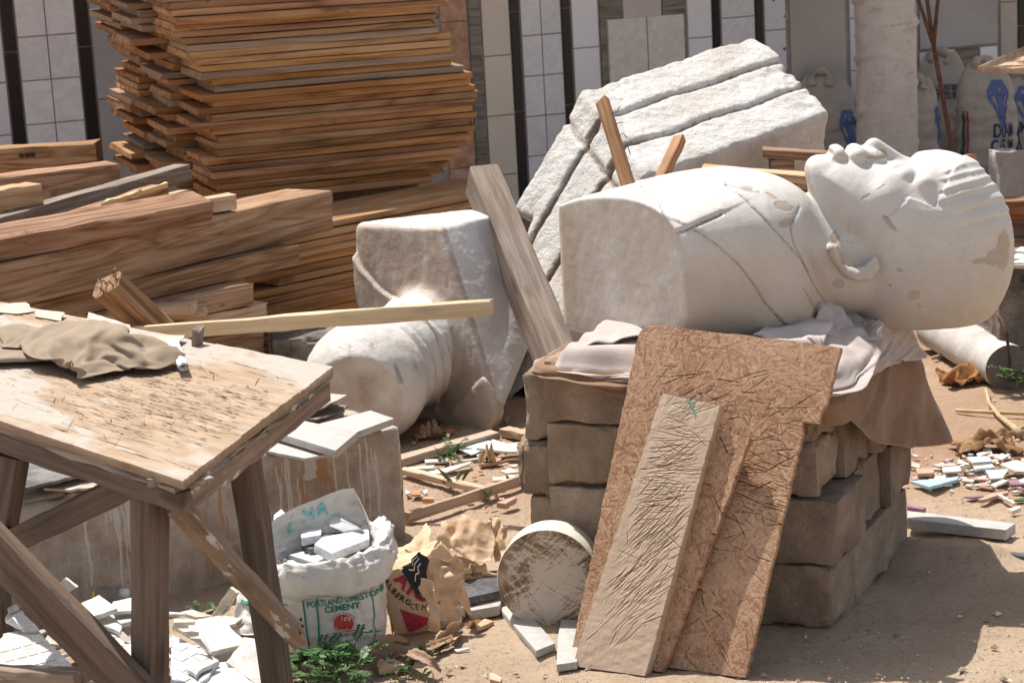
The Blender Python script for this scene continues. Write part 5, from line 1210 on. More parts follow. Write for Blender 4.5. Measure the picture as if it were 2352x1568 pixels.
def build_shirt():
    c = onbench(160, 818); dx = norm(onbench(330, 850)-onbench(30, 792)); dy = np.cross(TN, dx); Q = SHEET_A*np.array([1.16, 1.12, .85])
    P = c+Q[..., :1]*dx+Q[..., 1:2]*dy+TN*.002+TN*Q[..., 2:]
    cloth_mesh('crumpled_shirt', P.reshape(-1, 3), SNU, SNV, 'khaki', 'crumpled khaki cotton shirt thrown on the bench top', 'shirt', .0022)
    # rolled white paper and a small wood stub beside it
    a = onbench(421, 858)+TN*.016; b_ = onbench(398, 800)+TN*.018; ax = norm(b_-a); s = norm(np.cross(ax, TN)); V = []; n = 40; L = np.linalg.norm(b_-a)
    for i in range(n):
        q = i/(n-1)*4.6*math.pi; r = .004+.0010*q/2
        for k in range(7): V.append(a+ax*(k/6*L+.006*math.sin(q*1.3)*(k in (0, 6)))+(s*math.cos(q)*1.25+TN*math.sin(q))*r)
    o = mk('paper_roll', V, grid_faces(n, 7), M['paper_white'], None, True); md = o.modifiers.new('thick', 'SOLIDIFY'); md.thickness = .001
    tag(o, 'white paper scrap rolled up at the tip of the crumpled shirt on the bench', 'paper')
    p = onbench(452, 788); o = plank('wood_stub', p-TN*.006, p+TN*.038+np.array([.006, 0, 0]), .02, .03, M['beam_grey'], up=(-.4, -.9, 0), ns=3); tag(o, 'small wooden stub standing at the far edge of the bench', 'wood stub')
    # loose veneer lifted off the bench, half over the shirt
    for poly, lab in (((( 205, 742), (300, 770), (352, 832), (340, 838), (262, 800), (200, 752)), 'long curled veneer strip lying over the crumpled shirt'),):
        P = [onbench(x, y)+TN*(.030-.010*i/5) for i, (x, y) in enumerate(poly)]; o = slab('veneer_strip', P, .002, M['plysheet'], bevel=.0004, jag=.0015, seed=5); tag(o, lab, 'veneer')
    rs = np.random.default_rng(12)
    for i, poly in enumerate((((0, 700), (60, 703), (80, 716), (40, 722), (-20, 716)), ((85, 712), (150, 727), (140, 738), (80, 728)), ((330, 770), (425, 780), (395, 808), (345, 795)))):
        P = [onbench(x, y)+TN*(.002+.010*(k == 1)) for k, (x, y) in enumerate(poly)]; o = slab('veneer_flake', P, .0022, M['plysheet'], bevel=.0004, jag=.002, seed=i)
        tag(o, ['pale veneer flake at the far left end of the bench top', 'veneer flake with split edge at the far edge of the bench, above the shirt', 'grey veneer sheet behind the rolled paper on the bench', 'grey veneer flake lifted in front of the crumpled shirt'][i], 'veneer')
build_shirt()
# ---------------------------------------------------------------- stained concrete plinth and what lies on it
PC = np.array([-.37, 6.86, 0]); PD = norm([-1.07, -.65, 0]); PB = np.array([PD[1], -PD[0], 0]); PB = PB if PB[1] > 0 else -PB; PH = .385
def build_plinth():
    t = empty('concrete_plinth', PC, 'low old concrete plinth with peeling stains and paint drips, behind the bench', 'plinth')
    L, Dp = 1.75, .36; nx, ny, nz = 88, 18, 22
    V = []; F = []
    def face(o, a, na, b_, nb):
        n = len(V)
        for i in range(na+1):
            for j in range(nb+1): V.append(o+a*i/na+b_*j/nb)
        for i in range(na):
            for j in range(nb): F.append((n+i*(nb+1)+j, n+(i+1)*(nb+1)+j, n+(i+1)*(nb+1)+j+1, n+i*(nb+1)+j+1))
    up = np.array([0, 0, PH+.02]); o0 = PC-np.array([0, 0, .02])
    face(o0, PD*L, 440, up, 110); face(o0, PB*Dp, ny, up, nz); face(o0+up, PD*L, nx, PB*Dp, ny); face(o0+PB*Dp, PD*L, nx, up, nz); face(o0+PD*L, PB*Dp, ny, up, nz)
    V = np.array(V); d = V-PC; a = d@PD; b_ = d@PB; z = V[:, 2]; da = np.minimum(a, L-a); db = np.minimum(b_, Dp-b_); dz = PH-z
    c = np.array([L/2, Dp/2, PH/2]); m = np.stack([da, db, dz], 1); s = np.sort(m, 1)[:, 1]; k = np.clip(1-s/.035, 0, 1)**2*(.008+.014*np.clip(fbm(V, 13, 3, 4), 0, 1))
    ctr = PC+PD*L/2+PB*Dp/2+np.array([0, 0, PH/2]); dv = ctr-V; dv[:, 2] *= 2; dv = dv/np.linalg.norm(dv, axis=1, keepdims=True)
    dirv = PD[None]*np.where(a < .05, 1, np.where(a > L-.05, -1, 0))[:, None]+PB[None]*np.where(b_ < .05, 1, np.where(b_ > Dp-.05, -1, 0))[:, None]+np.array([0, 0, -1.])[None]*(dz < .05)[:, None]
    V2 = V+dirv*k[:, None]+.0025*np.stack([fbm(V, 16, 3, i) for i in (1, 2, 3)], 1)
    hole = np.exp(-(((a-.62)/.07)**2+((z-.03)/.06)**2))*(b_ < .03); V2 += PB*(.05*hole)[:, None]
    dw = np.zeros(len(V)); do = np.zeros(len(V)); rs = np.random.default_rng(8); fr = b_ < .012
    for n_, arr, z0r, col in ((26, dw, (.30, .39), ((0, .27), (.38, .46), (.95, 1.1))), (17, do, (.18, .38), ((.6, .95), (.25, .4)))):
        for k_ in range(n_):
            q0, q1 = col[rs.integers(len(col))]; a0 = rs.uniform(q0, q1); zt = rs.uniform(*z0r); ln = rs.uniform(.06, .30); w_ = rs.uniform(.002, .0065); aa = a+.004*fbm(np.stack([z*6, 0*z+k_, 0*z], -1), 2., 2, k_)
            m_ = fr & (z < zt) & (z > zt-ln); tp = np.clip((z-(zt-ln))/.03, 0, 1)**.5; arr[m_] = np.maximum(arr[m_], (np.exp(-((aa-a0)/(w_*(.6+.5*tp)))**2)*np.clip(rs.uniform(.6, 1.)+0*tp, 0, 1))[m_])
    do = np.maximum(do, .9*fr*np.exp(-((a-.30)/.025)**2)*(z > .25)); dw = np.maximum(dw, .8*fr*np.exp(-((a-.34)/.03)**2)*(z > .27))
    o = mk('plinth_body', V2, F, M['plinth'], t, True, None, {'drip_w': dw, 'drip_o': do}); bm = bmesh.new(); bm.from_mesh(o.data); bmesh.ops.remove_doubles(bm, verts=bm.verts, dist=.0008); bmesh.ops.recalc_face_normals(bm, faces=bm.faces); bm.to_mesh(o.data); bm.free()
build_plinth()
def pxslab(name, poly, z, th, mat, label, cat, group=None, bevel=.0015, jag=0., seed=0, sub=0):
    zs = z if isinstance(z, (list, tuple)) else [z]*len(poly); P = [G(x, y, q) for (x, y), q in zip(poly, zs)]
    o = slab(name, P, th, M[mat], None, bevel, jag, seed, None, sub); return tag(o, label, cat, group)
def build_plinth_items():
    zt = PH
    pxslab('plywood_scrap', [(640, 975), (665, 945), (755, 935), (790, 948), (700, 985)], zt+.012, .010, 'plysheet', 'dusty plywood scrap under the two white-topped boards on the plinth', 'plywood', bevel=.0008, jag=.002)
    pxslab('white_board', [(607, 984), (655, 957), (822, 991), (771, 1034)], zt+.052, .024, 'slabw', 'white-topped board near the plinth end, the lower one, overlapping the other in an L', 'board')
    pxslab('white_board', [(728, 974), (851, 942), (905, 960), (815, 993)], zt+.050, .022, 'slabw', 'white-topped board at the very end of the plinth, the higher one of the L', 'board')
    pxslab('plywood_scrap', [(664, 950), (692, 925), (735, 902), (797, 906), (735, 938), (690, 952)], [zt+.05, zt+.05, zt+.055, zt+.085, zt+.06, zt+.05], .006, 'plysheet', 'curled plywood sheet with a pinkish top, on the plinth behind the white boards', 'plywood', bevel=.0008, jag=.002)
    pxslab('plywood_scrap', [(672, 962), (750, 925), (800, 930), (792, 942), (730, 962)], zt+.035, .006, 'ply_edge', 'dark split plywood scrap below the curled sheet on the plinth', 'plywood', bevel=.0008, jag=.003)
    pxslab('fibre_board', [(620, 1036), (600, 1020), (640, 1010), (770, 1040), (700, 1052)], zt+.018, .010, 'slabw', 'thin pale panel scrap under the lower white board', 'board', bevel=.001, jag=.001)
    pxslab('ash_sheet', [(20, 1128), (20, 1030), (150, 1040), (262, 1070), (80, 1115)], zt+.05, .010, 'slab_cap', 'dark ashy fibre sheet on the plinth, seen between the bench legs', 'sheet', bevel=.001, jag=.002)
    pxslab('ash_sheet', [(100, 1120), (180, 1085), (262, 1082), (215, 1118), (160, 1125)], zt+.022, .008, 'plysheet', 'split brown sheet under the ashy sheet on the plinth', 'sheet', bevel=.001, jag=.003)
    # tarred rough stone behind the plinth
    c = W(690, 800, 8.55); c[2] = 0
    rock_block('rough_stone', frame(c+np.array([-.10, -.1, 0]), (1, .15, 0)), (.42, .35, .36), 'grey pitted stone block in shade behind the headdown bust, below the pale stick', None, 77, 'black_conc', .05)['category'] = 'stone'
build_plinth_items()
# ---------------------------------------------------------------- printed lettering laid on curved surfaces
def text_geo(s, size=1., bold=0., cut=.02, font_shear=0.):
    cu = bpy.data.curves.new('lettering', 'FONT'); cu.body = s; cu.size = size; cu.offset = bold; cu.shear = font_shear; cu.resolution_u = 3
    o = bpy.data.objects.new('lettering', cu); COL.objects.link(o); dg = bpy.context.evaluated_depsgraph_get(); me = bpy.data.meshes.new_from_object(o.evaluated_get(dg))
    bpy.data.objects.remove(o); bpy.data.curves.remove(cu); bm = bmesh.new(); bm.from_mesh(me); bpy.data.meshes.remove(me)
    if len(bm.verts) == 0: bm.free(); return np.zeros((0, 2)), []
    xs = [v.co.x for v in bm.verts]
    if cut:
        for x in np.arange(min(xs)+cut, max(xs), cut): bmesh.ops.bisect_plane(bm, geom=bm.verts[:]+bm.edges[:]+bm.faces[:], plane_co=(x, 0, 0), plane_no=(1, 0, 0))
    bm.verts.index_update(); V = np.array([v.co[:2] for v in bm.verts]); F = [tuple(v.index for v in f.verts) for f in bm.faces]; bm.free(); return V, F
def lay(name, V2, F, surf, mat, parent, off=.0015):
    if len(V2) == 0: return
    P = surf(V2[:, 0], V2[:, 1], off); return mk(name, P, F, M[mat], parent)
def line2(pts, w):
    pts = np.array(pts, float); V = []; F = []
    for i, p in enumerate(pts):
        t = norm(np.r_[pts[min(i+1, len(pts)-1)]-pts[max(i-1, 0)], 0])[:2]; n = np.array([-t[1], t[0]])*w/2; V += [p-n, p+n]
    return np.array(V), [(2*i, 2*i+2, 2*i+3, 2*i+1) for i in range(len(pts)-1)]
def dense(pts, step=.012):
    out = [np.array(pts[0], float)]
    for a, b_ in zip(pts[:-1], pts[1:]):
        a, b_ = np.array(a, float), np.array(b_, float); n = max(1, int(np.linalg.norm(b_-a)/step)); out += [a+(b_-a)*k/n for k in range(1, n+1)]
    return np.array(out)
def text_on(s, x, y, size, rot, surf, mat, parent, bold=0., align=.5, name='lettering', sx=1., cut=.02, shear=0.):
    V, F = text_geo(s, size, bold*size, cut, shear)
    if len(V) == 0: return
    V = V.copy(); V[:, 0] = (V[:, 0]-V[:, 0].min()-align*np.ptp(V[:, 0]))*sx; c, q = math.cos(rot), math.sin(rot); lay(name, np.stack([x+V[:, 0]*c-V[:, 1]*q, y+V[:, 0]*q+V[:, 1]*c], 1), F, surf, mat, parent)
def disc2(cx, cy, rx, ry, n=24, r0=0.): a = np.linspace(0, 2*np.pi, n, endpoint=False); return np.stack([cx+rx*np.cos(a), cy+ry*np.sin(a)], 1), [tuple(range(n))]
# ---------------------------------------------------------------- white woven cement sack full of marble pieces
def build_sack():
    base = G(762, 1518); C = np.array([base[0]-.005, base[1]+.125, 0]); t = empty('cement_sack', C, 'white woven cement sack with green print, rim rolled down, full of broken marble', 'sack')
    def prof(z): return np.interp(z, [0, .02, .08, .16, .22, .30], [.120, .142, .152, .150, .146, .150])
    def body(ang, z, off=0.):
        r = prof(z); c, s = np.cos(ang), np.sin(ang); e = 2/2.9; x = np.sign(c)*np.abs(c)**e*r*1.03; y = np.sign(s)*np.abs(s)**e*r*.82
        P = np.stack([x, y, z+0*x], -1); nn = np.stack([np.sign(c)*np.abs(c)**(2-e), np.sign(s)*np.abs(s)**(2-e)*1.25, 0*x], -1); nn /= np.linalg.norm(nn, axis=-1, keepdims=True)
        w = .011*fbm(P, 9, 3, 5)+.006*np.abs(fbm(P*np.array([1, 1, .6]), 20, 3, 6))+.004*np.sin(z*70+4*fbm(P, 6, 2, 2))*np.clip((.07-z)/.07, 0, 1)
        return C+P+nn*(w+off)[..., None]
    nu, nv = 240, 80; U, Z = np.meshgrid(np.linspace(0, 2*np.pi, nu, endpoint=False), np.linspace(0, .26, nv), indexing='ij'); V = body(U, Z).reshape(-1, 3)
    i = np.arange(nu)[:, None]*nv+np.arange(nv-1)[None]; j = ((np.arange(nu)+1) % nu)[:, None]*nv+np.arange(nv-1)[None]; q = np.stack([i.ravel(), j.ravel(), j.ravel()+1, i.ravel()+1], 1)
    mk('bag_body', V, q, M['woven'], t, True)
    # rolled-down rim : profile swept round, frayed inner edge
    prf = np.array([(.80, .240), (.87, .272), (.98, .300), (1.12, .304), (1.23, .282), (1.27, .248), (1.22, .220), (1.12, .208), (1.02, .206)]); pp = []
    for k in range(len(prf)-1):
        for s in range(4): pp.append(prf[k]+(prf[k+1]-prf[k])*s/4)
    pp.append(prf[-1]); pp = np.array(pp); nr = len(pp); nu = 150; rs = np.random.default_rng(3); a = np.linspace(0, 2*np.pi, nu, endpoint=False); A, K = np.meshgrid(a, np.arange(nr), indexing='ij'); kk = pp[K]
    q3 = np.stack([np.cos(A)*1.5, np.sin(A)*1.5, K*.06], -1); wob = fbm(q3, 1.4, 3, 9); wr = fbm(q3*np.array([1, 1, 2]), 5, 3, 19); rr = kk[..., 0]*.150*(1+.07*wob+.045*wr); c, s = np.cos(A), np.sin(A); e = 2/2.5
    x = np.sign(c)*np.abs(c)**e*rr*1.05; y = np.sign(s)*np.abs(s)**e*rr*.88; z = kk[..., 1]+.016*wob+.009*wr+.012*np.clip(np.cos(A+.5), 0, 1)*(K < 20)-.02*np.clip(-s, 0, 1)+.02*np.clip(s, 0, 1)*1.0+.012*np.cos(A)
    fr = rs.normal(0, .007, nu); z[:, 0] += np.abs(fr); x[:, 0] += fr*.5
    V = (C+np.stack([x, y, z], -1)).reshape(-1, 3); i = np.arange(nu)[:, None]*nr+np.arange(nr-1)[None]; j = ((np.arange(nu)+1) % nu)[:, None]*nr+np.arange(nr-1)[None]
    mk('rolled_rim', V, np.stack([i.ravel(), j.ravel(), j.ravel()+1, i.ravel()+1], 1), M['woven'], t, True)
    # raised back flap with teal print
    nu, nv = 40, 26; U, Vv = np.meshgrid(np.linspace(0, 1, nu), np.linspace(0, 1, nv), indexing='ij')
    def flap(u, v, off=0.):
        ang = math.radians(178)-u*math.radians(150); hgt = np.interp(u, [0, .12, .5, .72, .8, .92, 1.], [.05, .09, .12, .15, .155, .05, .02]); P = np.stack([np.cos(ang)*(.150+.012*v), .118*np.sin(ang)+.05*v*np.sin(ang), .27+v*hgt], -1)
        n = np.stack([-np.cos(ang), -np.sin(ang), .35+0*u], -1); n /= np.linalg.norm(n, axis=-1, keepdims=True); w = .016*fbm(np.stack([u*6, v*4, 0*u], -1), 1., 3, 7)-.03*v**2*0; return C+P+n*(w+off)[..., None]+np.stack([0*u, -.02*v**3, 0*u], -1)
    o = mk('back_flap', flap(U, Vv).reshape(-1, 3), grid_faces(nu, nv), M['woven'], t, True)
    def fl(u, v, off): return flap(np.clip(u, 0, 1), np.clip(v, 0, 1), off+.002)
    for ch, u0, v0 in (('J', .30, .50), ('N', .40, .55), ('A', .51, .58)):
        Vt, F = text_geo(ch, .5, .012, 0); 
        if len(Vt): lay('lettering', np.stack([u0+Vt[:, 0]*.24, v0+Vt[:, 1]*.85], 1), F, fl, 'ink_teal', t)
    # frayed threads along the rim
    m = MB()
    for k in range(150):
        an = rs.uniform(0, 2*math.pi); r = .123*(1+rs.normal(0, .05)); b_ = C+np.array([math.cos(an)*r*1.05, math.sin(an)*r*.9, .25+rs.uniform(0, .02)-.01*math.sin(an)]); d = rs.normal(0, 1, 3); d[2] = abs(d[2])+.2; d = norm(d)*rs.uniform(.008, .03); sd = norm(np.cross(d, rs.normal(0, 1, 3)))*.0009
        m.add([b_-sd, b_+sd, b_+d*.6+sd+rs.normal(0, .002, 3), b_+d], [(0, 1, 2), (0, 2, 3)])
    o = m.build('frayed_threads', M['woven'], t); o['kind'] = 'stuff'
    # print on the front
    pn = C+np.array([0, -.3, 0])
    def front(x, y, off):
        q = np.clip(np.asarray(x)/.155, -.97, .97); return body(-math.pi/2+np.arcsin(np.sign(q)*np.abs(q)**1.45), np.clip(y, 0, .30), off+.0012)
    gr = 'ink_green'
    for s, x, y, sz, b_, r in (('PORTLAND LIMESTONE', .052, .172, .0235, .025, .10), ('CEMENT', .045, .149, .0245, .03, .06), ('Licence N° 22', .040, .071, .0130, .03, .05), ('CEM II', .004, .047, .022, .0, .03), ('II/A-L 42.5 N', .000, .029, .0165, .0, .04), ('NT 47.01', .080, .052, .016, .0, .22)):
        text_on(s, x, y, sz, r, front, gr, t, b_, sx=.82 if 'PORT' in s else 1., cut=.012)
    def stroke(pts, w, mat=gr): lay('printed_line', *line2(dense(pts), w), front, mat, t)
    stroke([(-.025, .010), (-.026, .05), (-.022, .12), (-.024, .185), (-.018, .196)], .005); stroke([(-.055, .004), (-.056, .06), (-.058, .14), (-.06, .182), (-.068, .192), (-.10, .195), (-.15, .195)], .005)
    stroke([(.118, .20), (.120, .15), (.123, .12), (.122, .09), (.128, .07), (.124, .045), (.10, .024), (.07, .012)], .0022); stroke([(-.15, .17), (-.10, .168)], .004); stroke([(-.14, .10), (-.075, .105)], .0012); stroke([(-.14, .085), (-.08, .088)], .001)
    # round red mark
    V2, F = disc2(.045, .111, .0265, .0255, 26); V2[:, 1] = np.maximum(V2[:, 1], .111-.0190); lay('logo', V2, F, lambda x, y, o: front(x, y, o), 'ink_red', t)
    for pts, w in (([(.033, 0.1240), (.033, 0.1000), (.037, 0.1050), (.045, 0.1030), (.050, 0.1070), (.050, 0.1190)], .0045), ([(.042, 0.1130), (.042, 0.1230)], .004), ([(.050, 0.1010), (.050, 0.1270), (.060, 0.1280), (.064, 0.1230), (.060, 0.1180), (.052, 0.1170)], .004), ([(.024, 0.1020), (.032, 0.0950), (.045, 0.0930), (.054, 0.0960)], .0035)):
        V2, F = line2(dense(pts, .004), w); lay('logo', V2, F, lambda x, y, o: front(x, y, o+.0012), 'ink_white', t)
    V2, F = disc2(.042, .1275, .0022, .0022, 10); lay('logo', V2, F, lambda x, y, o: front(x, y, o+.0012), 'ink_white', t)
    for i, ch in enumerate('Tunisian Standards'):
        q = math.radians(160-i*8.2); text_on(ch, .045+.0305*math.cos(q), .111+.0285*math.sin(q), .0075, q-math.pi/2, front, 'ink_red', t, .02, cut=0)
    text_on('Normes Tunisiennes', .044, .085, .0072, .08, front, 'ink_red', t, .02, cut=0)
    # faded orange printing inside out on the rolled rim
    for k in range(16):
        an = math.radians(-88+k*2.6); p = C+np.array([math.cos(an)*.150*1.22, math.sin(an)*.150*1.02, .245+.006*math.sin(k*2.1)]); 
    return t, C
SACK, SACKC = build_sack()
def chunk(name, poly, z, th, mat, label, group=None, jag=.0, seed=0, cat='marble piece'): return pxslab(name, poly, z, th, mat, label, cat, group, .0018, jag, seed)
def k4(p): return [(588+x*.3047, 1090.25+y*.3047) for x, y in p]
chunk('marble_piece', k4([(425, 295), (458, 262), (640, 322), (788, 400), (660, 428), (560, 388)]), [.335, .345, .345, .33, .315, .32], .026, 'marble', 'long grey-veined marble piece in the sack, the uppermost')
chunk('marble_piece', k4([(338, 445), (345, 340), (420, 322), (497, 355), (490, 450), (340, 475)]), .312, .024, 'marble', 'squarish marble piece in the sack, left of the others')
chunk('marble_piece', k4([(440, 520), (500, 465), (852, 403), (856, 480), (570, 592)]), [.318, .325, .315, .305, .308], .026, 'marble', 'largest marble piece in the sack, lying across the front')
chunk('marble_piece', k4([(135, 300), (190, 255), (245, 310), (230, 350), (130, 350)]), .325, .022, 'marble', 'marble piece at the left rear rim of the sack')
chunk('granite_piece', k4([(240, 370), (300, 360), (345, 400), (330, 470), (260, 420)]), .295, .02, 'granite', 'black granite chip between the marble pieces, left', cat='granite piece')
chunk('granite_piece', k4([(500, 380), (600, 395), (680, 425), (600, 455), (500, 470)]), .298, .03, 'granite', 'black granite piece under the long marble piece in the sack', cat='granite piece')
chunk('granite_piece', k4([(340, 510), (430, 480), (480, 550), (400, 560)]), .285, .02, 'granite', 'black granite chip at the front of the sack filling', cat='granite piece')
chunk('marble_piece', k4([(250, 600), (400, 560), (560, 600), (700, 570), (750, 640), (500, 680)]), .268, .03, 'ceramic_grey', 'pale grey piece deep in the sack, under the largest marble piece')
chunk('marble_piece', k4([(735, 620), (770, 572), (870, 600), (830, 660)]), [.285, .295, .285, .275], .01, 'ceramic_cream', 'pinkish tile sliver in the sack, at the right')
m_ = MB(); c_ = SACKC; a_ = np.linspace(0, 2*np.pi, 30, endpoint=False)
o = mk('sack_filling', [c_+np.array([math.cos(q)*.135, math.sin(q)*.105, .245+.01*math.sin(5*q)]) for q in a_]+[c_+np.array([0, 0, .262])], [(i, (i+1) % 30, 30) for i in range(30)], M['granite'], SACK); tag(o, kind='stuff')
# ---------------------------------------------------------------- brown paper cement bag and torn paper beside it
def crumple(P2, seed, n=26, amp=.012):
    rs = np.random.default_rng(seed); h = np.zeros(P2.shape[0]); s = np.ptp(P2, axis=0).max(); lo = P2.min(0); ex = np.ptp(P2, axis=0)
    for k in range(n*3):
        a = rs.uniform(0, 2*math.pi); c = lo+ex*rs.uniform(0, 1, 2); r = s*rs.uniform(.10, .45); q = P2-c; d = q@np.array([math.cos(a), math.sin(a)]); h += rs.choice([-1, 1])*(r*.5-np.abs(d))*np.exp(-(q**2).sum(1)/r**2)
    return h/np.abs(h).max()*amp
def paper(name, corners, nu, nv, label, seed, amp=.015, bend=None, mat='kraft', jag=.010, cat='paper', flat_=True, parent=None, curl=0.):
    nu, nv = int(nu*1.7), int(nv*1.7); a, b_, c, d = [np.array(x, float) for x in corners]; u = np.linspace(0, 1, nu); v = np.linspace(0, 1, nv); U, Vv = np.meshgrid(u, v, indexing='ij'); rs = np.random.default_rng(seed)
    Wd = np.linalg.norm(b_-a); Hh = np.linalg.norm(d-a); F2 = np.stack([U*Wd, Vv*Hh], -1).reshape(-1, 2)
    e = 1-4*U*(1-U)*0; Ue = U+jag/Wd*(fbm(np.stack([0*U, Vv*Hh, 0*U], -1), 30, 3, seed)*np.abs(2*U-1)**3*1.5); Ve = Vv+jag/Hh*(fbm(np.stack([U*Wd, 0*U, 0*U+4], -1), 30, 3, seed)*np.abs(2*Vv-1)**3*1.5)
    P = a*((1-Ue)*(1-Ve))[..., None]+b_*(Ue*(1-Ve))[..., None]+c*(Ue*Ve)[..., None]+d*((1-Ue)*Ve)[..., None]; nn = norm(np.cross(b_-a, d-a)); nn = nn if np.dot(nn, EYE-a) > 0 else -nn
    h = crumple(F2, seed, 26, amp).reshape(nu, nv)
    if bend is not None: h = h+bend(U, Vv)
    P = P+nn*h[..., None]; P[..., 2] = np.maximum(P[..., 2], .004)
    o = mk(name, P.reshape(-1, 3), grid_faces(nu, nv), M[mat], parent, not flat_); md = o.modifiers.new('thick', 'SOLIDIFY'); md.thickness = .0012
    if label: tag(o, label, cat)
    def surf(x, y, off):
        i = np.clip(np.asarray(x)*(nu-1), 0, nu-1.001); j = np.clip(np.asarray(y)*(nv-1), 0, nv-1.001); i0 = i.astype(int); j0 = j.astype(int); fi = (i-i0)[:, None]; fj = (j-j0)[:, None]
        return P[i0, j0]*(1-fi)*(1-fj)+P[i0+1, j0]*fi*(1-fj)+P[i0, j0+1]*(1-fi)*fj+P[i0+1, j0+1]*fi*fj+nn*(off+.002)
    return o, surf
def build_kraft():
    A = G(908, 1458); B = G(1008, 1452)
    Yf = A[1]; P00 = W(872, 1320, Yf+.02); P10 = W(985, 1275, Yf+.05); P11 = W(1060, 1440, Yf+.06); P01 = W(903, 1462, Yf)
    t = empty('cement_bag', (P01+P11)/2, 'torn brown paper cement bag with red and black print, slumped right of the white sack', 'paper bag')
    def bulge(U, Vv): return .045*np.sin(np.pi*np.clip(U, 0, 1))**.7*np.sin(np.pi*np.clip(Vv*.85+.08, 0, 1))**.6
    o, sf = paper('bag_front', (P00, P10, P11, P01), 36, 36, None, 3, .004, bulge, 'kraft', .003, flat_=False, parent=t)
    back = np.array([.03, .13, 0]); Q00, Q10, Q11, Q01 = [p+back for p in (P00, P10, P11, P01)]; Q11[2] = Q01[2] = .004
    paper('bag_back', (Q00, Q10, Q11, Q01), 16, 16, None, 4, .008, lambda U, V: -.03*np.sin(np.pi*U), 'kraft', .004, flat_=False, parent=t)
    paper('bag_side', (P10, Q10, Q11, P11), 12, 20, None, 5, .012, None, 'kraft', .004, flat_=True, parent=t); paper('bag_side', (P00, Q00, Q01, P01), 12, 20, None, 6, .006, None, 'kraft', .004, flat_=True, parent=t)
    paper('bag_top', (P00, P10, Q10, Q00), 14, 14, None, 7, .012, None, 'kraft', .006, parent=t)
    W0 = .16; H0 = .175
    def sv(x, y, off): return sf(np.asarray(x)/W0, 1-np.asarray(y)/H0, off)
    path = dense([(.004, .152), (.030, .108), (.060, .078), (.090, .066), (.125, .062)], .002); L = np.r_[0, np.cumsum(np.linalg.norm(np.diff(path, axis=0), axis=1))]
    def along(s, l0, size, bold, mat, dy, adv):
        l = l0
        for ch in s:
            x = np.interp(l, L, path[:, 0]); y = np.interp(l, L, path[:, 1]); x2 = np.interp(l+.006, L, path[:, 0]); y2 = np.interp(l+.006, L, path[:, 1]); q = math.atan2(y2-y, x2-x); text_on(ch, x-dy*math.sin(q), y+dy*math.cos(q), size, q, sv, mat, t, bold, 0., cut=0); l += adv
    along('ELBERG', .000, .021, .03, 'ink_black', 0, .0145); along('CEMENT', .089, .021, -.004, 'ink_black', -.004, .0150)
    along('ATO', .012, .050, .05, 'ink_crimson', .028, .034)
    V2 = np.array([(.030, .078), (.105, .035), (.045, .010), (.034, .012)]); F = [(0, 3, 2, 1)]; n = 8; P = []
    for i in range(n+1):
        for j in range(n+1): P.append((V2[0]*(1-i/n)+V2[1]*i/n)*(1-j/n)+(V2[3]*(1-i/n)+V2[2]*i/n)*j/n)
    lay('printed_triangle', np.array(P), grid_faces(n+1, n+1), sv, 'ink_crimson', t)
    # black patch with pale scribble, folded over the top right
    a, b_, c, d = W(958, 1268, Yf+.01), W(985, 1278, Yf+.02), W(972, 1385, Yf-.045), W(925, 1318, Yf-.01)
    o, s2 = paper('black_flap', (a, b_, c, d), 14, 18, None, 9, .006, None, 'ink_black', .006, parent=t)
    for pts in ([(.15, .12), (.05, .35), (.1, .5)], [(.32, .15), (.2, .4), (.28, .55), (.12, .7)], [(.5, .25), (.4, .4), (.55, .5), (.42, .62), (.5, .78)]):
        lay('printed_scribble', *line2(dense(pts, .05), .05), s2, 'ink_white', t)
    # torn strips
    Y1 = Yf-.01
    paper('torn_paper', (W(975, 1285, Y1+.02), W(1050, 1275, Y1+.05), W(1062, 1345, Y1+.03), W(992, 1390, Y1-.01)), 16, 18, 'torn brown paper flap with a lit bulge, above the paper cement bag', 21, .022)
    paper('torn_paper', (W(1045, 1290, Y1+.05), W(1070, 1330, Y1+.05), W(1083, 1415, Y1+.05), W(1052, 1380, Y1+.03)), 12, 18, 'torn brown paper tail curling down at the right of the flap', 22, .012)
    paper('torn_paper', (W(963, 1330, Y1-.04), W(990, 1340, Y1-.03), W(1022, 1462, Y1-.04), W(995, 1455, Y1-.05)), 10, 22, 'long ragged paper strip hanging in front of the paper cement bag', 23, .012)
    paper('torn_paper', (G(1000, 1450, .05), G(1055, 1425, .05), G(1062, 1440, .0), G(1000, 1490, .0)), 12, 12, 'brown paper scrap on the ground at the foot of the paper bag', 24, .012)
    # crumpled paper heap behind
    Y2 = G(1060, 1345)[1]
    h1, s3 = paper('crumpled_paper', (G(905, 1262, .10), G(985, 1208, .16), G(1000, 1300, .10), G(935, 1310, .08)), 20, 18, 'crumpled brown paper with dark blue letters, behind the paper cement bag', 31, .022)
    for ch, u, v in (('C', .30, .25), ('I', .42, .33), ('M', .52, .38), ('B', .72, .62)):
        V2, F = text_geo(ch, .32, .012, 0); V2 = np.stack([u+V2[:, 0]*.5-V2[:, 1]*.45, v+V2[:, 0]*.5-V2[:, 1]*.85+.12], 1); lay('lettering', V2, F, s3, 'ink_navy', h1)
    paper('crumpled_paper', (G(985, 1260, .13), G(1020, 1195, .20), G(1130, 1205, .18), G(1125, 1295, .10)), 26, 22, 'broad crumpled sheet of brown paper in sunlight, behind the white drum', 32, .03)
    paper('crumpled_paper', (G(1105, 1250, .12), G(1128, 1182, .20), G(1172, 1210, .17), G(1150, 1290, .08)), 14, 16, 'upright brown paper fold standing against the drum', 33, .022)
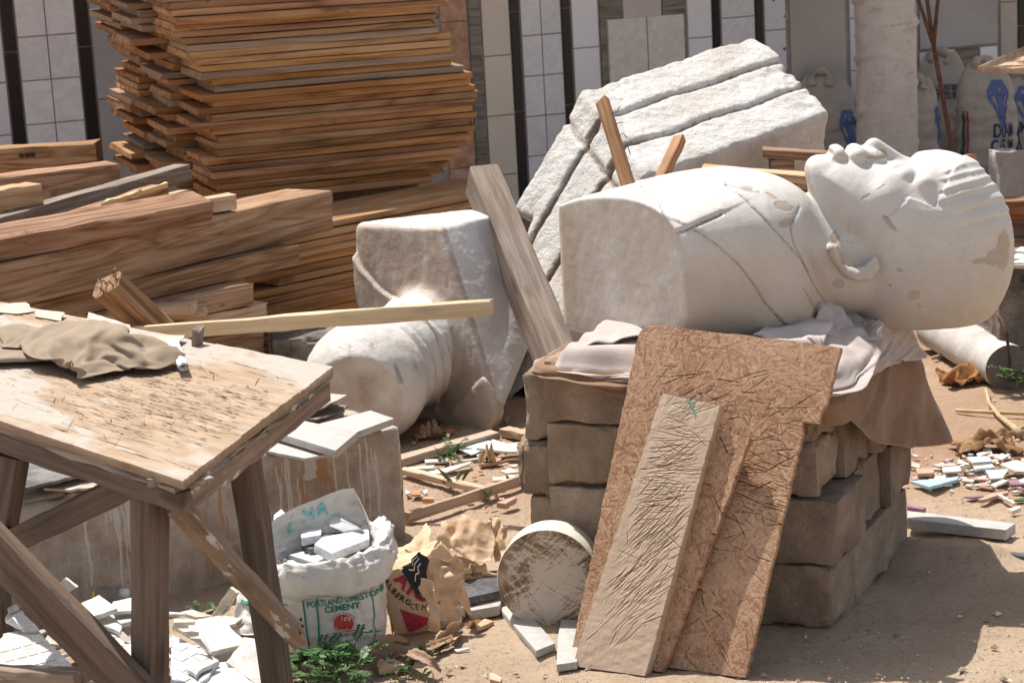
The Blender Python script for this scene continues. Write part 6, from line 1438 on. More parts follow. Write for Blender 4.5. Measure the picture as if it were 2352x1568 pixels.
    paper('crumpled_paper', (G(970, 1290, .09), G(1090, 1280, .09), G(1140, 1335, .05), G(1010, 1345, .04)), 22, 14, 'lowest brown paper sheet, shadowed, resting on the black granite slab', 34, .02)
    o, s4 = paper('crumpled_paper', (G(1062, 1305, .11), G(1110, 1290, .11), G(1145, 1318, .07), G(1075, 1335, .06)), 14, 12, 'small rolled brown paper piece with a round black stamp', 35, .016)
    for r in (.06, .12, .18): a_ = np.linspace(.5, 5.6, 18); lay('stamp', *line2(np.stack([.4+r*np.cos(a_), .5+r*1.5*np.sin(a_)], 1), .025), s4, 'ink_black', o)
build_kraft()
# ---------------------------------------------------------------- broken tiles under and behind the bench
def z6(p): return [(x*.1823, 1317+y*.1823) for x, y in p]
def z7(p): return [(392+x*.1823, 1317+y*.1823) for x, y in p]
def inpoly(x, y, poly): return poly_sd(np.array([[x]], float), np.array([[y]], float), poly)[0, 0]
def gridtile(poly, z, mat, label, org, e1, e2):
    o = pxslab('grid_tile', poly, z, .012, mat, label, 'tile', None, .001, .0015, 3)
    for i in range(-12, 13):
        for j in range(-12, 13):
            c = np.array(org)+np.array(e1)*i+np.array(e2)*j
            if inpoly(c[0], c[1], poly) < -9:
                q = [c+np.array(e1)*a*.40+np.array(e2)*b_*.40 for a, b_ in ((-1, -1), (1, -1), (1, 1), (-1, 1))]
                slab('raised_square', [G(x, y, z+.0025) for x, y in q], .003, M[mat], o, .0008)
    return o
gridtile(z6([(40, 750), (290, 705), (480, 712), (980, 1225), (500, 1300), (0, 1240), (-60, 950)]), .125, 'ceramic', 'white ceramic tile with a raised square grid, lying flat at the left under the bench', (45, 1500), (27, -7), (13.5, 21))
gridtile(z6([(1185, 632), (1370, 605), (1585, 886), (1725, 858), (1740, 1180), (1700, 1200)]), .115, 'ceramic', 'white grid-relief tile partly behind the dark diagonal brace', (270, 1475), (27, -7), (13.5, 21))
gridtile(z7([(10, 760), (220, 860), (605, 1085), (470, 1300), (330, 1400), (0, 1400)]), .105, 'ceramic_grey', 'blue-grey grid-relief tile right of the front bench leg', (440, 1520), (24, 12), (-22, 12))
for i, (p, z, th, mt, lab) in enumerate([
    (z6([(968, 392), (1250, 262), (1475, 435), (1100, 556)]), [.165, .175, .17, .16], .014, 'ceramic', 'thick white tile piece propped in front of the plastic bottle'),
    (z6([(1420, 350), (1640, 300), (1702, 304), (1690, 460), (1420, 482)]), .150, .010, 'ceramic', 'white tile lying under the bottle cap'),
    (z6([(1400, 492), (1725, 470), (1725, 575), (1495, 632), (1300, 560)]), .128, .014, 'ceramic', 'white tile with a broken edge below the one under the bottle cap'),
    (z6([(1140, 575), (1290, 540), (1535, 650), (1510, 735), (1420, 690)]), .135, .012, 'ceramic', 'white curved-break shard beside the diagonal brace'),
    (z7([(10, 650), (310, 578), (622, 525), (942, 850), (862, 900), (490, 980), (300, 800)]), [.13, .135, .14, .12, .12, .12, .12], .014, 'ceramic_cream', 'big cream floor tile between the two bench legs'),
    (z7([(910, 840), (1085, 900), (1158, 1362), (1100, 1400), (930, 1285), (700, 1102), (845, 930)]), [.125, .125, .06, .06, .08, .11, .12], .011, 'ceramic', 'large bright white curved tile shard left of the right bench leg'),
    (z7([(205, 1200), (290, 1122), (430, 1085), (608, 1095), (400, 1190), (320, 1272)]), .122, .012, 'ceramic', 'white crescent-shaped tile shard lying on the blue-grey grid tile'),
    (z7([(380, 1300), (392, 1215), (600, 1112), (720, 1105), (950, 1300), (1090, 1400), (380, 1420)]), .095, .010, 'ceramic_grey', 'plain blue-grey tile at the bottom edge between the bench legs'),
    (z7([(228, 800), (382, 812), (492, 1002), (430, 935)]), [.15, .15, .125, .125], .008, 'tile_taupe', 'taupe tile sliver standing on the big cream tile'),
    (z7([(36, 560), (312, 572), (300, 605), (36, 612)]), .158, .010, 'ceramic_cream', 'narrow pale tile strip casting a wedge shadow on the big cream tile'),
    (z7([(-20, 474), (178, 484), (172, 505), (-20, 505)]), .165, .008, 'ceramic_grey', 'thin grey tile strip behind the front bench leg'),
    (z7([(750, 165), (828, 240), (700, 470), (640, 522), (518, 532)]), [.20, .20, .13, .12, .12], .012, 'ceramic_cream', 'cream tile leaning on the plinth beside the hole'),
    (z6([(100, 490), (270, 455), (492, 690), (300, 702), (60, 560)]), .138, .012, 'ceramic', 'white tile piece above the left grid tile'),
    (z6([(90, 430), (200, 372), (240, 420), (110, 475)]), .150, .010, 'ceramic', 'small white shard at the far left behind the bench brace'),
    (z6([(100, 600), (190, 530), (325, 680), (250, 660)]), [.15, .17, .145, .14], .010, 'ceramic_grey', 'tilted grey tile shard with a dark underside at the left'),
    (z6([(838, 40), (992, 155), (860, 230), (735, 150)]), [.235, .22, .17, .18], .006, 'ceramic_grey', 'pale bluish tile with blue lines leaning on the plinth behind the bottle')]):
    o = pxslab('tile_shard', p, z, th, mt, lab, 'tile', None, .0012, .0015, i)
    if 'blue lines' in lab:
        for k in range(3):
            a = G(172-k*3, 1336-k*1.5, .212); b_ = G(160-k*3, 1346-k*1.5, .19); s = np.array([.0016, .0016, 0]); a = a+np.array([0, -.004, .003]); b_ = b_+np.array([0, -.004, .003]); mk('printed_line', [a-s, a+s, b_+s, b_-s], [(0, 1, 2, 3)], M['ink_blue'], o)
rs_ = np.random.default_rng(31)
def shard(c, r, z, mat, label, cat, group, seed, tilt=.15, th=.009):
    rs = np.random.default_rng(seed); n = rs.integers(3, 6); a = np.sort(rs.uniform(0, 2*math.pi, n)); q = rs.uniform(0, math.pi); 
    if np.max(np.diff(np.r_[a, a[0]+2*math.pi])) > 2.6: a = np.linspace(0, 2*math.pi, 5)[:4]+q
    el = rs.uniform(.35, 1.); P = []; tx, ty = rs.normal(0, tilt, 2); low = 0
    for x in a:
        lx, ly = r*math.cos(x)*rs.uniform(.8, 1.2), r*el*math.sin(x)*rs.uniform(.8, 1.2); u = lx*math.cos(q)-ly*math.sin(q); v = lx*math.sin(q)+ly*math.cos(q); h = u*tx+v*ty; low = min(low, h); P.append([c[0]+u, c[1]+v, h])
    P = [[p[0], p[1], p[2]-low+z+th] for p in P]; o = slab('tile_shard', P, th, M[mat], None, .0009, 0, seed); return tag(o, label, cat, group)
for k in range(46):
    x, y = rs_.uniform(-20, 600), rs_.uniform(1400, 1560); c = G(x, y, .05)
    shard(c, rs_.uniform(.03, .06), rs_.uniform(.0, .03), rs_.choice(['ceramic', 'ceramic_cream', 'ceramic_grey', 'ceramic', 'tile_taupe']), 'broken tile buried in the rubble heap under the bench', 'tile shard', 'buried tile shards under the bench', 100+k)
# plastic bottle
def build_bottle():
    a = W(118, 1367, 6.32); b_ = W(296, 1361, 6.30); ax = norm(b_-a); L = np.linalg.norm(b_-a); t = empty('plastic_bottle', (a+b_)/2, 'empty clear plastic bottle with a yellow label and white cap, lying on the rubble', 'bottle')
    s = norm(np.cross(ax, [0, 0, 1])); u = np.cross(s, ax)
    def lathe(name, prof, mat, n=28):
        V = [a+ax*l*L+(s*math.cos(q)+u*math.sin(q))*r for l, r in prof for q in np.linspace(0, 2*math.pi, n, endpoint=False)]; F = [(k*n+i, k*n+(i+1) % n, (k+1)*n+(i+1) % n, (k+1)*n+i) for k in range(len(prof)-1) for i in range(n)]; return fixn(mk(name, V, F, M[mat], t, True))
    R = .0225; lathe('bottle_body', [(0, .004), (.01, R*.8), (.04, R), (.10, R*.93), (.16, R), (.30, R*.96), (.34, R*.98), (.58, R*.98), (.62, R), (.70, R*.95), (.80, R*.70), (.855, R*.55), (.86, R*.66), (.88, R*.66), (.885, R*.55)], 'clear')
    lathe('cap', [(.888, R*.3), (.89, R*.64), (.985, R*.64), (1., R*.5), (1., .0005)], 'paper_white'); lb = lathe('label', [(.34, R*1.005), (.585, R*1.005)], 'ink_yellow')
    def surf(x, y, off): l = np.asarray(x); q = np.asarray(y); r = R*1.005+off; return a+ax*(l*L)[:, None]+(s[None]*np.cos(q)[:, None]+u[None]*np.sin(q)[:, None])*r if True else 0
    side = 1 if s[1] < 0 else -1; q0 = 0 if side > 0 else math.pi
    def sf(x, y, off): return surf(x, q0+side*np.asarray(y), off)
    P = np.array([(x, y) for x in np.linspace(.395, .545, 6) for y in np.linspace(-.55, .45, 10)]); lay('nutrition_panel', P, grid_faces(6, 10), lambda x, y, o_: sf(x, y, .0006), 'paper_white', lb)
    for k in range(9):
        x = .41+.015*k; lay('printed_line', *line2(dense([(x, -.42), (x, .35)], .1), .004), lambda x_, y_, o_: sf(x_, y_, .0011), 'ink_black', lb)
    for e in ([(.395, -.55), (.395, .45)], [(.545, -.55), (.545, .45)]): lay('printed_line', *line2(dense(e, .1), .005), lambda x_, y_, o_: sf(x_, y_, .0011), 'ink_crimson', lb)
    for ch, x, yy in (('r', .50, .75), ('t', .50, .62), ('a', .50, .49)):
        V2, F = text_geo(ch, .30, .008, 0); lay('lettering', np.stack([x-V2[:, 1]*.22, yy+.1-V2[:, 0]*.75], 1), F, lambda x_, y_, o_: sf(x_, y_, .0011), 'ink_crimson', lb)
build_bottle()
# empty woven sack behind the right bench leg
o, s_ = paper('woven_sack', (W(548, 1358, 6.10), W(640, 1385, 6.05), W(640, 1500, 5.98), W(522, 1445, 6.0)), 26, 26, 'empty white woven sack with a green band, crumpled behind the right bench leg', 61, .02, None, 'woven', .003, 'sack', False)
P = np.array([(u, v) for u in np.linspace(.12, .42, 8) for v in np.linspace(.18, .30, 4)]); lay('printed_band', P, grid_faces(8, 4), s_, 'ink_green', o)
# ---------------------------------------------------------------- marble and granite by the drum
def z8(p): return [(784+x/3., 1045+y/3.) for x, y in p]
pxslab('marble_strip', z8([(1085, 1045), (1212, 992), (1475, 1292), (1342, 1345)]), .024, .022, 'slabw', 'white marble strip on the sand pointing away from the drum, the longer one', 'marble strip', None, .003)
pxslab('marble_strip', z8([(1515, 1125), (1640, 1112), (1625, 1420), (1482, 1440), (1490, 1250)]), .024, .022, 'slabw', 'white marble strip half under the foot of the large strand board', 'marble strip', None, .003)
pxslab('granite_slab', z8([(640, 820), (1080, 790), (1160, 915), (872, 980)]), .068, .024, 'granite', 'black granite slab under the crumpled brown paper, left of the drum', 'granite slab', None, .002)
pxslab('marble_offcut', z8([(870, 1045), (1060, 990), (1105, 995), (1090, 1035), (900, 1068)]), .040, .030, 'slabw', 'white marble offcut supporting the black granite slab', 'marble offcut', None, .003)
pxslab('marble_offcut', z8([(735, 1020), (830, 1008), (850, 1045), (745, 1060)]), .044, .026, 'ceramic_cream', 'cream offcut under the granite slab, upper of two', 'marble offcut', None, .002)
pxslab('marble_offcut', z8([(745, 1090), (825, 1080), (830, 1120), (750, 1130)]), .020, .018, 'ceramic_cream', 'cream offcut under the granite slab, lower of two', 'marble offcut', None, .002)
pxslab('marble_offcut', z8([(625, 1050), (705, 1040), (740, 1140), (690, 1140)]), [.05, .05, .03, .03], .014, 'ceramic_cream', 'pale tile strip propped beside the torn paper bag', 'marble offcut', None, .002)
pxslab('bark_strip', z8([(840, 1160), (930, 1130), (985, 1130), (940, 1165), (900, 1178)]), [.01, .02, .012, .006, .01], .004, 'dry_leaf', 'dark curled bark strip below the marble offcut', 'bark', None, .0006, .002)
pxslab('wood_chip', z8([(928, 1170), (985, 1122), (1052, 1140), (1000, 1165), (935, 1190)]), .016, .012, 'wood_chip', 'triangular pale wood chip on the sand between the paper bag and the marble strip', 'wood chip')
pxslab('glass_sliver', z8([(775, 1335), (880, 1322), (885, 1328), (800, 1350)]), .010, .006, 'ceramic_grey', 'grey-green sliver on the sand below the paper bag', 'tile shard')
pxslab('wood_chip', z8([(1022, 1500), (1045, 1495), (1108, 1530), (1095, 1558), (1022, 1540)]), .018, .016, 'wood_chip', 'pale wood chip at the bottom edge, left of the chiselled plank', 'wood chip')
pxslab('wood_chip', z8([(265, 1400), (410, 1392), (520, 1425), (450, 1440), (260, 1470), (240, 1440)]), .022, .018, 'wood_chip', 'flat weathered wood offcut under the long dry leaves', 'wood chip', None, .002)
# ---------------------------------------------------------------- flat wooden frame on the ground
def build_frame():
    t = empty('slat_lattice', G(1100, 1080), 'nailed flat lattice of pale wooden slats lying on the reddish ground behind the drum', 'lattice')
    def z5(x, y): return (906.5+x*.1758, 949+y*.1758)
    def rail(a, b_, z, w, h, side):
        p, q = G(*a, z), G(*b_, z); d = norm(q-p); s = np.cross([0, 0, 1], d)*side; p, q = p+s*w/2-np.array([0, 0, h/2]), q+s*w/2-np.array([0, 0, h/2]); plank('rail', p, q, w, h, M['framew'], parent=t, ns=8, jit=.001, c=.002)
    rail(z5(175, 1300), z5(1900, 735), .042, .018, .038, 1); rail(z5(60, 725), z5(1150, 985), .034, .035, .022, 1); rail(z5(40, 610), z5(1372, 240), .036, .060, .03, 1); rail(z5(1372, 200), z5(1800, 290), .036, .05, .03, 1)
build_frame()
def zf(p): return [(906.5+x*.1758, 949+y*.1758) for x, y in p]
for i, (p, z, th, mt, lab) in enumerate([
    (zf([(850, 470), (1250, 325), (1460, 385), (1300, 440), (1000, 535)]), .018, .006, 'ceramic_sky', 'pale blue tile sheet inside the wooden frame'), (zf([(1065, 448), (1220, 405), (1600, 380), (1600, 495), (1480, 498)]), .034, .010, 'ceramic', 'white tile slab overlapping the pale blue sheet in the frame'),
    (zf([(1105, 662), (1140, 585), (1395, 580), (1390, 600), (1300, 642)]), .014, .012, 'ceramic_pink', 'terracotta pink tile shard in the middle of the frame'), (zf([(1380, 750), (1500, 708), (1650, 755), (1480, 782)]), .010, .007, 'ceramic_cream', 'cream pointed tile shard near the frame corner'),
    (zf([(1275, 830), (1450, 815), (1468, 865), (1280, 876)]), .014, .009, 'ceramic_cream', 'cream square-ish shard against the front slat of the frame'), (zf([(1480, 800), (1560, 798), (1602, 830), (1530, 852)]), .010, .007, 'ceramic', 'small white shard beside the square-ish cream one in the frame'),
    (zf([(380, 770), (620, 720), (1002, 622), (985, 655), (620, 786)]), .018, .007, 'ceramic_cream', 'long white tapering tile strip across the frame'), (zf([(130, 705), (520, 672), (505, 712), (215, 726)]), .012, .008, 'ceramic', 'rough white shard near the end of the plinth'),
    (zf([(390, 600), (700, 590), (690, 622), (400, 640)]), .014, .008, 'ceramic', 'chipped white shard against the rear slat of the frame'), (zf([(760, 620), (1110, 570), (1115, 590), (770, 645)]), .014, .008, 'tile_taupe', 'dark narrow sliver inside the frame'),
    (zf([(204, 1062), (250, 1005), (356, 1000), (335, 1058)]), .010, .007, 'ceramic_orange', 'orange tile shard between plinth and frame'), (zf([(350, 1108), (390, 1085), (512, 1092), (508, 1115)]), .022, .018, 'ceramic_orange', 'brick-red tile lump between plinth and frame'),
    (zf([(360, 1010), (430, 985), (430, 1030), (390, 1050)]), .016, .012, 'ceramic_cream', 'whitish stone chip beside the orange shard'), (zf([(140, 990), (222, 1030), (140, 1058)]), .008, .006, 'ceramic', 'white shard touching the plinth corner'),
    (zf([(1328, 1162), (1565, 1080), (1592, 1092), (1450, 1178)]), .024, .020, 'ceramic_pink', 'pinkish brick offcut in front of the frame'), (zf([(768, 832), (855, 808), (856, 866)]), .012, .005, 'ceramic_blue', 'small light blue triangle shard next to the cross slat'),
    (zf([(1170, 945), (1230, 905), (1360, 895), (1300, 935)]), .010, .008, 'ceramic_pink', 'pink shard tucked under the front slat'), (zf([(572, 1150), (660, 1120), (668, 1135), (575, 1166)]), .012, .008, 'ceramic', 'white sliver leaning on the front slat'),
    (zf([(540, 240), (760, 190), (776, 210), (545, 258)]), .022, .014, 'ceramic_orange', 'reddish tile bar in the shade of the headdown bust'), (zf([(1425, 75), (1500, 15), (1502, 50), (1470, 120)]), .03, .012, 'ceramic_purple', 'small purple-brown shard between bust and block stack'),
    (zf([(1135, 545), (1330, 540), (1320, 568), (1140, 570)]), .012, .01, 'ceramic_pink', 'brown shard under the white tile slab in the frame'), (zf([(1070, 540), (1120, 522), (1135, 535), (1090, 556)]), .012, .008, 'ceramic_sky', 'tiny pale blue chip under the tile slab in the frame')]):
    pxslab('tile_shard', p, z, th, mt, lab, 'tile shard', None, .0009, .001, i)
# ---------------------------------------------------------------- debris on the right
def zr(p): return [(2070+x*.2929, 765.6+y*.2929) for x, y in p]
for i, (p, z, th, mt, lab) in enumerate([
    (zr([(72, 1152), (260, 1140), (450, 1120), (440, 1140), (228, 1200)]), .030, .012, 'ceramic_blue', 'bright light-blue tile triangle right of the block stack'), (zr([(50, 1388), (897, 1488), (822, 1540), (45, 1450)]), .040, .034, 'slabw', 'long white marble bar lying right of the block stack'),
    (zr([(45, 1332), (195, 1362), (165, 1378), (45, 1352)]), .018, .016, 'ceramic_purple', 'purple tile strip just behind the long white marble bar'), (zr([(598, 1300), (720, 1245), (840, 1230), (838, 1245), (640, 1302)]), .016, .012, 'ceramic_pink', 'pinkish long shard in front of the debris patch'),
    (zr([(740, 1250), (790, 1258), (898, 1322), (880, 1332)]), .020, .010, 'ceramic_cream', 'cream splinter crossing the pinkish long shard'), (zr([(842, 1370), (930, 1350), (942, 1362), (870, 1390)]), .018, .014, 'ceramic_cream', 'cream chip behind the end of the long white marble bar'),
    (zr([(320, 1048), (470, 1035), (480, 1075), (330, 1085)]), .028, .008, 'ceramic', 'white square-cornered shard in the debris patch'), (zr([(115, 1060), (240, 1050), (262, 1090), (130, 1100)]), .030, .012, 'ceramic_pink', 'terracotta pink shard, leftmost in the debris patch'),
    (zr([(458, 1030), (500, 1020), (515, 1050), (480, 1090)]), [.05, .055, .04, .02], .008, 'ceramic', 'upright white shard standing in the debris patch'), (zr([(660, 1070), (840, 1060), (800, 1130), (700, 1135)]), .026, .008, 'ceramic', 'white shard with a tan crack in the debris patch'),
    (zr([(565, 1040), (715, 1022), (735, 1045), (580, 1062)]), .030, .010, 'ceramic_sky', 'pale bluish tile strip in the debris patch'), (zr([(775, 1020), (900, 990), (1000, 1020), (1000, 1080), (900, 1078)]), .03, .012, 'ceramic_cream', 'broad dusty tile at the right end of the debris patch'),
    (zr([(835, 1150), (1000, 1130), (1000, 1180), (860, 1185)]), .018, .010, 'ceramic_purple', 'dark purple tile at the right edge of the debris patch'), (zr([(700, 1180), (800, 1140), (840, 1150), (740, 1200)]), .022, .008, 'ceramic', 'white pointed shard below the tan-cracked one'),
    (zr([(510, 965), (690, 960), (710, 1000), (560, 1010)]), .034, .010, 'ceramic_grey', 'grey-white tile piece by the big dead leaf'), (zr([(250, 1020), (420, 1015), (430, 1035), (280, 1040)]), .016, .008, 'tile_taupe', 'dark flat shard behind the white square-cornered one'),
    (zr([(880, 1300), (1000, 1280), (1000, 1300), (900, 1310)]), .010, .006, 'leaf', 'greenish sliver at the right edge of the debris patch'), (zr([(490, 1275), (640, 1262), (650, 1275), (540, 1285)]), .008, .006, 'ceramic_purple', 'thin purple sliver in front of the debris patch')]):
    pxslab('tile_shard' if 'marble' not in lab[:18] else 'marble_bar', p, z, th, mt, lab, 'tile shard' if 'marble bar lying' not in lab else 'marble bar', None, .0012, .0012, i)
pxslab('black_strip', [(2300, 1264), (2380, 1272), (2380, 1282), (2302, 1269)], .016, .012, 'granite', 'thin black strip at the right edge on the sand', 'strip')
for k in range(130):
    y = rs_.uniform(1046, 1132); x = rs_.uniform(2085, 2380); c = G(x, y)
    shard(c, rs_.uniform(.009, .040)*rs_.uniform(.5, 1), rs_.uniform(-.005, .009), rs_.choice(['ceramic', 'ceramic_cream', 'ceramic_pink', 'ceramic_pink', 'ceramic_cream', 'tile_taupe', 'ceramic_purple', 'ceramic_grey']), 'small broken tile shard in the debris patch right of the block stack', 'tile shard', 'tile shards in the debris patch', 300+k, .12, .007)
for k in range(40):
    x = rs_.uniform(940, 1240); y = rs_.uniform(960, 1180); shard(G(x, y), rs_.uniform(.008, .022), 0, rs_.choice(['ceramic', 'ceramic_cream', 'ceramic_pink', 'ceramic_orange', 'tile_taupe']), 'tiny tile chip on the reddish ground around the wooden frame', 'tile shard', 'tile chips around the wooden frame', 500+k, .1, .005)
# grit and pebbles
def build_grit():
    rs = np.random.default_rng(77); V = []; F = []; mi = []; n = 5200
    tet = np.array([(1, 0, 0), (-.5, .85, 0), (-.5, -.85, 0), (.1, .1, .8), (0, 0, -.4)]); tf = [(0, 1, 3), (1, 2, 3), (2, 0, 3), (1, 0, 4), (2, 1, 4), (0, 2, 4)]
    for k in range(n):
        p = rs.uniform(0, 1)**1.3; y = 1580-p*700; x = rs.uniform(600, 2400); c = G(x, y); s = rs.uniform(.0014, .0050)*(1+2.2*(rs.random() < .04)); q = rs.uniform(0, 6.28); R2 = np.array([[math.cos(q), -math.sin(q), 0], [math.sin(q), math.cos(q), 0], [0, 0, 1]])
        v = (tet*rs.uniform(.6, 1.4, tet.shape)*np.array([1, rs.uniform(.5, 1), .7]))@R2.T*s+c+np.array([0, 0, s*.25-.003]); o = len(V); V += list(v); F += [tuple(i+o for i in f) for f in tf]; m = rs.choice([0, 1, 2, 3], p=[.62, .22, .06, .10]); mi += [m]*6
    o = mk('grit', V, F, None, None, False, None, None, [M['ground'], M['ceramic_cream'], M['ceramic'], M['ceramic_pink']], mi); tag(o, 'fine grit, pebbles and tile crumbs scattered over the sand', 'grit', None, 'stuff')
build_grit()
# ---------------------------------------------------------------- right background
def build_column():
    e = W(2316, 838, 8.45); f = W(2196, 775, 9.05); r = .094; e[2] = r-.012; f[2] = r-.012; ax = norm(f-e); t = empty('cast_column', (e+f)/2, 'grey cast column piece lying on the ground, rough dark core end with a rusty bar', 'column')
    s = norm(np.cross(ax, [0, 0, 1])); u = np.cross(s, ax); n = 48; L = .85; ls = np.linspace(0, L, 20); A, Lq = np.meshgrid(np.linspace(0, 2*np.pi, n, endpoint=False), ls, indexing='ij'); V = e+ax*Lq[..., None]+(s*np.cos(A)[..., None]+u*np.sin(A)[..., None])*r
    V += .002*fbm(V, 9, 2, 1)[..., None]; m = len(ls); i = np.arange(n)[:, None]*m+np.arange(m-1)[None]; j = ((np.arange(n)+1) % n)[:, None]*m+np.arange(m-1)[None]; mk('shaft', V.reshape(-1, 3), np.stack([i.ravel(), j.ravel(), j.ravel()+1, i.ravel()+1], 1), M['column'], t, True)
    P = []; F = []; k = 10
    for q in range(k):
        for x in range(n): a = 2*math.pi*x/n; rr = r*.995*q/(k-1); p = e+(s*math.cos(a)+u*math.sin(a))*rr; P.append(p-ax*(.006*np.abs(fbm(p[None], 25, 3, 2))[0])*(q < k-1))
    for q in range(k-1): F += [(q*n+x, q*n+(x+1) % n, (q+1)*n+(x+1) % n, (q+1)*n+x) for x in range(n)]
    mk('core_end', P, F, M['column_end'], t, True)
    b_ = e-ax*.0; tube('rusty_bar', [b_+ax*.05, b_-ax*.02, W(2319, 828, 8.38), W(2315, 790, 8.36), W(2309, 755, 8.38), W(2302, 735, 8.42), W(2290, 722, 8.46)], .0065, M['rust'], t)
build_column()
def build_backclutter():
    # tarred concrete block with white shards on it
    c = G(2290, 611, .475); rock_block('tarred_block', frame(np.array([c[0], c[1]-.03, 0]), (1, .02, 0)), (.62, .46, .475), 'concrete block smeared with black tar behind the fallen column, at the right edge', None, 88, 'black_conc', .015)['category'] = 'block'
    zt = .475
    pxslab('stone_top', [(2312, 607), (2420, 612), (2420, 585), (2330, 588)], zt+.02, .015, 'column', 'grey slab lying on top of the tarred block', 'slab', None, .002)
    for i, p in enumerate(([(2318, 592), (2352, 572), (2400, 576), (2390, 598)], [(2330, 575), (2345, 566), (2390, 570), (2380, 582)], [(2322, 603), (2360, 588), (2400, 590), (2390, 604)])):
        pxslab('tile_shard', p, [zt+.03+.012*i, zt+.035+.014*i, zt+.034+.012*i, zt+.03+.012*i], .008, 'ceramic', ['white shard on the grey slab, in front', 'white tile on the grey slab, uppermost', 'white shard on the grey slab, lowest'][i], 'tile shard')
    # planks stacked farther back
    for i, (y0, y1, z, lab, mt) in enumerate(((508, 508, .18, 'lowest plank of the small pile behind the big white head', 'beam'), (487, 488, .27, 'middle plank of the small pile behind the big white head', 'lumber'), (468, 469, .36, 'top plank of the small pile behind the big white head', 'beam'))):
        p, q = G(2286, y0-6, z), G(2440, y1-8, z); h = .05; plank('plank', p+np.array([0, .08, -h/2]), q+np.array([0, .08, -h/2]), .16, h, M[mt], ns=4); tag(bpy.data.objects[-1] if False else COL.objects[-1], lab, 'plank')
    for i, dx in enumerate((0.08, .5)):
        p = G(2290, 510, .1); m = MB(); m.box((p[0]+dx, p[1]+.04, 0), (p[0]+dx+.1, p[1]+.2, .13)); o = m.build('support_block', M['block']); bev(o, .006); tag(o, 'small block under the plank pile behind the big white head', 'block', 'blocks under the small plank pile')
    c = G(2280, 462, .0); rock_block('rough_stone', frame(W(2296, 470, 12.0)*np.array([1, 1, 0]), (1, .1, 0)), (.16, .2, .46), 'pale rough stone standing behind the plank pile, right of the head', None, 91, 'stone_rough', .03)['category'] = 'stone'
    # step of earth and slab
    p = W(2210, 408, 13.0); m = MB(); m.box((p[0], 12.6, 0), (p[0]+2.6, 13.6, .16)); o = m.build('concrete_step', M['block']); bev(o, .02); tag(o, 'low pale concrete step in front of the rice sacks', 'step')
    # timbers crossing behind the chest of the big bust
    for (x0, y0, x1, y1, Y, h, lab) in ((1755, 344, 1925, 354, 9.2, .036, 'dark timber crossing behind the chin of the big bust, the upper one'), (1615, 384, 1870, 404, 8.4, .036, 'flat timber just behind the chest of the big bust, the lower one')):
        p, q = W(x0, y0, Y), W(x1, y1, Y-.05); o = plank('timber', p+np.array([0, .05, -h/2]), q+np.array([0, .05, -h/2]), .10, h, M['beam_pale' if Y < 9 else 'beam'], ns=5); tag(o, lab, 'timber')
        for e in (p+(q-p)*.25, p+(q-p)*.85):
            m = MB(); m.box((e[0]-.05, e[1]+.0, 0), (e[0]+.05, e[1]+.1, e[2]-h-.003)); o = m.build('support_post', M['beam']); bev(o, .004); tag(o, 'short post under a timber behind the big bust', 'post', 'short posts behind the big bust')
    p = W(1838, 392, 9.9); rock_block('rough_stone', frame(np.array([p[0]-.05, 9.9, 0]), (1, 0, 0)), (.12, .2, p[2]+.05), 'pale stone piece between the two timbers behind the chin', None, 93, 'stone_rough', .02)['category'] = 'stone'
    p = W(2228, 366, 10.8); m = MB(); m.box((p[0]-.024, 10.75, 0), (p[0]+.024, 10.8, p[2]+.03)); o = m.build('wooden_stake', M['lumber']); bev(o, .003); tag(o, 'small square wooden stake top showing above the hair of the big bust', 'stake')
    # pale table top entering at the upper right
    a = W(2246, 153, 11.2); z = a[2]; t = empty('side_table', G(2480, 140, z), 'pale thin table top jutting in at the upper right corner, in front of the sacks', 'table')
    slab('table_top', [a, G(2360, 103, z), G(2640, 60, z), G(2700, 158, z), G(2352, 158, z)], .028, M['wood_chip'], t, .002)
    for x, y in ((2420, 120), (2610, 100), (2640, 140), (2440, 150)):
        q = G(x, y, z); plank('leg', [q[0], q[1], 0], [q[0], q[1], z-.029], .05, .05, M['leg'], up=(0, -1, 0), parent=t)
    # rusty reinforcing bars
    k = W(2143, 98, 9.6); b_ = W(2192, 372, 9.6); d = norm(b_-k); g = k+d*(k[2]/-d[2]); t = empty('reinforcing_bar', g, 'thin rusty reinforcing bar forking at its top, in front of the beige sacks', 'metal bar')
    n = 60; pts = [g+(k-g)*i/n for i in range(n+1)]; tube('main_bar', pts, [.0105+.0012*(i % 2) for i in range(n+1)], M['rust'], t)
    for x, y in ((2123, -45), (2098, -30), (2160, -50)):
        q = W(x, y, 9.58); tube('fork_bar', [k-d*-.02, k+(q-k)*.5, q, q+(q-k)*.6], .009, M['rust'], t)
build_backclutter()
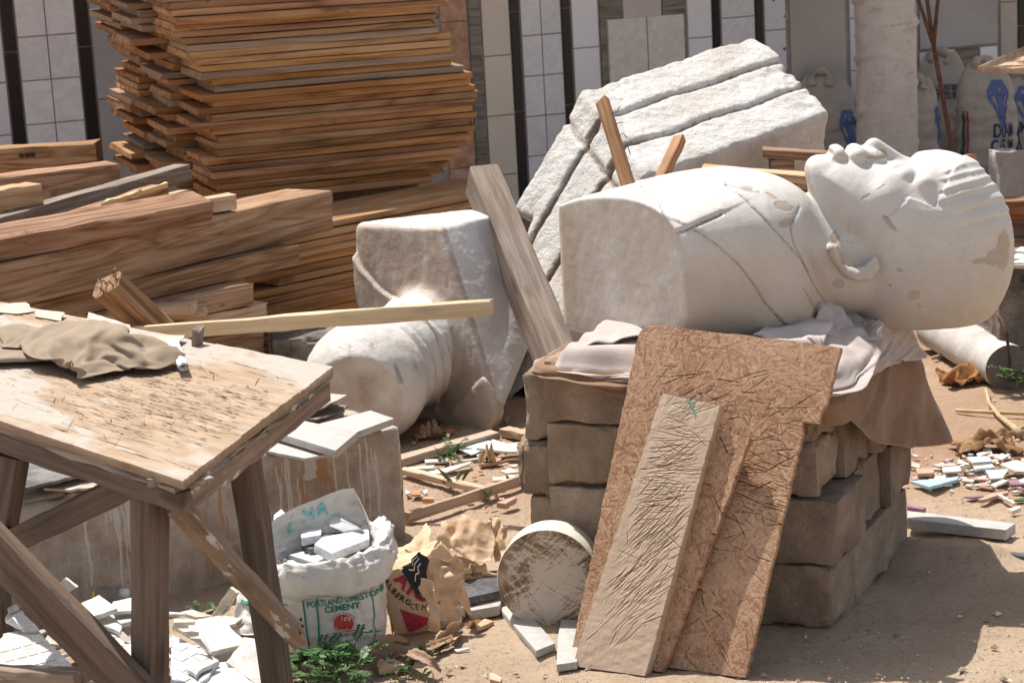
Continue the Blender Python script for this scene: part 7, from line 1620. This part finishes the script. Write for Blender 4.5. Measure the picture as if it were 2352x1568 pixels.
def rice_sack(px, py, wpx, top, Y, lean, label, prints, seed, yaw=0.):
    c = W(px, py, Y); c[2] = 0; w = wpx/5000*Y/2*1.10; H = W(px, top-8, Y)[2]; t = empty('rice_sack', c, label, 'sack', None)
    nu, nv = 64, 44; A, Vv = np.meshgrid(np.linspace(0, 2*np.pi, nu, endpoint=False), np.linspace(0, 1, nv), indexing='ij')
    def body(A, v, off=0.):
        wx = w*np.interp(v, [0, .05, .3, .62, .78, .86, .93, 1.], [.86, 1.04, 1.12, 1.08, 1.02, .92, .78, .60]); wy = w*np.interp(v, [0, .06, .3, .6, .78, .88, 1.], [.5, .70, .74, .64, .44, .26, .10]); e = 2/2.5
        x = np.sign(np.cos(A))*np.abs(np.cos(A))**e*wx; y = np.sign(np.sin(A))*np.abs(np.sin(A))**e*wy; z = v*H; P = np.stack([x, y, z+0*x], -1)
        n = np.stack([np.cos(A), np.sin(A)*1.3, 0*A], -1); n /= np.linalg.norm(n, axis=-1, keepdims=True); P = P+n*(.010*fbm(P, 9, 3, seed)+.006*np.sin(z*60+6*fbm(P, 5, 2, seed+2))*(v < .75)+off)[..., None]
        P[..., 0] += lean*v*H+.03*v**2*np.sin(seed); cy, sy = math.cos(yaw), math.sin(yaw); X = P[..., 0]*cy-P[..., 1]*sy; P[..., 1] = P[..., 0]*sy+P[..., 1]*cy; P[..., 0] = X; return c+P
    V = body(A, Vv).reshape(-1, 3); i = np.arange(nu)[:, None]*nv+np.arange(nv-1)[None]; j = ((np.arange(nu)+1) % nu)[:, None]*nv+np.arange(nv-1)[None]; F = [tuple(f) for f in np.stack([i.ravel(), j.ravel(), j.ravel()+1, i.ravel()+1], 1)]; F.append(tuple(k*nv+nv-1 for k in range(nu)))
    mk('sack_body', V, F, M['sackcloth'], t, True)
    top_c = body(np.array([-math.pi/2]), np.array([.97]))[0]                # twisted ear of the tied mouth
    ear = [top_c+np.array([w*.30*math.cos(q)-w*.1, 0, w*.36*math.sin(q)-.02]) for q in np.linspace(-.5, 3.5, 16)]; tube('sack_ear', ear, [.026+.012*math.sin(i*.9+seed) for i in range(16)], M['sackcloth'], t, 8)
    def sf(x, y, off): return body(-math.pi/2+np.asarray(x)*1.15, np.clip(np.asarray(y), 0, .95), off+.003)
    for kind, *a in prints:
        if kind == 'diamond':
            x, y, s, col = a; O = [(-1, .35), (-.55, .8), (.55, .8), (1, .35), (0, -1.1), (-1, .35)]
            segs = [O, [(-1, .35), (1, .35)], [(-.45, .35), (0, -1.1), (.45, .35)], [(-.55, .8), (-.45, .35), (0, .8), (.45, .35), (.55, .8)]]
            for sg in segs: lay('printed_diamond', *line2(dense([(x+u*s, y+v*s*.62) for u, v in sg], .03), .045), sf, col, t)
            for tri in ([(-.45, .30), (.45, .30), (0, -1.05)], [(-.95, .38), (-.5, .40), (-.58, .75)], [(.05, .75), (.5, .42), (.55, .75)]):
                Q = np.array([(x+u*s, y+v*s*.62) for u, v in tri]); P = []; n = 7
                for p_ in range(n+1):
                    for q_ in range(n+1): P.append(Q[0]*(1-p_/n)*(1-q_/n)+Q[1]*(p_/n)*(1-q_/n)+Q[2]*(q_/n))
                lay('printed_diamond', np.array(P), grid_faces(n+1, n+1), sf, col, t)
        elif kind == 'text': s_, x, y, sz, col = a; V2, F2 = text_geo(s_, 1., .02, .12); V2 = V2.copy(); V2[:, 0] -= np.ptp(V2[:, 0])/2; lay('lettering', np.stack([x+V2[:, 0]*sz, y+V2[:, 1]*sz*.60], 1), F2, sf, col, t)
        elif kind == 'band': x, y0, y1, wd, col = a; lay('printed_band', *line2(dense([(x, y0), (x+.0, y1)], .04), wd), sf, col, t)
rice_sack(1912, 400, 125, 178, 14.2, -.10, 'beige sack with a blue diamond print, the only one left of the trunk', [('diamond', .55, .50, .34, 'ink_blue'), ('band', -.42, .02, .28, .07, 'ink_crimson'), ('band', -.52, .02, .26, .09, 'ink_dgreen'), ('text', 'DIAMOND', .75, .14, .2, 'ink_navy')], 1)
rice_sack(2116, 385, 80, 188, 13.8, -.05, 'narrow beige sack half hidden behind the tree trunk', [('diamond', .95, .58, .30, 'ink_blue'), ('text', 'DI', .75, .14, .30, 'ink_navy')], 2)
rice_sack(2163, 388, 108, 128, 14.45, .0, 'tall beige sack with three lines of small blue print, behind the rusty bar', [('text', 'LES MEILLEURES FARINES', 0, .71, .095, 'ink_navy'), ('text', 'FARINE DE BLE TENDRE', 0, .672, .1, 'ink_navy'), ('text', 'PRODUIT DU BENIN', 0, .635, .11, 'ink_navy')], 3)
rice_sack(2262, 403, 118, 148, 13.9, .03, 'beige sack with red and green side stripes, right of the rusty bar', [('diamond', .25, .68, .30, 'ink_blue'), ('band', -.70, .02, .62, .09, 'ink_crimson'), ('band', -.88, .02, .62, .16, 'ink_dgreen'), ('text', 'DIAM', .30, .40, .26, 'ink_navy'), ('text', 'C·5 M', .25, .28, .24, 'ink_navy'), ('text', 'CPJ', .55, .14, .2, 'ink_navy')], 4, .15)
rice_sack(2352, 395, 120, 175, 14.3, .02, 'beige sack cut by the right edge of the picture, under the pale table top', [('diamond', .1, .68, .36, 'ink_blue'), ('text', 'DIAMOND', .0, .44, .25, 'ink_navy'), ('text', 'M', -.3, .34, .3, 'ink_navy'), ('text', '50', -.25, .25, .22, 'ink_navy'), ('text', 'CPJ', -.4, .17, .26, 'ink_navy')], 5)
# ---------------------------------------------------------------- dead leaves, stalks, weeds
def dead_leaf(cx, cy, wpx, hpx, label, seed, mat='dry_leaf'):
    c = G(cx, cy); rs = np.random.default_rng(seed); sc = np.linalg.norm(c-EYE)/5000; w = wpx*sc/2; d = hpx*sc*2.0; nu, nv = 46, 34; U, Vv = np.meshgrid(np.linspace(-1, 1, nu), np.linspace(-1, 1, nv), indexing='ij')
    F3 = np.stack([U, Vv, 0*U], -1); r = np.sqrt(np.clip(U**2+Vv**2, 0, 9)); sc2 = 1+.25*fbm(F3*2.3, 1., 2, seed); X = U*w*sc2; Y = Vv*d*.5*sc2; Z = .012+.045*np.abs(fbm(F3, 1.7, 2, seed+3))+.010*fbm(F3, 5.5, 2, seed+7)+.035*np.clip(1-r, 0, 1)+.03*np.abs(U*1.2-.2*Vv)*0
    Z = np.maximum(Z, .004); P = np.stack([X+c[0], Y+c[1]+.25*d*0, Z], -1); o = mk('dead_leaf', P.reshape(-1, 3), grid_faces(nu, nv), M[mat], None, True); md = o.modifiers.new('thick', 'SOLIDIFY'); md.thickness = .002; return tag(o, label, 'leaf')
dead_leaf(2222, 880, 105, 40, 'big crumpled dead brown leaf in front of the cast column', 3); dead_leaf(2262, 1035, 130, 46, 'big crumpled dead brown leaf beside the brown cloth, nearer one', 9); dead_leaf(985, 1008, 55, 20, 'crumpled tan dead leaf in the shade of the headdown bust', 14, 'dry_leaf_tan'); dead_leaf(1120, 1068, 36, 10, 'curled dry yellowish leaf inside the wooden frame', 15, 'straw')
def stalk(label, pts, r, mat, name='stalk'): tag(tube(name, [G(x, y, z) for x, y, z in pts], r, M[mat]), label, 'stalk')
stalk('thick leaf stalk, brown turning green, running from the dead leaf to the right edge', [(2264, 892, .02), (2272, 925, .02), (2295, 955, .02), (2325, 978, .025), (2345, 996, .02)], [.007, .008, .009, .012, .016], 'straw')
stalk('dry straw-coloured stick lying level behind the nearer dead leaf', [(2195, 942, .012), (2270, 946, .014), (2400, 952, .012)], .007, 'straw'); stalk('dry stick lying under the crown of the white head', [(2142, 822, .012), (2200, 806, .012)], .009, 'straw'); stalk('short dry stick joining the thick stalk at the right edge', [(2328, 992, .015), (2380, 965, .02)], .008, 'straw')
stalk('yellow curled twig beside the left blocks', [(1148, 1062, .01), (1165, 1056, .016), (1192, 1054, .01)], .0035, 'straw', 'twig'); stalk('thin grass-like twig on the sand in front of the block shadow', [(2240, 1498, .0), (2244, 1480, .03), (2238, 1470, .04)], .0012, 'stem', 'twig')
def long_leaf(pts, w, label, seed, mat='dry_leaf_tan'):
    P = np.array([G(x, y, z) for x, y, z in pts]); n = 22; tt = np.linspace(0, len(P)-1, n); C = np.stack([np.interp(tt, range(len(P)), P[:, k]) for k in range(3)], 1)
    for _ in range(3): C[1:-1] = .25*C[:-2]+.5*C[1:-1]+.25*C[2:]
    V = []; rs = np.random.default_rng(seed)
    for i in range(n):
        t = norm(C[min(i+1, n-1)]-C[max(i-1, 0)]); s = norm(np.cross(t, [.1, -.5, 1])); u = np.cross(s, t); ww = w*math.sin(math.pi*(.06+.9*i/(n-1)))**.7
        for j in range(7): q = j/3-1; V.append(C[i]+s*ww*q+u*(ww*.55*q*q+.002*rs.normal()))
    V = np.array(V); V[:, 2] = np.maximum(V[:, 2], .003); o = mk('dry_leaf', V, grid_faces(n, 7), M[mat], None, True); md = o.modifiers.new('thick', 'SOLIDIFY'); md.thickness = .0012; tag(o, label, 'leaf')
long_leaf([(856, 1528, .01), (868, 1480, .045), (905, 1468, .05), (940, 1474, .03)], .018, 'long dry brown leaf arching up against the white cement sack', 1); long_leaf([(905, 1512, .012), (945, 1502, .05), (985, 1520, .04), (1012, 1542, .006)], .018, 'long twisted dry leaf on the sand, pointing at the camera', 2)
long_leaf([(945, 1500, .012), (985, 1488, .03), (1040, 1468, .02), (1062, 1450, .02)], .013, 'long narrow dry leaf under the torn paper bag', 3); long_leaf([(1000, 1492, .012), (1030, 1480, .02), (1052, 1462, .01)], .011, 'short narrow dry leaf right of the long narrow one', 4); long_leaf([(905, 1475, .02), (960, 1482, .03), (1010, 1478, .02), (1050, 1462, .02)], .012, 'dry leaf lying against the foot of the paper bag', 6)
def weed(base, h, n, label, group, seed, ls=.011, mat='leaf'):
    rs = np.random.default_rng(seed); t = empty('weed', base, label, 'weed', group); S = MB(); L = MB()
    for k in range(n):
        a = rs.uniform(0, 6.28); hh = h*rs.uniform(.6, 1.1); tip = base+np.array([math.cos(a)*hh*.55, math.sin(a)*hh*.55, hh]); mid = base+(tip-base)*.5+np.array([0, 0, hh*.12]); S.add(*tube_geo([base, mid, tip], [.0016, .0013, .0008], 5))
        for f in (.55, .8, 1.):
            o = base+(tip-base)*f+np.array([0, 0, hh*.1*(1-f)]); b_ = a+rs.uniform(-1.6, 1.6); d = np.array([math.cos(b_), math.sin(b_), rs.uniform(-.1, .5)]); ll = rs.uniform(.035, .06)*h/.1; nl = 7
            S.add(*tube_geo([o, o+d*ll], [.0007, .0005], 4)); sd = norm(np.cross(d, [0, 0, 1])); up = np.cross(sd, d)
            for q in range(nl):
                for sg in (-1, 1):
                    c = o+d*ll*(q+1)/nl; s = ls*(1-.35*abs(q/nl-.55)); ax = norm(sd*sg+d*.25+up*rs.uniform(-.2, .35)); wd = norm(np.cross(ax, up))*s*.36; L.add([c, c+ax*s*.45+wd, c+ax*s, c+ax*s*.45-wd], [(0, 1, 2, 3)])
    S.build('stem', M['stem'], t, True); L.build('leaves', M[mat], t)
for i, (x, y, h) in enumerate(((700, 1555, .11), (735, 1562, .13), (775, 1560, .15), (812, 1558, .14), (760, 1590, .12), (715, 1595, .1), (800, 1590, .12), (690, 1535, .07), (830, 1545, .08))): weed(G(x, y), h*.80, 4, 'green weed with feathery leaves in front of the white cement sack', 'weeds in front of the cement sack', 40+i, .017)
for i, (x, y, h, l) in enumerate(((462, 1418, .07, 'small green weed growing from the hole in the plinth'), (490, 1420, .05, 'tiny green weed right of the one in the plinth hole'), (952, 1052, .05, 'small green weed behind the rear slat near the plinth'), (1030, 1046, .07, 'green weed inside the frame, left one'), (1048, 1040, .09, 'taller green weed inside the frame beside the pale blue sheet'), (1046, 1062, .06, 'small weed in the middle of the frame'),
                                  (1018, 1066, .04, 'tiny weed left in the frame'), (1012, 1008, .05, 'leafy seedling in the shade of the headdown bust'), (1128, 1018, .04, 'seedling growing by the pale blue sheet'), (1000, 984, .05, 'dark green weed at the foot of the headdown bust'), (930, 1548, .06, 'small weed on the sand below the dry leaves'), (985, 1508, .05, 'small light weed beside the twisted dry leaf'), (905, 1560, .05, 'low weed at the bottom edge near the dry leaves'), (1010, 1500, .04, 'tiny clover-like weed under the paper bag'))): weed(G(x, y), h*.6, 4, l, None, 70+i, .008)
weed(G(2335, 900), .10, 5, 'bluish-green leafy weed at the rough end of the cast column', None, 95, .022, 'leaf_dark')
def grass(x, y, n, h, label, seed):
    rs = np.random.default_rng(seed); b0 = G(x, y); m = MB()
    for k in range(n):
        a = rs.uniform(0, 6.28); b_ = b0+np.array([rs.normal(0, .012), rs.normal(0, .012), 0]); d = np.array([math.cos(a)*.5, math.sin(a)*.5, 1])*h*rs.uniform(.5, 1.2); s = np.array([-math.sin(a), math.cos(a), 0])*.0012; m.add([b_-s, b_+s, b_+d*.6+s*.7, b_+d+np.array([d[0]*.4, d[1]*.4, -.01])], [(0, 1, 2), (0, 2, 3)])
    o = m.build('grass_tuft', M['stem']); tag(o, label, 'grass')
for i, (x, y, n, h, l) in enumerate(((1042, 1120, 10, .09, 'thin grass tuft behind the cross slat of the frame'), (1122, 1150, 8, .05, 'dry grass blades in front of the frame'), (905, 1535, 14, .05, 'short grass tuft left of the twisted dry leaf'), (962, 1560, 10, .04, 'sparse grass at the bottom edge'), (1020, 1058, 6, .09, 'long grass blade by the left weed in the frame'))): grass(x, y, n, h, l, i)
